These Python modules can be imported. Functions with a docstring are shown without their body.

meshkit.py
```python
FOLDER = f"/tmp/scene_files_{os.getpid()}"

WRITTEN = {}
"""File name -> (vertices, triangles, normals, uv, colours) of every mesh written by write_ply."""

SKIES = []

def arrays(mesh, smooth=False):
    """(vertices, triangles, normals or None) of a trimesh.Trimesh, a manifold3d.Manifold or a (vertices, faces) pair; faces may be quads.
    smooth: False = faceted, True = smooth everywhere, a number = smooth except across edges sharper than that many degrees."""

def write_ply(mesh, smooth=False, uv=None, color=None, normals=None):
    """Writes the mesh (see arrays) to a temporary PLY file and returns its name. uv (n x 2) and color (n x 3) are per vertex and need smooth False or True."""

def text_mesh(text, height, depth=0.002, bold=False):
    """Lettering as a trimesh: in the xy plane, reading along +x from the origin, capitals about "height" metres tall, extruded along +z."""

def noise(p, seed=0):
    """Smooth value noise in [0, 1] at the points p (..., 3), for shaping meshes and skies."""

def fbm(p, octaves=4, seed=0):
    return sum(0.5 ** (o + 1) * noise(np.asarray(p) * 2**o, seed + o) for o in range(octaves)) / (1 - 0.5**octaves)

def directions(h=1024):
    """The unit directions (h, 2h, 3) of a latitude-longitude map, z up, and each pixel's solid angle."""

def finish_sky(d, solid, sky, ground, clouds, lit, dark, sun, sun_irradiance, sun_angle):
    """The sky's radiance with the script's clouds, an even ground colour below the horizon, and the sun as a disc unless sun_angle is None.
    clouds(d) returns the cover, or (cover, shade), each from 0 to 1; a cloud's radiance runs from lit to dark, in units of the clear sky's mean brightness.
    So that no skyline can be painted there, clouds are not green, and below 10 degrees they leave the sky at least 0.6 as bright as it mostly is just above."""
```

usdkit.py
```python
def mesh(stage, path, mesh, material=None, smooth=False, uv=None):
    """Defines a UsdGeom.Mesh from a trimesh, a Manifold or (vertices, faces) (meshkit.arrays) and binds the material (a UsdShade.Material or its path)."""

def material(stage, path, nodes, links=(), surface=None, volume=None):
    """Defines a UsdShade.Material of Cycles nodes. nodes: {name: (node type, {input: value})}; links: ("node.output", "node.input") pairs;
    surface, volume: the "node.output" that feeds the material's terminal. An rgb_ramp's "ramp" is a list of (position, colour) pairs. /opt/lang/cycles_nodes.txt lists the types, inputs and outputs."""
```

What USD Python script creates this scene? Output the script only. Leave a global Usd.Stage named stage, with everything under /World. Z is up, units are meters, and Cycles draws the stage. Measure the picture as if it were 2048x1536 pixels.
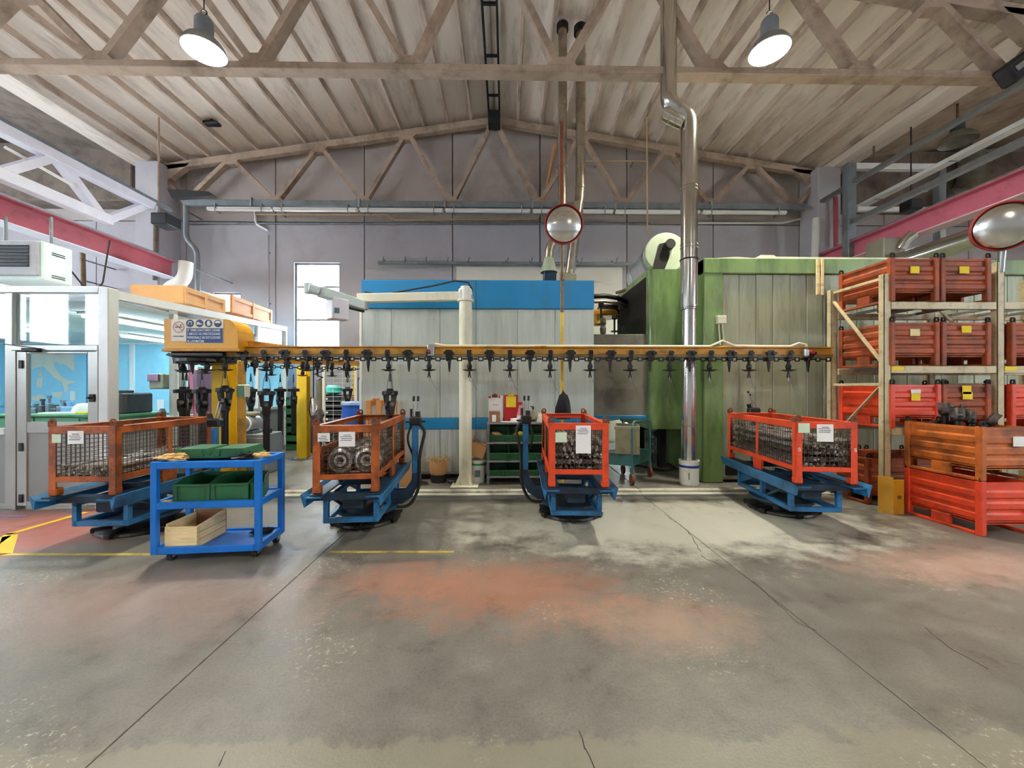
import math, random
import numpy as np, trimesh, usdkit, meshkit
from shapely.geometry import Polygon, Point, box as sbox
from shapely.ops import unary_union
from pxr import Usd, UsdGeom, UsdLux, UsdShade, Gf, Sdf

stage = Usd.Stage.CreateInMemory()
UsdGeom.Xform.Define(stage, '/World')
UsdGeom.Scope.Define(stage, '/World/Looks')

# ------------------------------------------------------------------ camera, sky, exposure
F = 775.0                      # focal length in pixels of the 2048 px frame
EYE = 1.5                      # the photographer's eye height
YAW = math.radians(0.887)      # the camera is turned a little to the right of the hall's axis
HORIZON = 775.0
cam = UsdGeom.Camera.Define(stage, '/World/Camera')
cam.AddTranslateOp().Set(Gf.Vec3d(0, 0, EYE))
cam.AddRotateZOp().Set(-math.degrees(YAW))
cam.AddRotateXOp().Set(90.0)
cam.CreateHorizontalApertureAttr(36.0)
cam.CreateFocalLengthAttr(36.0 * F / 2048)
cam.CreateVerticalApertureOffsetAttr(7.0 * 36 / 2048)
cam.CreateClippingRangeAttr(Gf.Vec2f(0.05, 200))
cam.CreateExposureAttr(0.36)
dome = UsdLux.DomeLight.Define(stage, '/World/sky')
dome.CreateColorAttr(Gf.Vec3f(0.80, 0.90, 1.0))
dome.CreateIntensityAttr(7.0)
LAMP = 520.0                   # radiance of the high-bay lamps' lenses
TUBE = 55.0                     # radiance of the office's fluorescent tubes
random.seed(7)
rng = np.random.default_rng(7)

# ------------------------------------------------------------------ helpers
def ray(px, py):
    cx, cz = (px - 1024) / F, (HORIZON - py) / F
    return np.array([cx * math.cos(YAW) + math.sin(YAW), math.cos(YAW) - cx * math.sin(YAW), cz])

def at(px, py, y=None, z=None, x=None):
    """The place a pixel shows, given its distance into the hall (y), its height (z) or its sideways position (x)."""
    d = ray(px, py)
    t = y / d[1] if y is not None else (z - EYE) / d[2] if z is not None else x / d[0]
    return np.array([0, 0, EYE]) + d * t

def X(px, y): return float(at(px, 0, y=y)[0])
def Z(py, y): return EYE + (HORIZON - py) / F * y

_T = np.array([[sx * (1 - (.2 if k != 0 else 0)), sy * (1 - (.2 if k != 1 else 0)), sz * (1 - (.2 if k != 2 else 0))]
               for sx in (-1, 1) for sy in (-1, 1) for sz in (-1, 1) for k in range(3)])
from scipy.spatial import ConvexHull
_h = ConvexHull(_T)
_CF = _h.simplices.copy()
for _i, (_f, _e) in enumerate(zip(_CF, _h.equations)):
    _a, _b, _c = _T[_f]
    if np.dot(np.cross(_b - _a, _c - _a), _e[:3]) < 0:
        _CF[_i] = _f[::-1]
_CS = np.array([[sx, sy, sz] for sx in (-1, 1) for sy in (-1, 1) for sz in (-1, 1) for k in range(3)], float)
_CM = np.array([[k != 0, k != 1, k != 2] for _ in range(8) for k in range(3)], float)
_BX = trimesh.creation.box([1, 1, 1])
_BV, _BF = np.array(_BX.vertices), np.array(_BX.faces)

def unit(v):
    v = np.asarray(v, float)
    return v / max(np.linalg.norm(v), 1e-12)

class G:
    """Gathers simple shapes into one mesh."""
    def __init__(s): s.v, s.f, s.n = [], [], 0
    def add(s, v, f):
        v = np.asarray(v, float); s.v.append(v); s.f.append(np.asarray(f, int) + s.n); s.n += len(v); return s
    def tm(s, m, M=None):
        v = np.array(m.vertices)
        if M is not None: v = v @ np.asarray(M)[:3, :3].T + np.asarray(M)[:3, 3]
        return s.add(v, m.faces)
    def box(s, c, d, ch=0, rz=0, R=None):
        d = np.asarray(d, float)
        if ch: v, f = _CS * (d / 2 - _CM * min(ch, d.min() * .4)), _CF
        else: v, f = _BV * d, _BF
        if rz: R = rotz(rz)
        if R is not None: v = v @ np.asarray(R).T
        return s.add(v + np.asarray(c, float), f)
    def b2(s, x0, x1, y0, y1, z0, z1, ch=0):
        return s.box(((x0 + x1) / 2, (y0 + y1) / 2, (z0 + z1) / 2), (abs(x1 - x0), abs(y1 - y0), abs(z1 - z0)), ch)
    def bar(s, p, q, w, h=None, up=(0, 0, 1), ch=0):
        p, q = np.asarray(p, float), np.asarray(q, float); h = h or w
        d = unit(q - p); u = np.asarray(up, float)
        if abs(np.dot(d, u)) > .99: u = np.array([0, 1., 0]) if abs(d[1]) < .9 else np.array([1., 0, 0])
        a = unit(np.cross(d, u)); b = np.cross(a, d)
        return s.box((p + q) / 2, (w, np.linalg.norm(q - p), h), ch, R=np.stack([a, d, b], 1))
    def cyl(s, p, q, r, n=14, r2=None):
        return s.tube([p, q], [r, r if r2 is None else r2], n)
    def tube(s, pts, r, n=8, cap=True):
        P = np.asarray(pts, float); m = len(P)
        R = np.broadcast_to(np.asarray(r, float), (m,))
        t = np.gradient(P, axis=0) if m > 2 else np.array([P[1] - P[0]] * 2)
        t = np.array([unit(x) for x in t])
        u = np.array([0, 0, 1.]) if abs(t[0][2]) < .9 else np.array([1., 0, 0])
        u = unit(u - t[0] * np.dot(u, t[0])); V = []
        th = np.arange(n) * 2 * np.pi / n
        for i in range(m):
            u = unit(u - t[i] * np.dot(u, t[i])); w = np.cross(t[i], u)
            V.append(P[i] + R[i] * (np.cos(th)[:, None] * u + np.sin(th)[:, None] * w))
        V = np.vstack(V); k = np.arange(n); k2 = (k + 1) % n; fs = []
        for i in range(m - 1):
            a, b = i * n, (i + 1) * n
            fs += [np.stack([a + k, a + k2, b + k2], 1), np.stack([a + k, b + k2, b + k], 1)]
        if cap:
            fs += [np.array([[0, j + 1, j] for j in range(1, n - 1)]), np.array([[(m - 1) * n, (m - 1) * n + j, (m - 1) * n + j + 1] for j in range(1, n - 1)])]
        return s.add(V, np.vstack(fs))
    def lathe(s, prof, c=(0, 0, 0), n=20, axis=(0, 0, 1)):
        """prof: (radius, height) pairs from bottom to top."""
        a = unit(axis); u = np.array([1., 0, 0]) if abs(a[0]) < .9 else np.array([0, 1., 0])
        u = unit(u - a * np.dot(a, u)); w = np.cross(a, u); th = np.arange(n) * 2 * np.pi / n
        ring = np.cos(th)[:, None] * u + np.sin(th)[:, None] * w
        V = np.vstack([max(r, 1e-4) * ring + a * h for r, h in prof]) + np.asarray(c, float)
        k = np.arange(n); k2 = (k + 1) % n; fs = []
        for i in range(len(prof) - 1):
            p, q = i * n, (i + 1) * n
            fs += [np.stack([p + k, p + k2, q + k2], 1), np.stack([p + k, q + k2, q + k], 1)]
        return s.add(V, np.vstack(fs))
    def prism(s, poly, o, u, v, t):
        """A flat outline (shapely polygon or points) laid on the axes u, v from o, thickened by the vector t."""
        if not hasattr(poly, 'exterior') and not hasattr(poly, 'geoms'): poly = Polygon(poly)
        u, v, t = (np.asarray(x, float) for x in (u, v, t))
        flip = np.dot(np.cross(u, v), t) < 0
        for g in getattr(poly, 'geoms', [poly]):
            m = trimesh.creation.extrude_polygon(g, 1.0, engine='earcut')
            V = np.array(m.vertices); f = np.array(m.faces)
            s.add(np.asarray(o, float) + V[:, :1] * u + V[:, 1:2] * v + V[:, 2:] * t, f[:, ::-1] if flip else f)
        return s
    def text(s, string, h, o, u=(1, 0, 0), v=(0, 0, 1), depth=.002, width=None):
        m = meshkit.text_mesh(string, h, depth, bold=True); V = np.array(m.vertices)
        if width: V[:, 0] *= width / max(V[:, 0].max(), 1e-6)
        u, v = np.asarray(u, float), np.asarray(v, float); w = np.cross(u, v)
        return s.add(np.asarray(o, float) + V[:, :1] * u + V[:, 1:2] * v + V[:, 2:] * w, m.faces)
    def done(s): return np.vstack(s.v), np.vstack(s.f)

def rotz(a):
    c, n = math.cos(a), math.sin(a); return np.array([[c, -n, 0], [n, c, 0], [0, 0, 1]])

_names, LOC = {}, {}
def numbered(parent, name):
    k = (parent, name); n = _names.get(k, -1) + 1; _names[k] = n
    return f'{parent}/{name}' + (f'_{n:03d}' if n else '')

def tag(p, label=None, cat=None, group=None, kind=None):
    for k, v in (('label', label), ('category', cat), ('group', group), ('kind', kind)):
        if v: p.SetCustomDataByKey(k, v)
    return p

def thing(name, label, cat, loc=(0, 0, 0), rz=0.0, group=None, kind=None):
    x = UsdGeom.Xform.Define(stage, numbered('/World', name))
    x.AddTranslateOp().Set(Gf.Vec3d(*map(float, loc))); x.AddRotateZOp().Set(math.degrees(rz))
    p = x.GetPrim(); LOC[str(p.GetPath())] = (np.asarray(loc, float), rz)
    return tag(p, label, cat, group, kind)

def part(parent, name, g, m, smooth=False, w=False, label=None, kind=None):
    """One mesh under a thing or a part; w: its points are given in the hall's coordinates."""
    v, f = g.done() if isinstance(g, G) else g
    path = str(parent.GetPath())
    if w:
        loc, rz = LOC['/'.join(path.split('/')[:3])]
        v = (v - loc) @ rotz(-rz).T
    p = usdkit.mesh(stage, numbered(path, name), (v, f), MAT[m], smooth=smooth).GetPrim()
    return tag(p, label, kind=kind)

def solo(name, g, m, label, cat, group=None, smooth=False, kind=None):
    v, f = g.done() if isinstance(g, G) else g
    c = np.array([(v[:, 0].min() + v[:, 0].max()) / 2, (v[:, 1].min() + v[:, 1].max()) / 2, v[:, 2].min()])
    u = usdkit.mesh(stage, numbered('/World', name), (v - c, f), MAT[m], smooth=smooth)
    u.AddTranslateOp().Set(Gf.Vec3d(*map(float, c)))
    return tag(u.GetPrim(), label, cat, group, kind)

def dup(src, loc, rz=0.0, label=None, group=None, R=None):
    base = src.GetName()
    while base[-4:-3] == '_' and base[-3:].isdigit(): base = base[:-4]
    x = UsdGeom.Xform.Define(stage, numbered('/World', base)); p = x.GetPrim()
    p.GetReferences().AddInternalReference(src.GetPath())
    x.ClearXformOpOrder()
    if R is not None:
        M = np.eye(4); M[:3, :3] = R; M[:3, 3] = loc
        x.AddTransformOp().Set(Gf.Matrix4d(*M.T.ravel().tolist()))
    else:
        x.AddTranslateOp().Set(Gf.Vec3d(*map(float, loc))); x.AddRotateZOp().Set(math.degrees(rz))
    tag(p, label, None, group)
    p.SetInstanceable(True)
    return p

def struct(name, m=None, g=None, smooth=False):
    if g is None:
        p = UsdGeom.Xform.Define(stage, '/World/' + name).GetPrim(); LOC[str(p.GetPath())] = (np.zeros(3), 0)
    else:
        v, f = g.done(); p = usdkit.mesh(stage, '/World/' + name, (v, f), MAT[m], smooth=smooth).GetPrim(); LOC[str(p.GetPath())] = (np.zeros(3), 0)
    return tag(p, kind='structure')

def arc(c, r, a0, a1, n, u=(1, 0, 0), v=(0, 1, 0)):
    c, u, v = (np.asarray(k, float) for k in (c, u, v))
    return [c + r * (math.cos(t) * u + math.sin(t) * v) for t in np.radians(np.linspace(a0, a1, n))]

def lin(c): return tuple((x / 255 / 12.92) if x <= 10 else ((x / 255 + .055) / 1.055) ** 2.4 for x in c)

# ------------------------------------------------------------------ materials
MAT = {}
def mat(name, rgb, rough=.5, metal=0.0, var=.12, scale=5, stretch=(1, 1, 1), dirt=None, amt=.5, dscale=2.5, dstretch=None, bump=0.0, bscale=60, coat=0.0):
    c = np.array(lin(rgb))
    N = {'geo': ('geometry', {}), 'map': ('mapping', {'scale': stretch}), 'n': ('noise_texture', {'scale': scale, 'detail': 5, 'roughness': .6}),
         'r': ('rgb_ramp', {'ramp': [(.3, tuple(c * (1 - var))), (.7, tuple(np.minimum(c * (1 + var), .95)))]}),
         'p': ('principled_bsdf', {'roughness': rough, 'metallic': metal, 'coat_weight': coat})}
    L = [('geo.position', 'map.vector'), ('map.vector', 'n.vector'), ('n.fac', 'r.fac')]
    out = 'r.color'
    if dirt is not None:
        N['m2'] = ('mapping', {'scale': dstretch or stretch, 'location': (3.1, 1.7, .4)})
        N['n2'] = ('noise_texture', {'scale': dscale, 'detail': 8, 'roughness': .68})
        lo = .72 - .42 * amt
        N['r2'] = ('rgb_ramp', {'ramp': [(lo - .07, (0, 0, 0)), (lo + .1, (min(1, amt + .25),) * 3), (1, (1, 1, 1))]})
        N['mx'] = ('mix', {'color2': lin(dirt)})
        L += [('geo.position', 'm2.vector'), ('m2.vector', 'n2.vector'), ('n2.fac', 'r2.fac'), ('r2.color', 'mx.fac'), (out, 'mx.color1')]
        out = 'mx.color'
    L.append((out, 'p.base_color'))
    if bump:
        N['n3'] = ('noise_texture', {'scale': bscale, 'detail': 4}); N['b'] = ('bump', {'strength': bump, 'distance': .01})
        L += [('geo.position', 'n3.vector'), ('n3.fac', 'b.height'), ('b.normal', 'p.normal')]
    MAT[name] = usdkit.material(stage, '/World/Looks/' + name, N, L, surface='p.BSDF')

def emit(name, rgb, strength):
    MAT[name] = usdkit.material(stage, '/World/Looks/' + name, {'e': ('emission', {'color': lin(rgb), 'strength': strength})}, surface='e.emission')

def glass(name, tint=(1, 1, 1), refl=1.0):
    MAT[name] = usdkit.material(stage, '/World/Looks/' + name, {
        't': ('transparent_bsdf', {'color': tint}), 'g': ('glossy_bsdf', {'color': (1, 1, 1), 'roughness': .02}), 'lw': ('layer_weight', {'blend': .5}),
        'p': ('math', {'math_type': 'power', 'value2': 4.0}), 'q': ('math', {'math_type': 'multiply_add', 'value2': .35 * refl, 'value3': .02}),
        'm': ('mix_closure', {})}, [('lw.facing', 'p.value1'), ('p.value', 'q.value1'), ('q.value', 'm.fac'), ('t.BSDF', 'm.closure1'), ('g.BSDF', 'm.closure2')], surface='m.closure')

mat('roof_concrete', (230, 215, 200), .9, var=.10, scale=.9, stretch=(3, .35, 1), dirt=(166, 146, 130), amt=.35, dscale=1.4, dstretch=(2.2, .5, 1), bump=.15, bscale=30)
mat('rib_concrete', (196, 176, 158), .9, var=.12, scale=1.5, stretch=(3, .5, 1), dirt=(120, 100, 84), amt=.4)
mat('wall_concrete', (178, 173, 177), .9, var=.06, scale=.8, dirt=(160, 148, 143), amt=.3, dscale=.7, bump=.1, bscale=25)
mat('wall_pale', (226, 218, 205), .85, var=.05, scale=1)
mat('joint_fill', (104, 101, 96), .9)
mat('dark_joint', (70, 64, 62), .9)
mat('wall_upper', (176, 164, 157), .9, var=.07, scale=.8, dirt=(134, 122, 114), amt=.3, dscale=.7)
mat('truss_paint', (172, 150, 130), .75, var=.12, scale=3, dirt=(110, 88, 70), amt=.4)
mat('deck_tiles', (176, 156, 134), .9, var=.12, scale=2, dirt=(120, 100, 84), amt=.4)
mat('dark_deck', (120, 106, 94), .9, var=.15, scale=2, dirt=(70, 60, 54), amt=.4)
mat('step_concrete', (190, 186, 172), .8, var=.08, scale=2, dirt=(110, 104, 94), amt=.4, dscale=3, bump=.2)
mat('galv', (165, 170, 172), .38, .85, var=.12, scale=9)
mat('galv_dull', (128, 134, 138), .55, .35, var=.15, scale=4, dirt=(80, 80, 78), amt=.3)
mat('shiny_duct', (215, 214, 208), .16, 1.0, var=.06, scale=5, stretch=(1, 1, .5))
mat('old_duct', (176, 166, 148), .34, .85, var=.16, scale=3, dirt=(120, 92, 62), amt=.45, dscale=2)
mat('mirror', (225, 226, 222), .2, 1.0, var=.03)
mat('mirror_rim', (150, 40, 34), .45)
mat('white_paint', (228, 226, 220), .45, var=.05, scale=3)
mat('cream_paint', (226, 222, 200), .45, var=.06, scale=2, dirt=(150, 130, 100), amt=.22, dscale=3, dstretch=(1, 1, .4))
mat('lilac_white', (214, 212, 222), .5, var=.05)
mat('crane_red', (164, 74, 84), .5, var=.08, scale=2, dirt=(120, 44, 50), amt=.3)
mat('crane_pink', (196, 104, 124), .5, var=.08, scale=2, dirt=(150, 70, 84), amt=.3)
mat('crane_pale', (222, 190, 200), .5, var=.05)
mat('black', (26, 26, 28), .6, var=.2)
mat('rubber', (34, 33, 33), .75)
mat('black_oil', (40, 38, 38), .38, .45, var=.25, scale=14)
mat('chain_steel', (46, 44, 46), .42, .5, var=.3, scale=20)
mat('forged', (120, 112, 106), .34, .45, var=.35, scale=18, dirt=(44, 38, 34), amt=.5, dscale=14)
mat('forged_bright', (196, 190, 184), .25, .6, var=.3, scale=22, dirt=(60, 54, 50), amt=.4, dscale=16)
mat('rust', (118, 66, 40), .8, var=.3, scale=14)
mat('blue_band', (24, 126, 182), .42, var=.06, scale=2, dirt=(70, 110, 112), amt=.32, dscale=1.3, dstretch=(2.5, 1, .5))
mat('machine_grey', (185, 192, 186), .34, .15, var=.07, scale=4, stretch=(5, 1, .35), dirt=(150, 154, 150), amt=.35, dscale=2.2, dstretch=(4, 1, .3))
mat('machine_low', (188, 196, 196), .45, .1, var=.12, scale=5, stretch=(5, 1, .3), dirt=(136, 134, 122), amt=.42, dscale=3, dstretch=(5, 1, .3))
mat('oven_green', (122, 148, 90), .32, var=.08, scale=2, dirt=(76, 98, 58), amt=.45, dscale=1.5, dstretch=(2, 2, .5), coat=.3)
mat('oven_panel', (166, 170, 146), .45, .1, var=.08, scale=4, stretch=(4, 1, .3), dirt=(112, 112, 98), amt=.42, dscale=1.6, dstretch=(3, 1, .4))
mat('tunnel_grey', (126, 122, 108), .5, .15, var=.1, scale=3, dirt=(74, 72, 64), amt=.45, dscale=1.4)
mat('tank_cap', (166, 176, 150), .5, var=.05, dirt=(120, 124, 104), amt=.2)
mat('tank_body', (196, 198, 204), .34, .5, var=.06)
mat('soot_black', (30, 27, 25), .9)
mat('rail_lower', (126, 108, 72), .5, var=.15, scale=6, dirt=(70, 60, 44), amt=.45, dscale=5)
mat('rail_yellow', (206, 148, 44), .45, var=.12, scale=6, dirt=(120, 82, 32), amt=.42, dscale=4)
mat('box_yellow', (226, 164, 40), .42, var=.06, dirt=(170, 112, 30), amt=.28, dscale=2)
mat('post_yellow', (240, 194, 34), .45, var=.05, dirt=(180, 140, 40), amt=.2)
mat('pipe_yellow', (214, 178, 62), .5, var=.08, dirt=(120, 92, 52), amt=.35)
mat('pipe_brown', (120, 98, 70), .55, var=.15, dirt=(84, 58, 40), amt=.45, dscale=6)
mat('pipe_tan', (196, 170, 130), .6)
mat('pipe_orange', (214, 140, 84), .6, dirt=(150, 110, 90), amt=.4)
mat('blue_cart', (8, 112, 204), .4, var=.06, scale=6, dirt=(20, 70, 120), amt=.25)
mat('blue_frame', (34, 106, 156), .42, var=.1, scale=6, dirt=(26, 46, 58), amt=.42, dscale=4)
mat('blue_dark', (22, 56, 82), .5, var=.2, scale=6, dirt=(22, 26, 30), amt=.5, dscale=5)
mat('teal_frame', (58, 112, 116), .5, var=.12, scale=6, dirt=(60, 64, 56), amt=.4)
mat('orange_dull', (186, 92, 30), .5, var=.16, scale=7, dirt=(84, 44, 26), amt=.5, dscale=4)
mat('orange_bright', (226, 74, 34), .45, var=.08, scale=7, dirt=(120, 50, 30), amt=.32, dscale=5)
mat('orange_rack', (164, 70, 22), .62, var=.16, scale=6, dirt=(96, 50, 30), amt=.5, dscale=3.5)
mat('orange_brown', (190, 98, 30), .48, var=.18, scale=6, dirt=(100, 54, 26), amt=.5, dscale=3.5)
mat('red_rack', (222, 66, 30), .46, var=.1, scale=6, dirt=(128, 48, 28), amt=.36, dscale=4)
mat('wire', (86, 68, 58), .5, .4, var=.3, scale=20)
mat('rack_beige', (196, 180, 142), .5, var=.08, scale=6, dirt=(130, 112, 84), amt=.35, dscale=8)
mat('guard_yellow', (206, 150, 34), .5, var=.1, dirt=(120, 90, 40), amt=.3)
mat('paper', (238, 236, 234), .8, var=.02)
mat('paper_green', (206, 220, 196), .8, var=.04)
mat('paper_yellow', (238, 208, 40), .75, var=.05)
mat('paper_cream', (232, 214, 156), .8, var=.04)
mat('ink', (60, 60, 66), .8)
mat('bin_green', (36, 96, 58), .45, var=.1, dirt=(24, 58, 40), amt=.3)
mat('bin_dark', (34, 52, 48), .5, var=.15)
mat('wood', (236, 208, 156), .65, var=.14, scale=5, stretch=(1, 1, 9), dirt=(150, 110, 66), amt=.3, dscale=3, dstretch=(1, 1, 6))
mat('wood_dark', (150, 104, 70), .7, var=.2, scale=6, stretch=(1, 1, 7))
mat('pallet_wood', (206, 140, 80), .65, var=.12, scale=6, stretch=(1, 1, 4))
mat('board_brown', (150, 106, 84), .75, var=.1, scale=8, stretch=(1, 1, 5))
mat('cardboard', (196, 148, 98), .8, var=.07, scale=5)
mat('rag_tan', (206, 166, 104), .95, var=.18, scale=30, bump=.4)
mat('straw', (176, 144, 96), .95, var=.25, scale=30)
mat('cloth_black', (26, 27, 32), .95, var=.2, scale=10)
mat('office_frame', (204, 206, 204), .4, .15, var=.04)
mat('door_frame', (166, 166, 160), .38, .5, var=.05)
mat('office_panel', (140, 144, 142), .5, var=.05, dirt=(110, 112, 110), amt=.25)
mat('office_blue', (150, 216, 242), .7, var=.03)
mat('office_ceiling', (232, 238, 238), .8, var=.02)
mat('office_floor', (170, 170, 168), .6)
mat('map_land', (224, 222, 208), .8, var=.05)
mat('bench_green', (84, 146, 102), .5, var=.08)
mat('item_grey', (96, 108, 120), .5, var=.2, scale=12)
mat('item_dark', (54, 60, 66), .5, var=.2, scale=12)
mat('item_purple', (140, 104, 134), .5)
mat('item_teal', (108, 160, 158), .5)
mat('item_blue', (112, 160, 196), .4)
mat('pink', (240, 150, 178), .6)
mat('heater_white', (204, 218, 218), .5, var=.04)
mat('heater_grey', (158, 158, 160), .5)
mat('sign_blue', (28, 62, 126), .5, var=.03)
mat('sign_cream', (232, 226, 196), .5, var=.03)
mat('sign_white', (232, 226, 214), .5, var=.03)
mat('sign_red', (216, 150, 132), .5)
mat('text_white', (214, 222, 222), .5)
mat('barrel_blue', (40, 96, 206), .4, var=.05)
mat('barrel_lid', (150, 186, 238), .45)
mat('teal_bag', (60, 206, 196), .35, var=.12, scale=12)
mat('red_card', (196, 36, 40), .5)
mat('bottle_pink', (226, 110, 130), .35)
mat('bucket_white', (224, 226, 222), .4, var=.05, dirt=(150, 138, 116), amt=.25, dscale=8)
mat('bucket_green', (40, 130, 84), .45)
mat('bucket_blue', (34, 60, 160), .45)
mat('marking_yellow', (238, 190, 44), .6, var=.1, dirt=(170, 140, 70), amt=.25, dscale=6)
mat('marking_blue', (120, 150, 210), .6, var=.15)
mat('crate_grey', (142, 138, 112), .6, var=.12, dirt=(96, 90, 70), amt=.4)
mat('tray_dark', (40, 44, 52), .6)
mat('blue_tint', (116, 150, 168), .4, .5)
emit('lamp_glow', (253, 250, 230), LAMP)
emit('tube_glow', (232, 246, 255), TUBE)
glass('clear_glass')
glass('office_glass', (.93, .975, .985))

def worn(name, rgb, cover, scale=7):
    """Floor paint that has worn through to the concrete in places."""
    MAT[name] = usdkit.material(stage, '/World/Looks/' + name, {
        'geo': ('geometry', {}), 'n': ('noise_texture', {'scale': scale, 'detail': 8, 'roughness': .7}),
        'r': ('rgb_ramp', {'ramp': [(1 - cover - .12, (0, 0, 0)), (1 - cover + .12, (1, 1, 1))]}),
        't': ('transparent_bsdf', {}), 'p': ('principled_bsdf', {'base_color': lin(rgb), 'roughness': .5}), 'm': ('mix_closure', {})},
        [('geo.position', 'n.vector'), ('n.fac', 'r.fac'), ('r.color', 'm.fac'), ('t.BSDF', 'm.closure1'), ('p.BSDF', 'm.closure2')], surface='m.closure')
worn('marking_worn', (214, 186, 90), .54)

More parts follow.
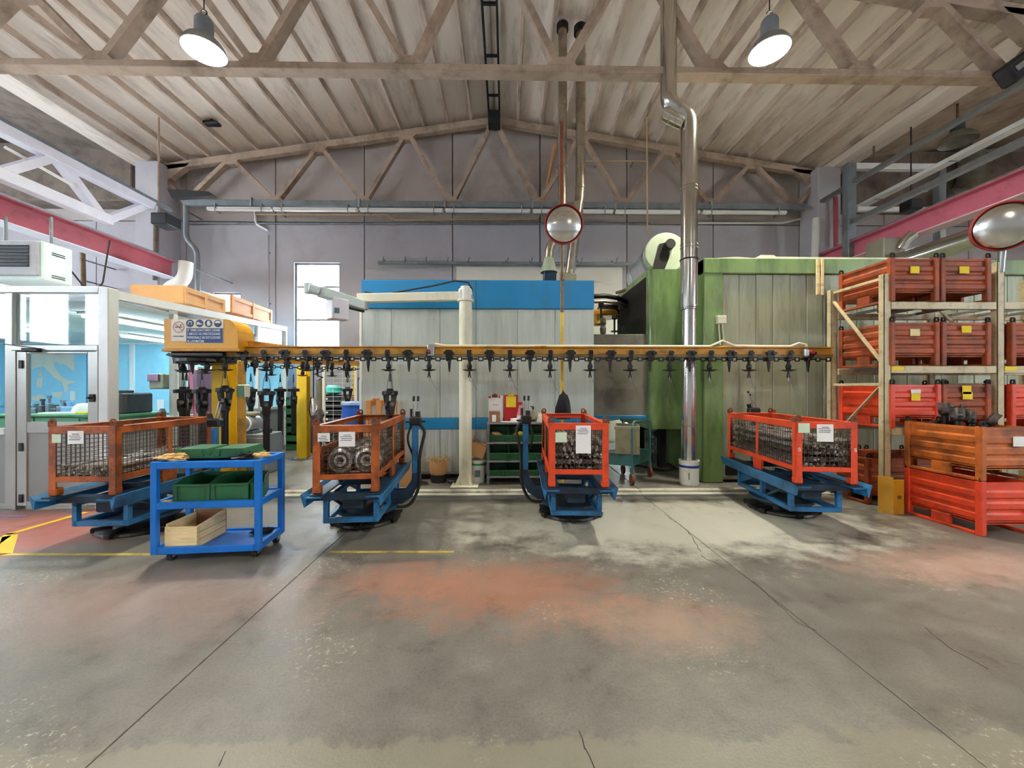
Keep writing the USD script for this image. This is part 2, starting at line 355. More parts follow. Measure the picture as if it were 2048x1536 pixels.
def floor_material():
    N = {'geo': ('geometry', {}), 'big': ('noise_texture', {'scale': .55, 'detail': 6, 'roughness': .62}), 'mid': ('noise_texture', {'scale': 3.2, 'detail': 9, 'roughness': .7}),
         'fine': ('noise_texture', {'scale': 70, 'detail': 4, 'roughness': .7}),
         'base': ('rgb_ramp', {'ramp': [(.3, lin((88, 84, 79))), (.5, lin((114, 109, 102))), (.72, lin((142, 136, 127)))]}),
         'spk': ('rgb_ramp', {'ramp': [(.3, (.72, .72, .72)), (.5, (1, 1, 1)), (.75, (1.12, 1.12, 1.12))]}),
         'mul': ('mix', {'mix_type': 'multiply', 'fac': 1.0}), 'avg': ('math', {'math_type': 'multiply_add', 'value2': .55}), 'avg2': ('math', {'math_type': 'multiply', 'value2': .45}),
         'p': ('principled_bsdf', {'specular_ior_level': .55})}
    L = [('geo.position', 'big.vector'), ('geo.position', 'mid.vector'), ('geo.position', 'fine.vector'), ('mid.fac', 'avg2.value1'), ('big.fac', 'avg.value1'), ('avg2.value', 'avg.value3'),
         ('avg.value', 'base.fac'), ('fine.fac', 'spk.fac'), ('base.color', 'mul.color1'), ('spk.color', 'mul.color2')]
    col = 'mul.color'
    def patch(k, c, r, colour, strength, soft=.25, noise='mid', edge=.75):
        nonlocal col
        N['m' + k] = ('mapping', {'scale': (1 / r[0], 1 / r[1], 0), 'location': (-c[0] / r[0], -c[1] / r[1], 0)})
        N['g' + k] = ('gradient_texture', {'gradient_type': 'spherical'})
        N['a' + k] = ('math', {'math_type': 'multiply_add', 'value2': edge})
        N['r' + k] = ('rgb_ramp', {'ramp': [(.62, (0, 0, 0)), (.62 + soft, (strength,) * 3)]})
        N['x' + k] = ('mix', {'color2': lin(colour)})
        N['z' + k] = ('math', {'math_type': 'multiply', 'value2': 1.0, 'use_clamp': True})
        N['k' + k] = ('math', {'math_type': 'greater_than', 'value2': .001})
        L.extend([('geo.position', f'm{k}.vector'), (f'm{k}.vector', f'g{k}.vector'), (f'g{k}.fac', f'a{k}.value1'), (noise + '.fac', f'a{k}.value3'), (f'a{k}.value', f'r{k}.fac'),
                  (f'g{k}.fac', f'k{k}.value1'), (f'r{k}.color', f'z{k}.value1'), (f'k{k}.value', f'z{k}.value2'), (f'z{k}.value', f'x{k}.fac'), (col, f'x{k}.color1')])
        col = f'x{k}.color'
    N['red'] = ('noise_texture', {'scale': 3.4, 'detail': 14, 'roughness': .85})
    L.append(('geo.position', 'red.vector'))
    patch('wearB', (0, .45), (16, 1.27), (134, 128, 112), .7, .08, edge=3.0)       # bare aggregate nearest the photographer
    patch('redA', (-.05, 2.9), (1.5, .78), (176, 108, 76), .5, .24, 'red', .48)
    patch('redA2', (-.9, 3.05), (.9, .5), (180, 116, 94), .4, .3, 'red', .5)
    patch('redB', (-2.6, 2.75), (2.4, .8), (176, 140, 132), .38, .3, 'red', .5)
    patch('redC', (3.9, 3.2), (1.9, .6), (200, 158, 142), .5, .3, 'red', .5)
    patch('redD', (-5.4, 4.1), (2.0, 1.1), (168, 92, 82), .85, .2, 'red', .75)
    patch('redE', (1.0, 2.5), (1.0, .5), (196, 150, 128), .4, .3, 'red', .5)
    patch('litPaleA', (1.8, 4.3), (3.2, 1.3), (202, 199, 184), .75, .3)  # paler concrete, with lamp light also painted into its colour
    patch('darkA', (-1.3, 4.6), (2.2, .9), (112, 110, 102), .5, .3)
    # small pits where the paint has broken away to the stones below
    N['vor'] = ('noise_texture', {'scale': 26, 'detail': 6, 'roughness': .8})
    N['pitmask'] = ('noise_texture', {'scale': 1.1, 'detail': 2})
    N['pm'] = ('rgb_ramp', {'ramp': [(.555, (0, 0, 0)), (.65, (.8, .8, .8))]})
    N['pv'] = ('rgb_ramp', {'ramp': [(.565, (0, 0, 0)), (.62, (1, 1, 1))]})
    N['pp'] = ('math', {'math_type': 'multiply'})
    N['px'] = ('mix', {'color2': lin((206, 194, 170))})
    L.extend([('geo.position', 'vor.vector'), ('geo.position', 'pitmask.vector'), ('pitmask.fac', 'pm.fac'), ('vor.fac', 'pv.fac'), ('pm.color', 'pp.value1'), ('pv.color', 'pp.value2'),
              ('pp.value', 'px.fac'), (col, 'px.color1'), ('px.color', 'p.base_color')])
    N['rr'] = ('map_range', {'from_min': .35, 'from_max': .65, 'to_min': .3, 'to_max': .52})
    N['bp'] = ('bump', {'strength': .22, 'distance': .006})
    N['hs'] = ('math', {'math_type': 'multiply_add', 'value2': -1.2})
    L.extend([('mid.fac', 'rr.value'), ('rr.result', 'p.roughness'), ('pp.value', 'hs.value1'), ('fine.fac', 'hs.value3'), ('hs.value', 'bp.height'), ('bp.normal', 'p.normal')])
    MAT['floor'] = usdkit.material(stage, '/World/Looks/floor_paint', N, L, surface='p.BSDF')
floor_material()
# ================================================================== THE HALL
RX, RZ, RS = -.3, 8.62, .15          # ridge position, height and slope of the roof
WALL = 10.4
def roof(x): return RZ - RS * abs(x - RX)

# floor: cast slabs with open joints; a low raised strip runs along the machines
fl = struct('floor')
part(fl, 'screed', G().b2(-16, 16, -9, WALL, -.14, -.006), 'joint_fill')
for x0, x1 in zip([-16, -12.35, -8.78, -5.22, -1.66, 1.9, 5.46, 9.0, 12.6], [-12.35, -8.78, -5.22, -1.66, 1.9, 5.46, 9.0, 12.6, 16]):
    for y0, y1 in ((-9, -4.2), (-4.2, .9), (.9, WALL if x1 < -5 else 5.42)):
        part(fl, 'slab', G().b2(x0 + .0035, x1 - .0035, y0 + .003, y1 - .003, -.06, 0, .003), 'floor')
def crack(pts, seed):
    rr_ = random.Random(seed); P_ = [at(*p, z=0)[:2] for p in pts]; g = G(); prev = None
    for a, b in zip(P_, P_[1:]):
        n = max(2, int(np.linalg.norm(b - a) / .05))
        for k in range(n + 1):
            q = a + (b - a) * k / n + np.array([rr_.uniform(-.008, .008), rr_.uniform(-.008, .008)]); q = np.array((q[0], q[1], .0006))
            if prev is not None and np.linalg.norm(q - prev) > .004: g.bar(prev, q, rr_.uniform(.003, .006), .0012)
            prev = q
    part(fl, 'crack', g, 'dark_joint')
for i, c in enumerate(([(1850, 1256), (1905, 1300), (1972, 1337)], [(1330, 1030), (1375, 1060), (1402, 1104)], [(1402, 1112), (1450, 1136)], [(1160, 1462), (1172, 1495), (1188, 1536)], [(455, 1500), (436, 1536)], [(1506, 1163), (1600, 1248), (1632, 1262)])): crack(c, i)
st = struct('raised_floor')
for x0, x1 in zip([-5.2, -1.66, 1.9, 5.46, 9.0], [-1.66, 1.9, 5.46, 9.0, 16]):
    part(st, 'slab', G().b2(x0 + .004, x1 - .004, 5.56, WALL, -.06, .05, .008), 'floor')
    part(st, 'edge_strip', G().b2(x0 + .004, x1 - .004, 5.36, 5.46, -.05, .018, .006), 'step_concrete')
    part(st, 'kerb', G().b2(x0 + .004, x1 - .004, 5.46, 5.555, -.05, .05, .01), 'step_concrete')
st2 = struct('trim_1', 'galv_dull', G().b2(-4.9, 3.2, 5.30, 5.318, -.02, .012).b2(-4.9, 3.2, 5.345, 5.358, -.02, .012))

# back wall: concrete panels with open joints and window openings
PX = X(905, WALL); PW = X(1080, WALL) - PX
wins = [(X(588, WALL), X(680, WALL), Z(699, WALL), Z(527, WALL)), (X(426, WALL), X(481, WALL), Z(690, WALL), Z(587, WALL)),
        (X(-70, WALL), X(72, WALL), Z(640, WALL), Z(540, WALL)), (X(1249, WALL), X(1300, WALL), .35, Z(612, WALL))]
holes = unary_union([sbox(a, c, b, d) for a, b, c, d in wins])
wb = struct('wall_back')
JZ = Z(447, WALL)
part(wb, 'joint_backing', G().prism(sbox(-16, -.1, 16, 9.2).difference(holes), (0, WALL + .16, 0), (1, 0, 0), (0, 0, 1), (0, .08, 0)), 'dark_joint')
for k in range(-7, 8):
    x0, x1 = PX + k * PW + .012, PX + (k + 1) * PW - .012
    for z0, z1 in ((-.1, JZ - .012), (JZ + .012, 9.1)):
        poly = sbox(max(x0, -16), z0, min(x1, 16), z1).difference(holes)
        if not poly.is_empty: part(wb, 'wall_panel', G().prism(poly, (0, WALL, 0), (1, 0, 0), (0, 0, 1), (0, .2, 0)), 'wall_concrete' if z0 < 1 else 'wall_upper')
pale = struct('trim_2', 'wall_pale', G().b2(X(912, 10.3), X(1246, 10.3), 10.34, 10.4, 0, Z(533, 10.34), .01))
for i, (a, b, c, d) in enumerate(wins):
    w = struct(f'window_{i + 1}')
    g = G(); t = .05
    for q in ((a, a + t, c, d), (b - t, b, c, d), (a, b, c, c + t), (a, b, d - t, d)): g.b2(q[0], q[1], WALL + .06, WALL + .14, q[2], q[3], .008)
    part(w, 'window_frame', g, 'galv_dull')
    bars = [Z(640, WALL), Z(574, WALL)] if i == 0 else [(c + d) / 2]
    for zz in bars: part(w, 'glazing_bar', G().b2(a, b, WALL + .08, WALL + .12, zz - .02, zz + .02, .005), 'galv_dull')
    zs = [c] + sorted(bars) + [d]
    for z0, z1 in zip(zs, zs[1:]): part(w, 'pane', G().b2(a + t, b - t, WALL + .095, WALL + .101, z0 + .02, z1 - .02), 'clear_glass')
    part(w, 'window_sill', G().b2(a - .05, b + .05, WALL - .05, WALL + .06, c - .04, c, .008), 'wall_concrete')

# the walls beside and behind the photographer, with a strip of side windows
SW, SR = (-7.8, -4.8, 1.6, 4.6), (-7.8, -4.8)
side = unary_union([sbox(y, 3.0, y + 2.6, 5.8) for y in SW])
struct('wall_left', 'wall_concrete', G().prism(sbox(-9.2, -.1, WALL + .2, 9.2).difference(side), (-16.2, 0, 0), (0, 1, 0), (0, 0, 1), (.2, 0, 0)))
for i, (sd, y) in enumerate([(-1, y) for y in SW] + [(1, y) for y in SR]):
    w = struct(f'window_{i + 5}')
    g = G(); xo, xi = sd * 16.12, sd * 16.06
    for q in ((y, y + .06, 3, 5.8), (y + 2.54, y + 2.6, 3, 5.8), (y + 1.27, y + 1.33, 3, 5.8), (y, y + 2.6, 3, 3.06), (y, y + 2.6, 5.74, 5.8)): g.b2(xo, xi, q[0], q[1], q[2], q[3])
    part(w, 'window_frame', g, 'galv_dull')
    part(w, 'pane', G().b2(sd * 16.1, sd * 16.09, y + .06, y + 2.54, 3.06, 5.74), 'clear_glass')
struct('wall_right', 'wall_concrete', G().prism(sbox(-9.2, -.1, WALL + .2, 9.2).difference(unary_union([sbox(y, 3.0, y + 2.6, 5.8) for y in SR])), (16, 0, 0), (0, 1, 0), (0, 0, 1), (.2, 0, 0)))
struct('wall_front', 'wall_concrete', G().b2(-16.2, 16.2, -9.2, -9, -.1, 9.2))

# roof of the main hall: precast strips with downstand ribs; the side bays have a darker deck
ce = struct('ceiling')
S = .608
for k in range(-14, 14):
    xa, xb = RX + k * S, RX + (k + 1) * S
    za, zb = roof(xa + 1e-6), roof(xb - 1e-6)
    part(ce, 'roof_strip', G().prism([(xa + .004, za), (xb - .004, zb), (xb - .004, zb + .08), (xa + .004, za + .08)], (0, -9.1, 0), (1, 0, 0), (0, 0, 1), (0, 19.7, 0)), 'roof_concrete')
for k in range(-14, 15):
    if k == 0: continue
    x = RX + k * S; z = roof(x)
    part(ce, 'rib', G().prism([(x - .05, z + .01), (x - .03, z - .115), (x + .03, z - .115), (x + .05, z + .01)], (0, -9, 0), (1, 0, 0), (0, 0, 1), (0, 19.05, 0)), 'rib_concrete')
EX = 14 * S
for sg, nm in ((-1, 'left'), (1, 'right')): part(ce, 'roof_covering', G().prism([(RX, roof(RX) + .085), (RX + sg * EX, roof(RX + EX) + .085), (RX + sg * EX, roof(RX + EX) + .12), (RX, roof(RX) + .12)], (0, -9.1, 0), (1, 0, 0), (0, 0, 1), (0, 19.7, 0)), 'dark_deck')
for s in (-1, 1):
    x0 = RX + s * EX; z0 = roof(x0)
    struct(f'roof_gutter_{"left" if s < 0 else "right"}', 'roof_concrete', G().prism([(x0, z0 + .1), (x0, z0 - .1), (x0 + s * .12, z0 - .22), (x0 + s * .62, z0 - .22), (x0 + s * .62, z0 + .1)], (0, -9.1, 0), (1, 0, 0), (0, 0, 1), (0, 19.7, 0)))
    x1 = x0 + s * .62
    ss = struct(f'ceiling_{"left" if s < 0 else "right"}')
    for j in range(12):
        ya = -9.1 + j * 1.642
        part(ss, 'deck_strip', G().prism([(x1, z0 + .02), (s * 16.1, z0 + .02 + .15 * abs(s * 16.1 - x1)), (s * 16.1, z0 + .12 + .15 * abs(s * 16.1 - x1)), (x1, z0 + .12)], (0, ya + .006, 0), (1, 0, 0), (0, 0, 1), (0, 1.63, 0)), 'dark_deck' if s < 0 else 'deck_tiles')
    cx = X(318, 10.1) if s < 0 else X(1638, 10.1)
    struct(f'column_{"left" if s < 0 else "right"}', 'wall_concrete', G().b2(cx - .3, cx + .3, 9.75, WALL, 0, z0 - .2, .03))
    # side bays carry a dark downstand beam above the back wall's head
    struct(f'beam_{"left" if s < 0 else "right"}', 'dark_deck', G().b2(min(x1, s * 16), max(x1, s * 16), 9.9, WALL, 6.2, z0 + .3, .02))

# ------------------------------------------------------------------ roof trusses
def truss(y, depth, zb, label, m, nodes):
    t = thing('roof_truss', label, 'roof truss', (RX, y, zb))
    s, h, w = 2.25, .1, .1
    xs = 7.95
    part(t, 'bottom_chord', G().b2(RX - xs, RX + xs, y, y + depth, zb, zb + h, .008), m, w=True)
    for sg in (-1, 1):
        part(t, 'end_strut', G().bar((RX + sg * (xs - .03), y + depth / 2, zb + h / 2), (RX + sg * (EX - .05), y + depth / 2, zb + .72), depth, h, up=(0, 0, 1)), m, w=True)
        zt = lambda x: roof(x) - .2
        part(t, 'top_chord', G().bar((RX, y + depth / 2, roof(RX) - .21), (RX + sg * (EX + .05), y + depth / 2, roof(RX + EX) - .24), depth, .17, ch=.008), m, w=True)
        part(t, 'end_block', G().prism([(RX + sg * (EX - .75), roof(RX + EX) - .12), (RX + sg * (EX + .1), roof(RX + EX) - .2), (RX + sg * (EX + .1), zb + .55), (RX + sg * (EX - .25), zb + .62)], (0, y, 0), (1, 0, 0), (0, 0, 1), (0, depth, 0)), m, w=True)
    for k in range(-4, 4):
        xb = RX + (k + .5) * s
        if abs(xb - RX) > xs + .1: continue
        part(t, 'gusset_plate', G().prism([(xb - .22, zb + h), (xb + .22, zb + h), (xb + .09, zb + h + .12), (xb - .09, zb + h + .12)], (0, y + .004, 0), (1, 0, 0), (0, 0, 1), (0, depth - .008, 0)), m, w=True)
        for sg in (-1, 1):
            xt = xb + sg * s / 2
            if abs(xt - RX) > EX - .2: continue
            z1 = roof(xt) - .28
            o = 0.06
            part(t, 'diagonal', G().bar((xb + sg * .08, y + depth / 2, zb + h + .06), (xt - sg * o, y + depth / 2, z1), depth - .012, w, up=(0, 0, 1)), m, w=True)
    for k in range(-3, 4):
        xt = RX + k * s; z1 = roof(xt) - .27
        part(t, 'top_gusset', G().prism([(xt - .26, z1 + (.0 if k == 0 else -RS * -.26 * (1 if k > 0 else -1))), (xt + .26, z1 - (.0 if k == 0 else -RS * -.26 * (1 if k > 0 else -1))), (xt + .1, z1 - .14), (xt - .1, z1 - .14)], (0, y + .004, 0), (1, 0, 0), (0, 0, 1), (0, depth - .008, 0)), m, w=True)
    return t
truss(5.70, .19, 6.16, 'beige lattice roof truss spanning the hall in front of the two bright lamps', 'truss_paint', 0)
truss(10.0, .16, 6.2, 'beige lattice roof truss close against the back wall above the window', 'truss_paint', 0)
truss(1.4, .19, 6.16, 'beige lattice roof truss overhead, nearest the camera, mostly above the picture', 'truss_paint', 0)

q = at(2030, 140, 5.6)
t = thing('junction_box', 'black box with a grey lid at the right end of the near truss', 'junction box', q)
part(t, 'case', G().box((0, 0, 0), (.42, .2, .3), .03, R=np.array([[.8, 0, -.6], [0, 1, 0], [.6, 0, .8]])), 'black')
part(t, 'lid', G().box((0, -.11, .02), (.3, .02, .08), .005, R=np.array([[.8, 0, -.6], [0, 1, 0], [.6, 0, .8]])), 'galv')
q = at(424, 281, 9.0); q[2] = roof(q[0]) - .1
t = thing('roof_fitting', 'small black fitting fixed under the roof near the left back corner', 'fitting', q)
part(t, 'plate', G().box((0, 0, 0), (.34, .16, .07), .02), 'black'); part(t, 'stem', G().cyl((0, 0, .0), (0, 0, .1), .03, 8), 'black')
# black cable ladder under the ridge
t = thing('cable_ladder', 'black cable ladder running under the roof ridge', 'cable ladder', (RX, 9.9, roof(RX) - .2))
for s in (-1, 1): part(t, 'rail', G().b2(RX + s * .135 - .022, RX + s * .135 + .022, 2.2, 9.95, roof(RX) - .2, roof(RX) - .1, .004), 'black', w=True)
for y in np.arange(2.6, 9.9, 1.1): part(t, 'rung', G().b2(RX - .12, RX + .12, y, y + .045, roof(RX) - .19, roof(RX) - .15), 'black', w=True)
part(t, 'end_box', G().b2(RX - .15, RX + .15, 9.7, 10.0, roof(RX) - .5, roof(RX) - .16, .015), 'black', w=True)

# ------------------------------------------------------------------ high-bay lamps
def high_bay(p, label, on=True):
    x, y, z = p
    t = thing('high_bay_lamp', label, 'lamp', p, group=None)
    part(t, 'reflector', G().lathe([(.25, .0), (.262, .004), (.245, .06), (.2, .13), (.13, .19), (.1, .21), (.1, .2), (.12, .18), (.19, .12), (.235, .05), (.25, .0)], n=28), 'galv', smooth=40)
    part(t, 'ballast_housing', G().lathe([(.105, .2), (.11, .22), (.11, .4), (.09, .44), (.02, .46)], n=20), 'galv_dull', smooth=40)
    part(t, 'lens', G().lathe([(0.0, .07), (.2, .072), (.224, .085), (.2, .1), (.0, .1)], n=28), 'lamp_glow' if on else 'item_grey', smooth=40)
    part(t, 'hook', G().tube([(0, 0, .45)] + [tuple(q) for q in arc((0, 0, .52), .04, -90, 180, 9, (1, 0, 0), (0, 0, 1))], .008, 6), 'black')
    part(t, 'cable', G().cyl((0, 0, .55), (0, 0, (roof(x) if abs(x) < 8.5 else 7.8) - z - .02), .008, 6), 'black')
    return t
LA, LB = at(408, 103, y=5.3), at(1539, 103, y=5.3)
high_bay((LA[0], 5.3, LA[2]), 'glowing high-bay lamp hanging from the roof over the blue cart')
high_bay((LB[0], 5.3, LB[2]), 'glowing high-bay lamp hanging from the roof over the rack side')

for x, w_ in ((LA[0], 'left'), (LB[0], 'right')): high_bay((x, -3.2, LA[2]), f'high-bay lamp hanging behind the camera, on the {w_}')
for y, w_ in ((6.2, 'nearer the back wall'), (.5, 'nearer the camera')): high_bay((13.0, y, 6.2), f'high-bay lamp in the right side bay, {w_}')

# ------------------------------------------------------------------ light strip and cable duct on the back wall
t = thing('cable_duct', 'galvanised cable duct running along the back wall under the truss', 'cable duct', (0, 9.84, Z(412, 9.9)))
part(t, 'duct', G().b2(X(368, 9.9), X(1612, 9.9), 9.84, 9.94, Z(417, 9.9), Z(405, 9.9), .01), 'galv_dull', w=True)
for px in (505, 720, 890, 1065, 1230, 1420): part(t, 'bracket', G().b2(X(px, 9.9) - .02, X(px, 9.9) + .02, 9.82, 10.0, Z(418, 9.9), Z(401, 9.9)), 'galv', w=True)
bx = [412, 545, 717, 888, 1063, 1229, 1402, 1575]
for i, (p0, p1) in enumerate(zip(bx, bx[1:])):
    xa, xb = X(p0, 9.7), X(p1, 9.7); z = Z(424, 9.7)
    t = thing('strip_light', 'long white strip light in the row under the cable duct on the back wall', 'strip light', ((xa + xb) / 2, 9.7, z), group='white strip lights along the back wall')
    part(t, 'housing', G().b2(xa + .03, xb - .03, 9.66, 9.78, z, z + .07, .012), 'white_paint', w=True)
    part(t, 'diffuser', G().b2(xa + .05, xb - .05, 9.645, 9.7, z - .03, z + .02, .014), 'white_paint', w=True)
    for xx in (xa + .25, xb - .25): part(t, 'clip', G().b2(xx - .012, xx + .012, 9.64, 9.84, z - .035, z + .15), 'galv', w=True)

# ------------------------------------------------------------------ pipes on the back wall
def pipe(name, pts, r, m, label, cat='pipe', n=10, clamps=(), cm='galv'):
    pts = [np.asarray(p, float) for p in pts]; c = pts[-1]
    t = thing(name, label, cat, c)
    if pts[0][1] > 8.5 and name != 'gas_pipe' and not (label.startswith('dark upright') or label.startswith('white upright') or label.startswith('red and')):
        for q in {0: (pts[0] * .8 + pts[1] * .2), 1: (pts[-1] * .8 + pts[-2] * .2)}.values(): part(t, 'wall_bracket', G().bar(q, (q[0], WALL - .002, q[2]), .02, .03), 'galv_dull', w=True)
    part(t, 'pipe_run', G().tube(bend(pts, r * 2.5), r, n), m, smooth=50, w=True)
    for q in clamps: part(t, 'clamp', G().tube([np.asarray(q) + unit(d) * e for e, d in ((-.02, clampdir(pts, q)), (.02, clampdir(pts, q)))], r * 1.25, n), cm, w=True)
    return t
def clampdir(pts, q):
    best = min(range(len(pts) - 1), key=lambda i: np.linalg.norm((pts[i] + pts[i + 1]) / 2 - q)); return pts[best + 1] - pts[best]
def bend(pts, r, n=5):
    out = [pts[0]]
    for a, b, c in zip(pts, pts[1:], pts[2:]):
        d = min(r, np.linalg.norm(b - a) * .45, np.linalg.norm(c - b) * .45)
        p, q = b + unit(a - b) * d, b + unit(c - b) * d
        out += [(1 - s) ** 2 * p + 2 * s * (1 - s) * b + s * s * q for s in np.linspace(0, 1, n)]
    return out + [pts[-1]]
W1 = WALL - .06
pipe('wall_pipe', [at(510, 424, W1), at(512, 448, W1), at(536, 461, W1)], .03, 'white_paint', 'short white pipe bent to the right below the left strip light')
pipe('wall_pipe', [at(512, 429, W1 - .1), at(775, 429, W1 - .1), at(790, 440, W1 - .1), at(1076, 438, W1 - .1), at(1112, 290, W1 - .1)], .022, 'pipe_tan', 'thin tan pipe along the wall rising at an angle to the roof')
pipe('wall_pipe', [at(380, 447, W1), at(1300, 447, W1)], .026, 'galv_dull', 'dull grey pipe following the wall joint under the strip lights')
pipe('wall_pipe', [at(1395, 446, W1), at(1565, 446, W1), at(1605, 437, W1), at(1640, 437, W1)], .03, 'white_paint', 'white conduit behind the tall duct near the right column')
pipe('wall_pipe', [at(1083, 425, 10.1), at(1098, 352, 10.1), at(1110, 287, 10.1)], .035, 'pipe_orange', 'orange-brown pipe leaning against the back wall beside the thin ducts')
pipe('wall_pipe', [at(1170, 322, 10.1), at(1292, 322, 10.1)], .02, 'pipe_tan', 'thin rusty crossbar between the ducts and the hanging pipe')
pipe('gas_pipe', [at(1293, 178, 9.2), at(1295, 470, 9.2)], .02, 'pipe_tan', 'thin tan pipe hanging straight down beside the tall shiny duct')
pipe('drain_pipe', [at(372, 408, 9.9), at(372, 478, 9.9), at(394, 500, 9.9), at(396, 600, 9.9)], .06, 'galv_dull', 'grey metal downpipe with an offset beside the left column')
pipe('drain_pipe', [at(1632, 437, 9.62), at(1630, 520, 9.62)], .085, 'white_paint', 'white upright pipe in front of the right concrete column')
pipe('drain_pipe', [at(1671, 395, 9.6), at(1672, 506, 9.6)], .05, 'crane_red', 'red and white upright pipe right of the right concrete column')
pipe('drain_pipe', [at(312, 445, 9.7), at(310, 560, 9.7)], .05, 'dark_deck', 'dark upright pipe on the face of the left column')
pipe('drain_pipe', [at(536, 470, 10.3), at(537, 640, 10.3)], .03, 'wall_concrete', 'slim pale pipe upright on the wall left of the tall window')
pipe('drain_pipe', [at(165, 505, 9.6), at(167, 575, 9.6)], .05, 'pipe_brown', 'brown upright pipe behind the wall heater')
pipe('vent_duct', [at(372, 524, 8.9), at(370, 560, 8.9), at(334, 578, 8.9), at(331, 612, 8.9)], .135, 'white_paint', 'fat white ventilation duct with two bends above the office', 'duct', 18)
# coat-rail like pipe hanger
t = thing('pipe_hanger', 'long grey rail with upright hooks on the back wall above the blue machine', 'rail', at(1010, 528, 10.2))
part(t, 'rail', G().b2(X(756, 10.2), X(1275, 10.2), 10.16, 10.22, Z(530, 10.2), Z(524, 10.2), .01), 'galv_dull', w=True)
for px in (765, 808, 850, 893, 935, 1012, 1060, 1158, 1228):
    x = X(px, 10.2); part(t, 'hook', G().tube([(x, 10.4, Z(516, 10.2)), (x, 10.2, Z(527, 10.2)), (x + .03, 10.12, Z(527, 10.2)), (x + .06, 10.1, Z(517, 10.2))], .014, 6), 'galv_dull', w=True)
# ================================================================== BLUE AND GREY WASHING BOOTH
MY = 6.15
x0, x1 = X(723, MY), X(1188, MY); zt = Z(562, MY)
t = thing('washing_booth', 'large grey sheet-metal booth with a blue band along its top and foot', 'machine', ((x0 + x1) / 2, MY, .05))
zb1, zb0, zf1, zf0 = Z(618, MY), .16, Z(836, MY), Z(858, MY)
part(t, 'body', G().b2(x0 + .02, x1 - .02, MY + .03, 9.2, .12, zt - .02, .01), 'machine_grey', w=True)
part(t, 'plinth', G().b2(x0 + .05, x1 - .05, MY + .05, 9.1, .05, .14), 'black', w=True)
seams = [723, 783, 880, 952, 1035, 1110, 1188]
for a, b in zip(seams, seams[1:]):
    xa, xb = X(a, MY) + .003, X(b, MY) - .003
    part(t, 'side_panel', G().b2(xa, xb, MY, MY + .03, zf1 + .004, zb1 - .004, .005), 'machine_grey', w=True)
    part(t, 'lower_panel', G().b2(xa, xb, MY, MY + .03, zb0, zf0 - .004, .005), 'machine_low', w=True)
for a, b in ((723, 952), (952, 1188)):
    part(t, 'top_band', G().b2(X(a, MY) + .002, X(b, MY) - .002, MY - .012, MY + .03, zb1, zt, .006), 'blue_band', w=True)
    part(t, 'foot_band', G().b2(X(a, MY) + .002, X(b, MY) - .002, MY - .008, MY + .03, zf0, zf1, .005), 'blue_band', w=True)
part(t, 'corner_trim', G().b2(x0 - .03, x0 + .01, MY - .01, MY + .06, .1, zb1, .008), 'white_paint', w=True)
part(t, 'roof_sheet', G().b2(x0, x1, MY, 9.22, zt - .01, zt + .012), 'blue_band', w=True)
# two exhaust stacks with their ducts
ys = 7.2
def stack(pts, r, m, label, rings=(), base=None):
    pts = [np.asarray(p, float) for p in pts]
    t = thing('exhaust_duct', label, 'duct', pts[-1])
    part(t, 'duct_run', G().tube(bend(pts, r * 2.2, 4), r, 20), m, smooth=50, w=True)
    for q, d in rings: part(t, 'joint_ring', G().cyl(np.asarray(q) - unit(d) * .018, np.asarray(q) + unit(d) * .018, r * 1.1, 20), m, smooth=50, w=True)
    return t
rz = lambda x: roof(x) - .12
xa, xb = X(1125, ys), X(1161, ys)
zz = zt
t = stack([(xa, ys, rz(xa)), (xa, ys, Z(450, ys)), (X(1098, ys), ys, Z(497, ys)), (X(1098, ys), ys, Z(520, ys))], .083, 'old_duct', 'dull thin exhaust duct with an elbow rising from the blue booth to the roof',
          [((xa, ys, Z(p, ys)), (0, 0, 1)) for p in (120, 210, 330)])
part(t, 'roof_collar', G().cyl((xa, ys, rz(xa) - .16), (xa, ys, rz(xa) - .05), .11, 18), 'soot_black', w=True)
part(t, 'funnel', G().lathe([(.085, Z(516, ys)), (.1, Z(522, ys)), (.15, Z(543, ys)), (.16, Z(545, ys))], (X(1098, ys), ys, 0), 18), 'tank_cap', smooth=50, w=True)
part(t, 'fan_box', G().b2(X(1087, ys), X(1111, ys), ys - .13, ys + .13, zt, Z(545, ys), .015), 'blue_dark', w=True)
t = stack([(xb, ys, rz(xb)), (xb, ys, Z(385, ys)), (X(1150, ys), ys, Z(470, ys)), (X(1139, ys), ys, Z(548, ys))], .09, 'old_duct', 'second thin exhaust duct, right of the dull one, slanting down to the blue booth',
          [((xb, ys, Z(p, ys)), (0, 0, 1)) for p in (110, 200, 292, 375)])
part(t, 'roof_collar', G().cyl((xb, ys, rz(xb) - .16), (xb, ys, rz(xb) - .04), .125, 18), 'soot_black', w=True)
part(t, 'new_length', G().cyl((X(1157, ys), ys, Z(405, ys)), (X(1141, ys), ys, Z(540, ys)), .097, 20), 'shiny_duct', smooth=50, w=True)
part(t, 'socket_box', G().b2(X(1122, ys), X(1150, ys), ys - .15, ys + .15, zt, Z(550, ys), .015), 'crate_grey', w=True)

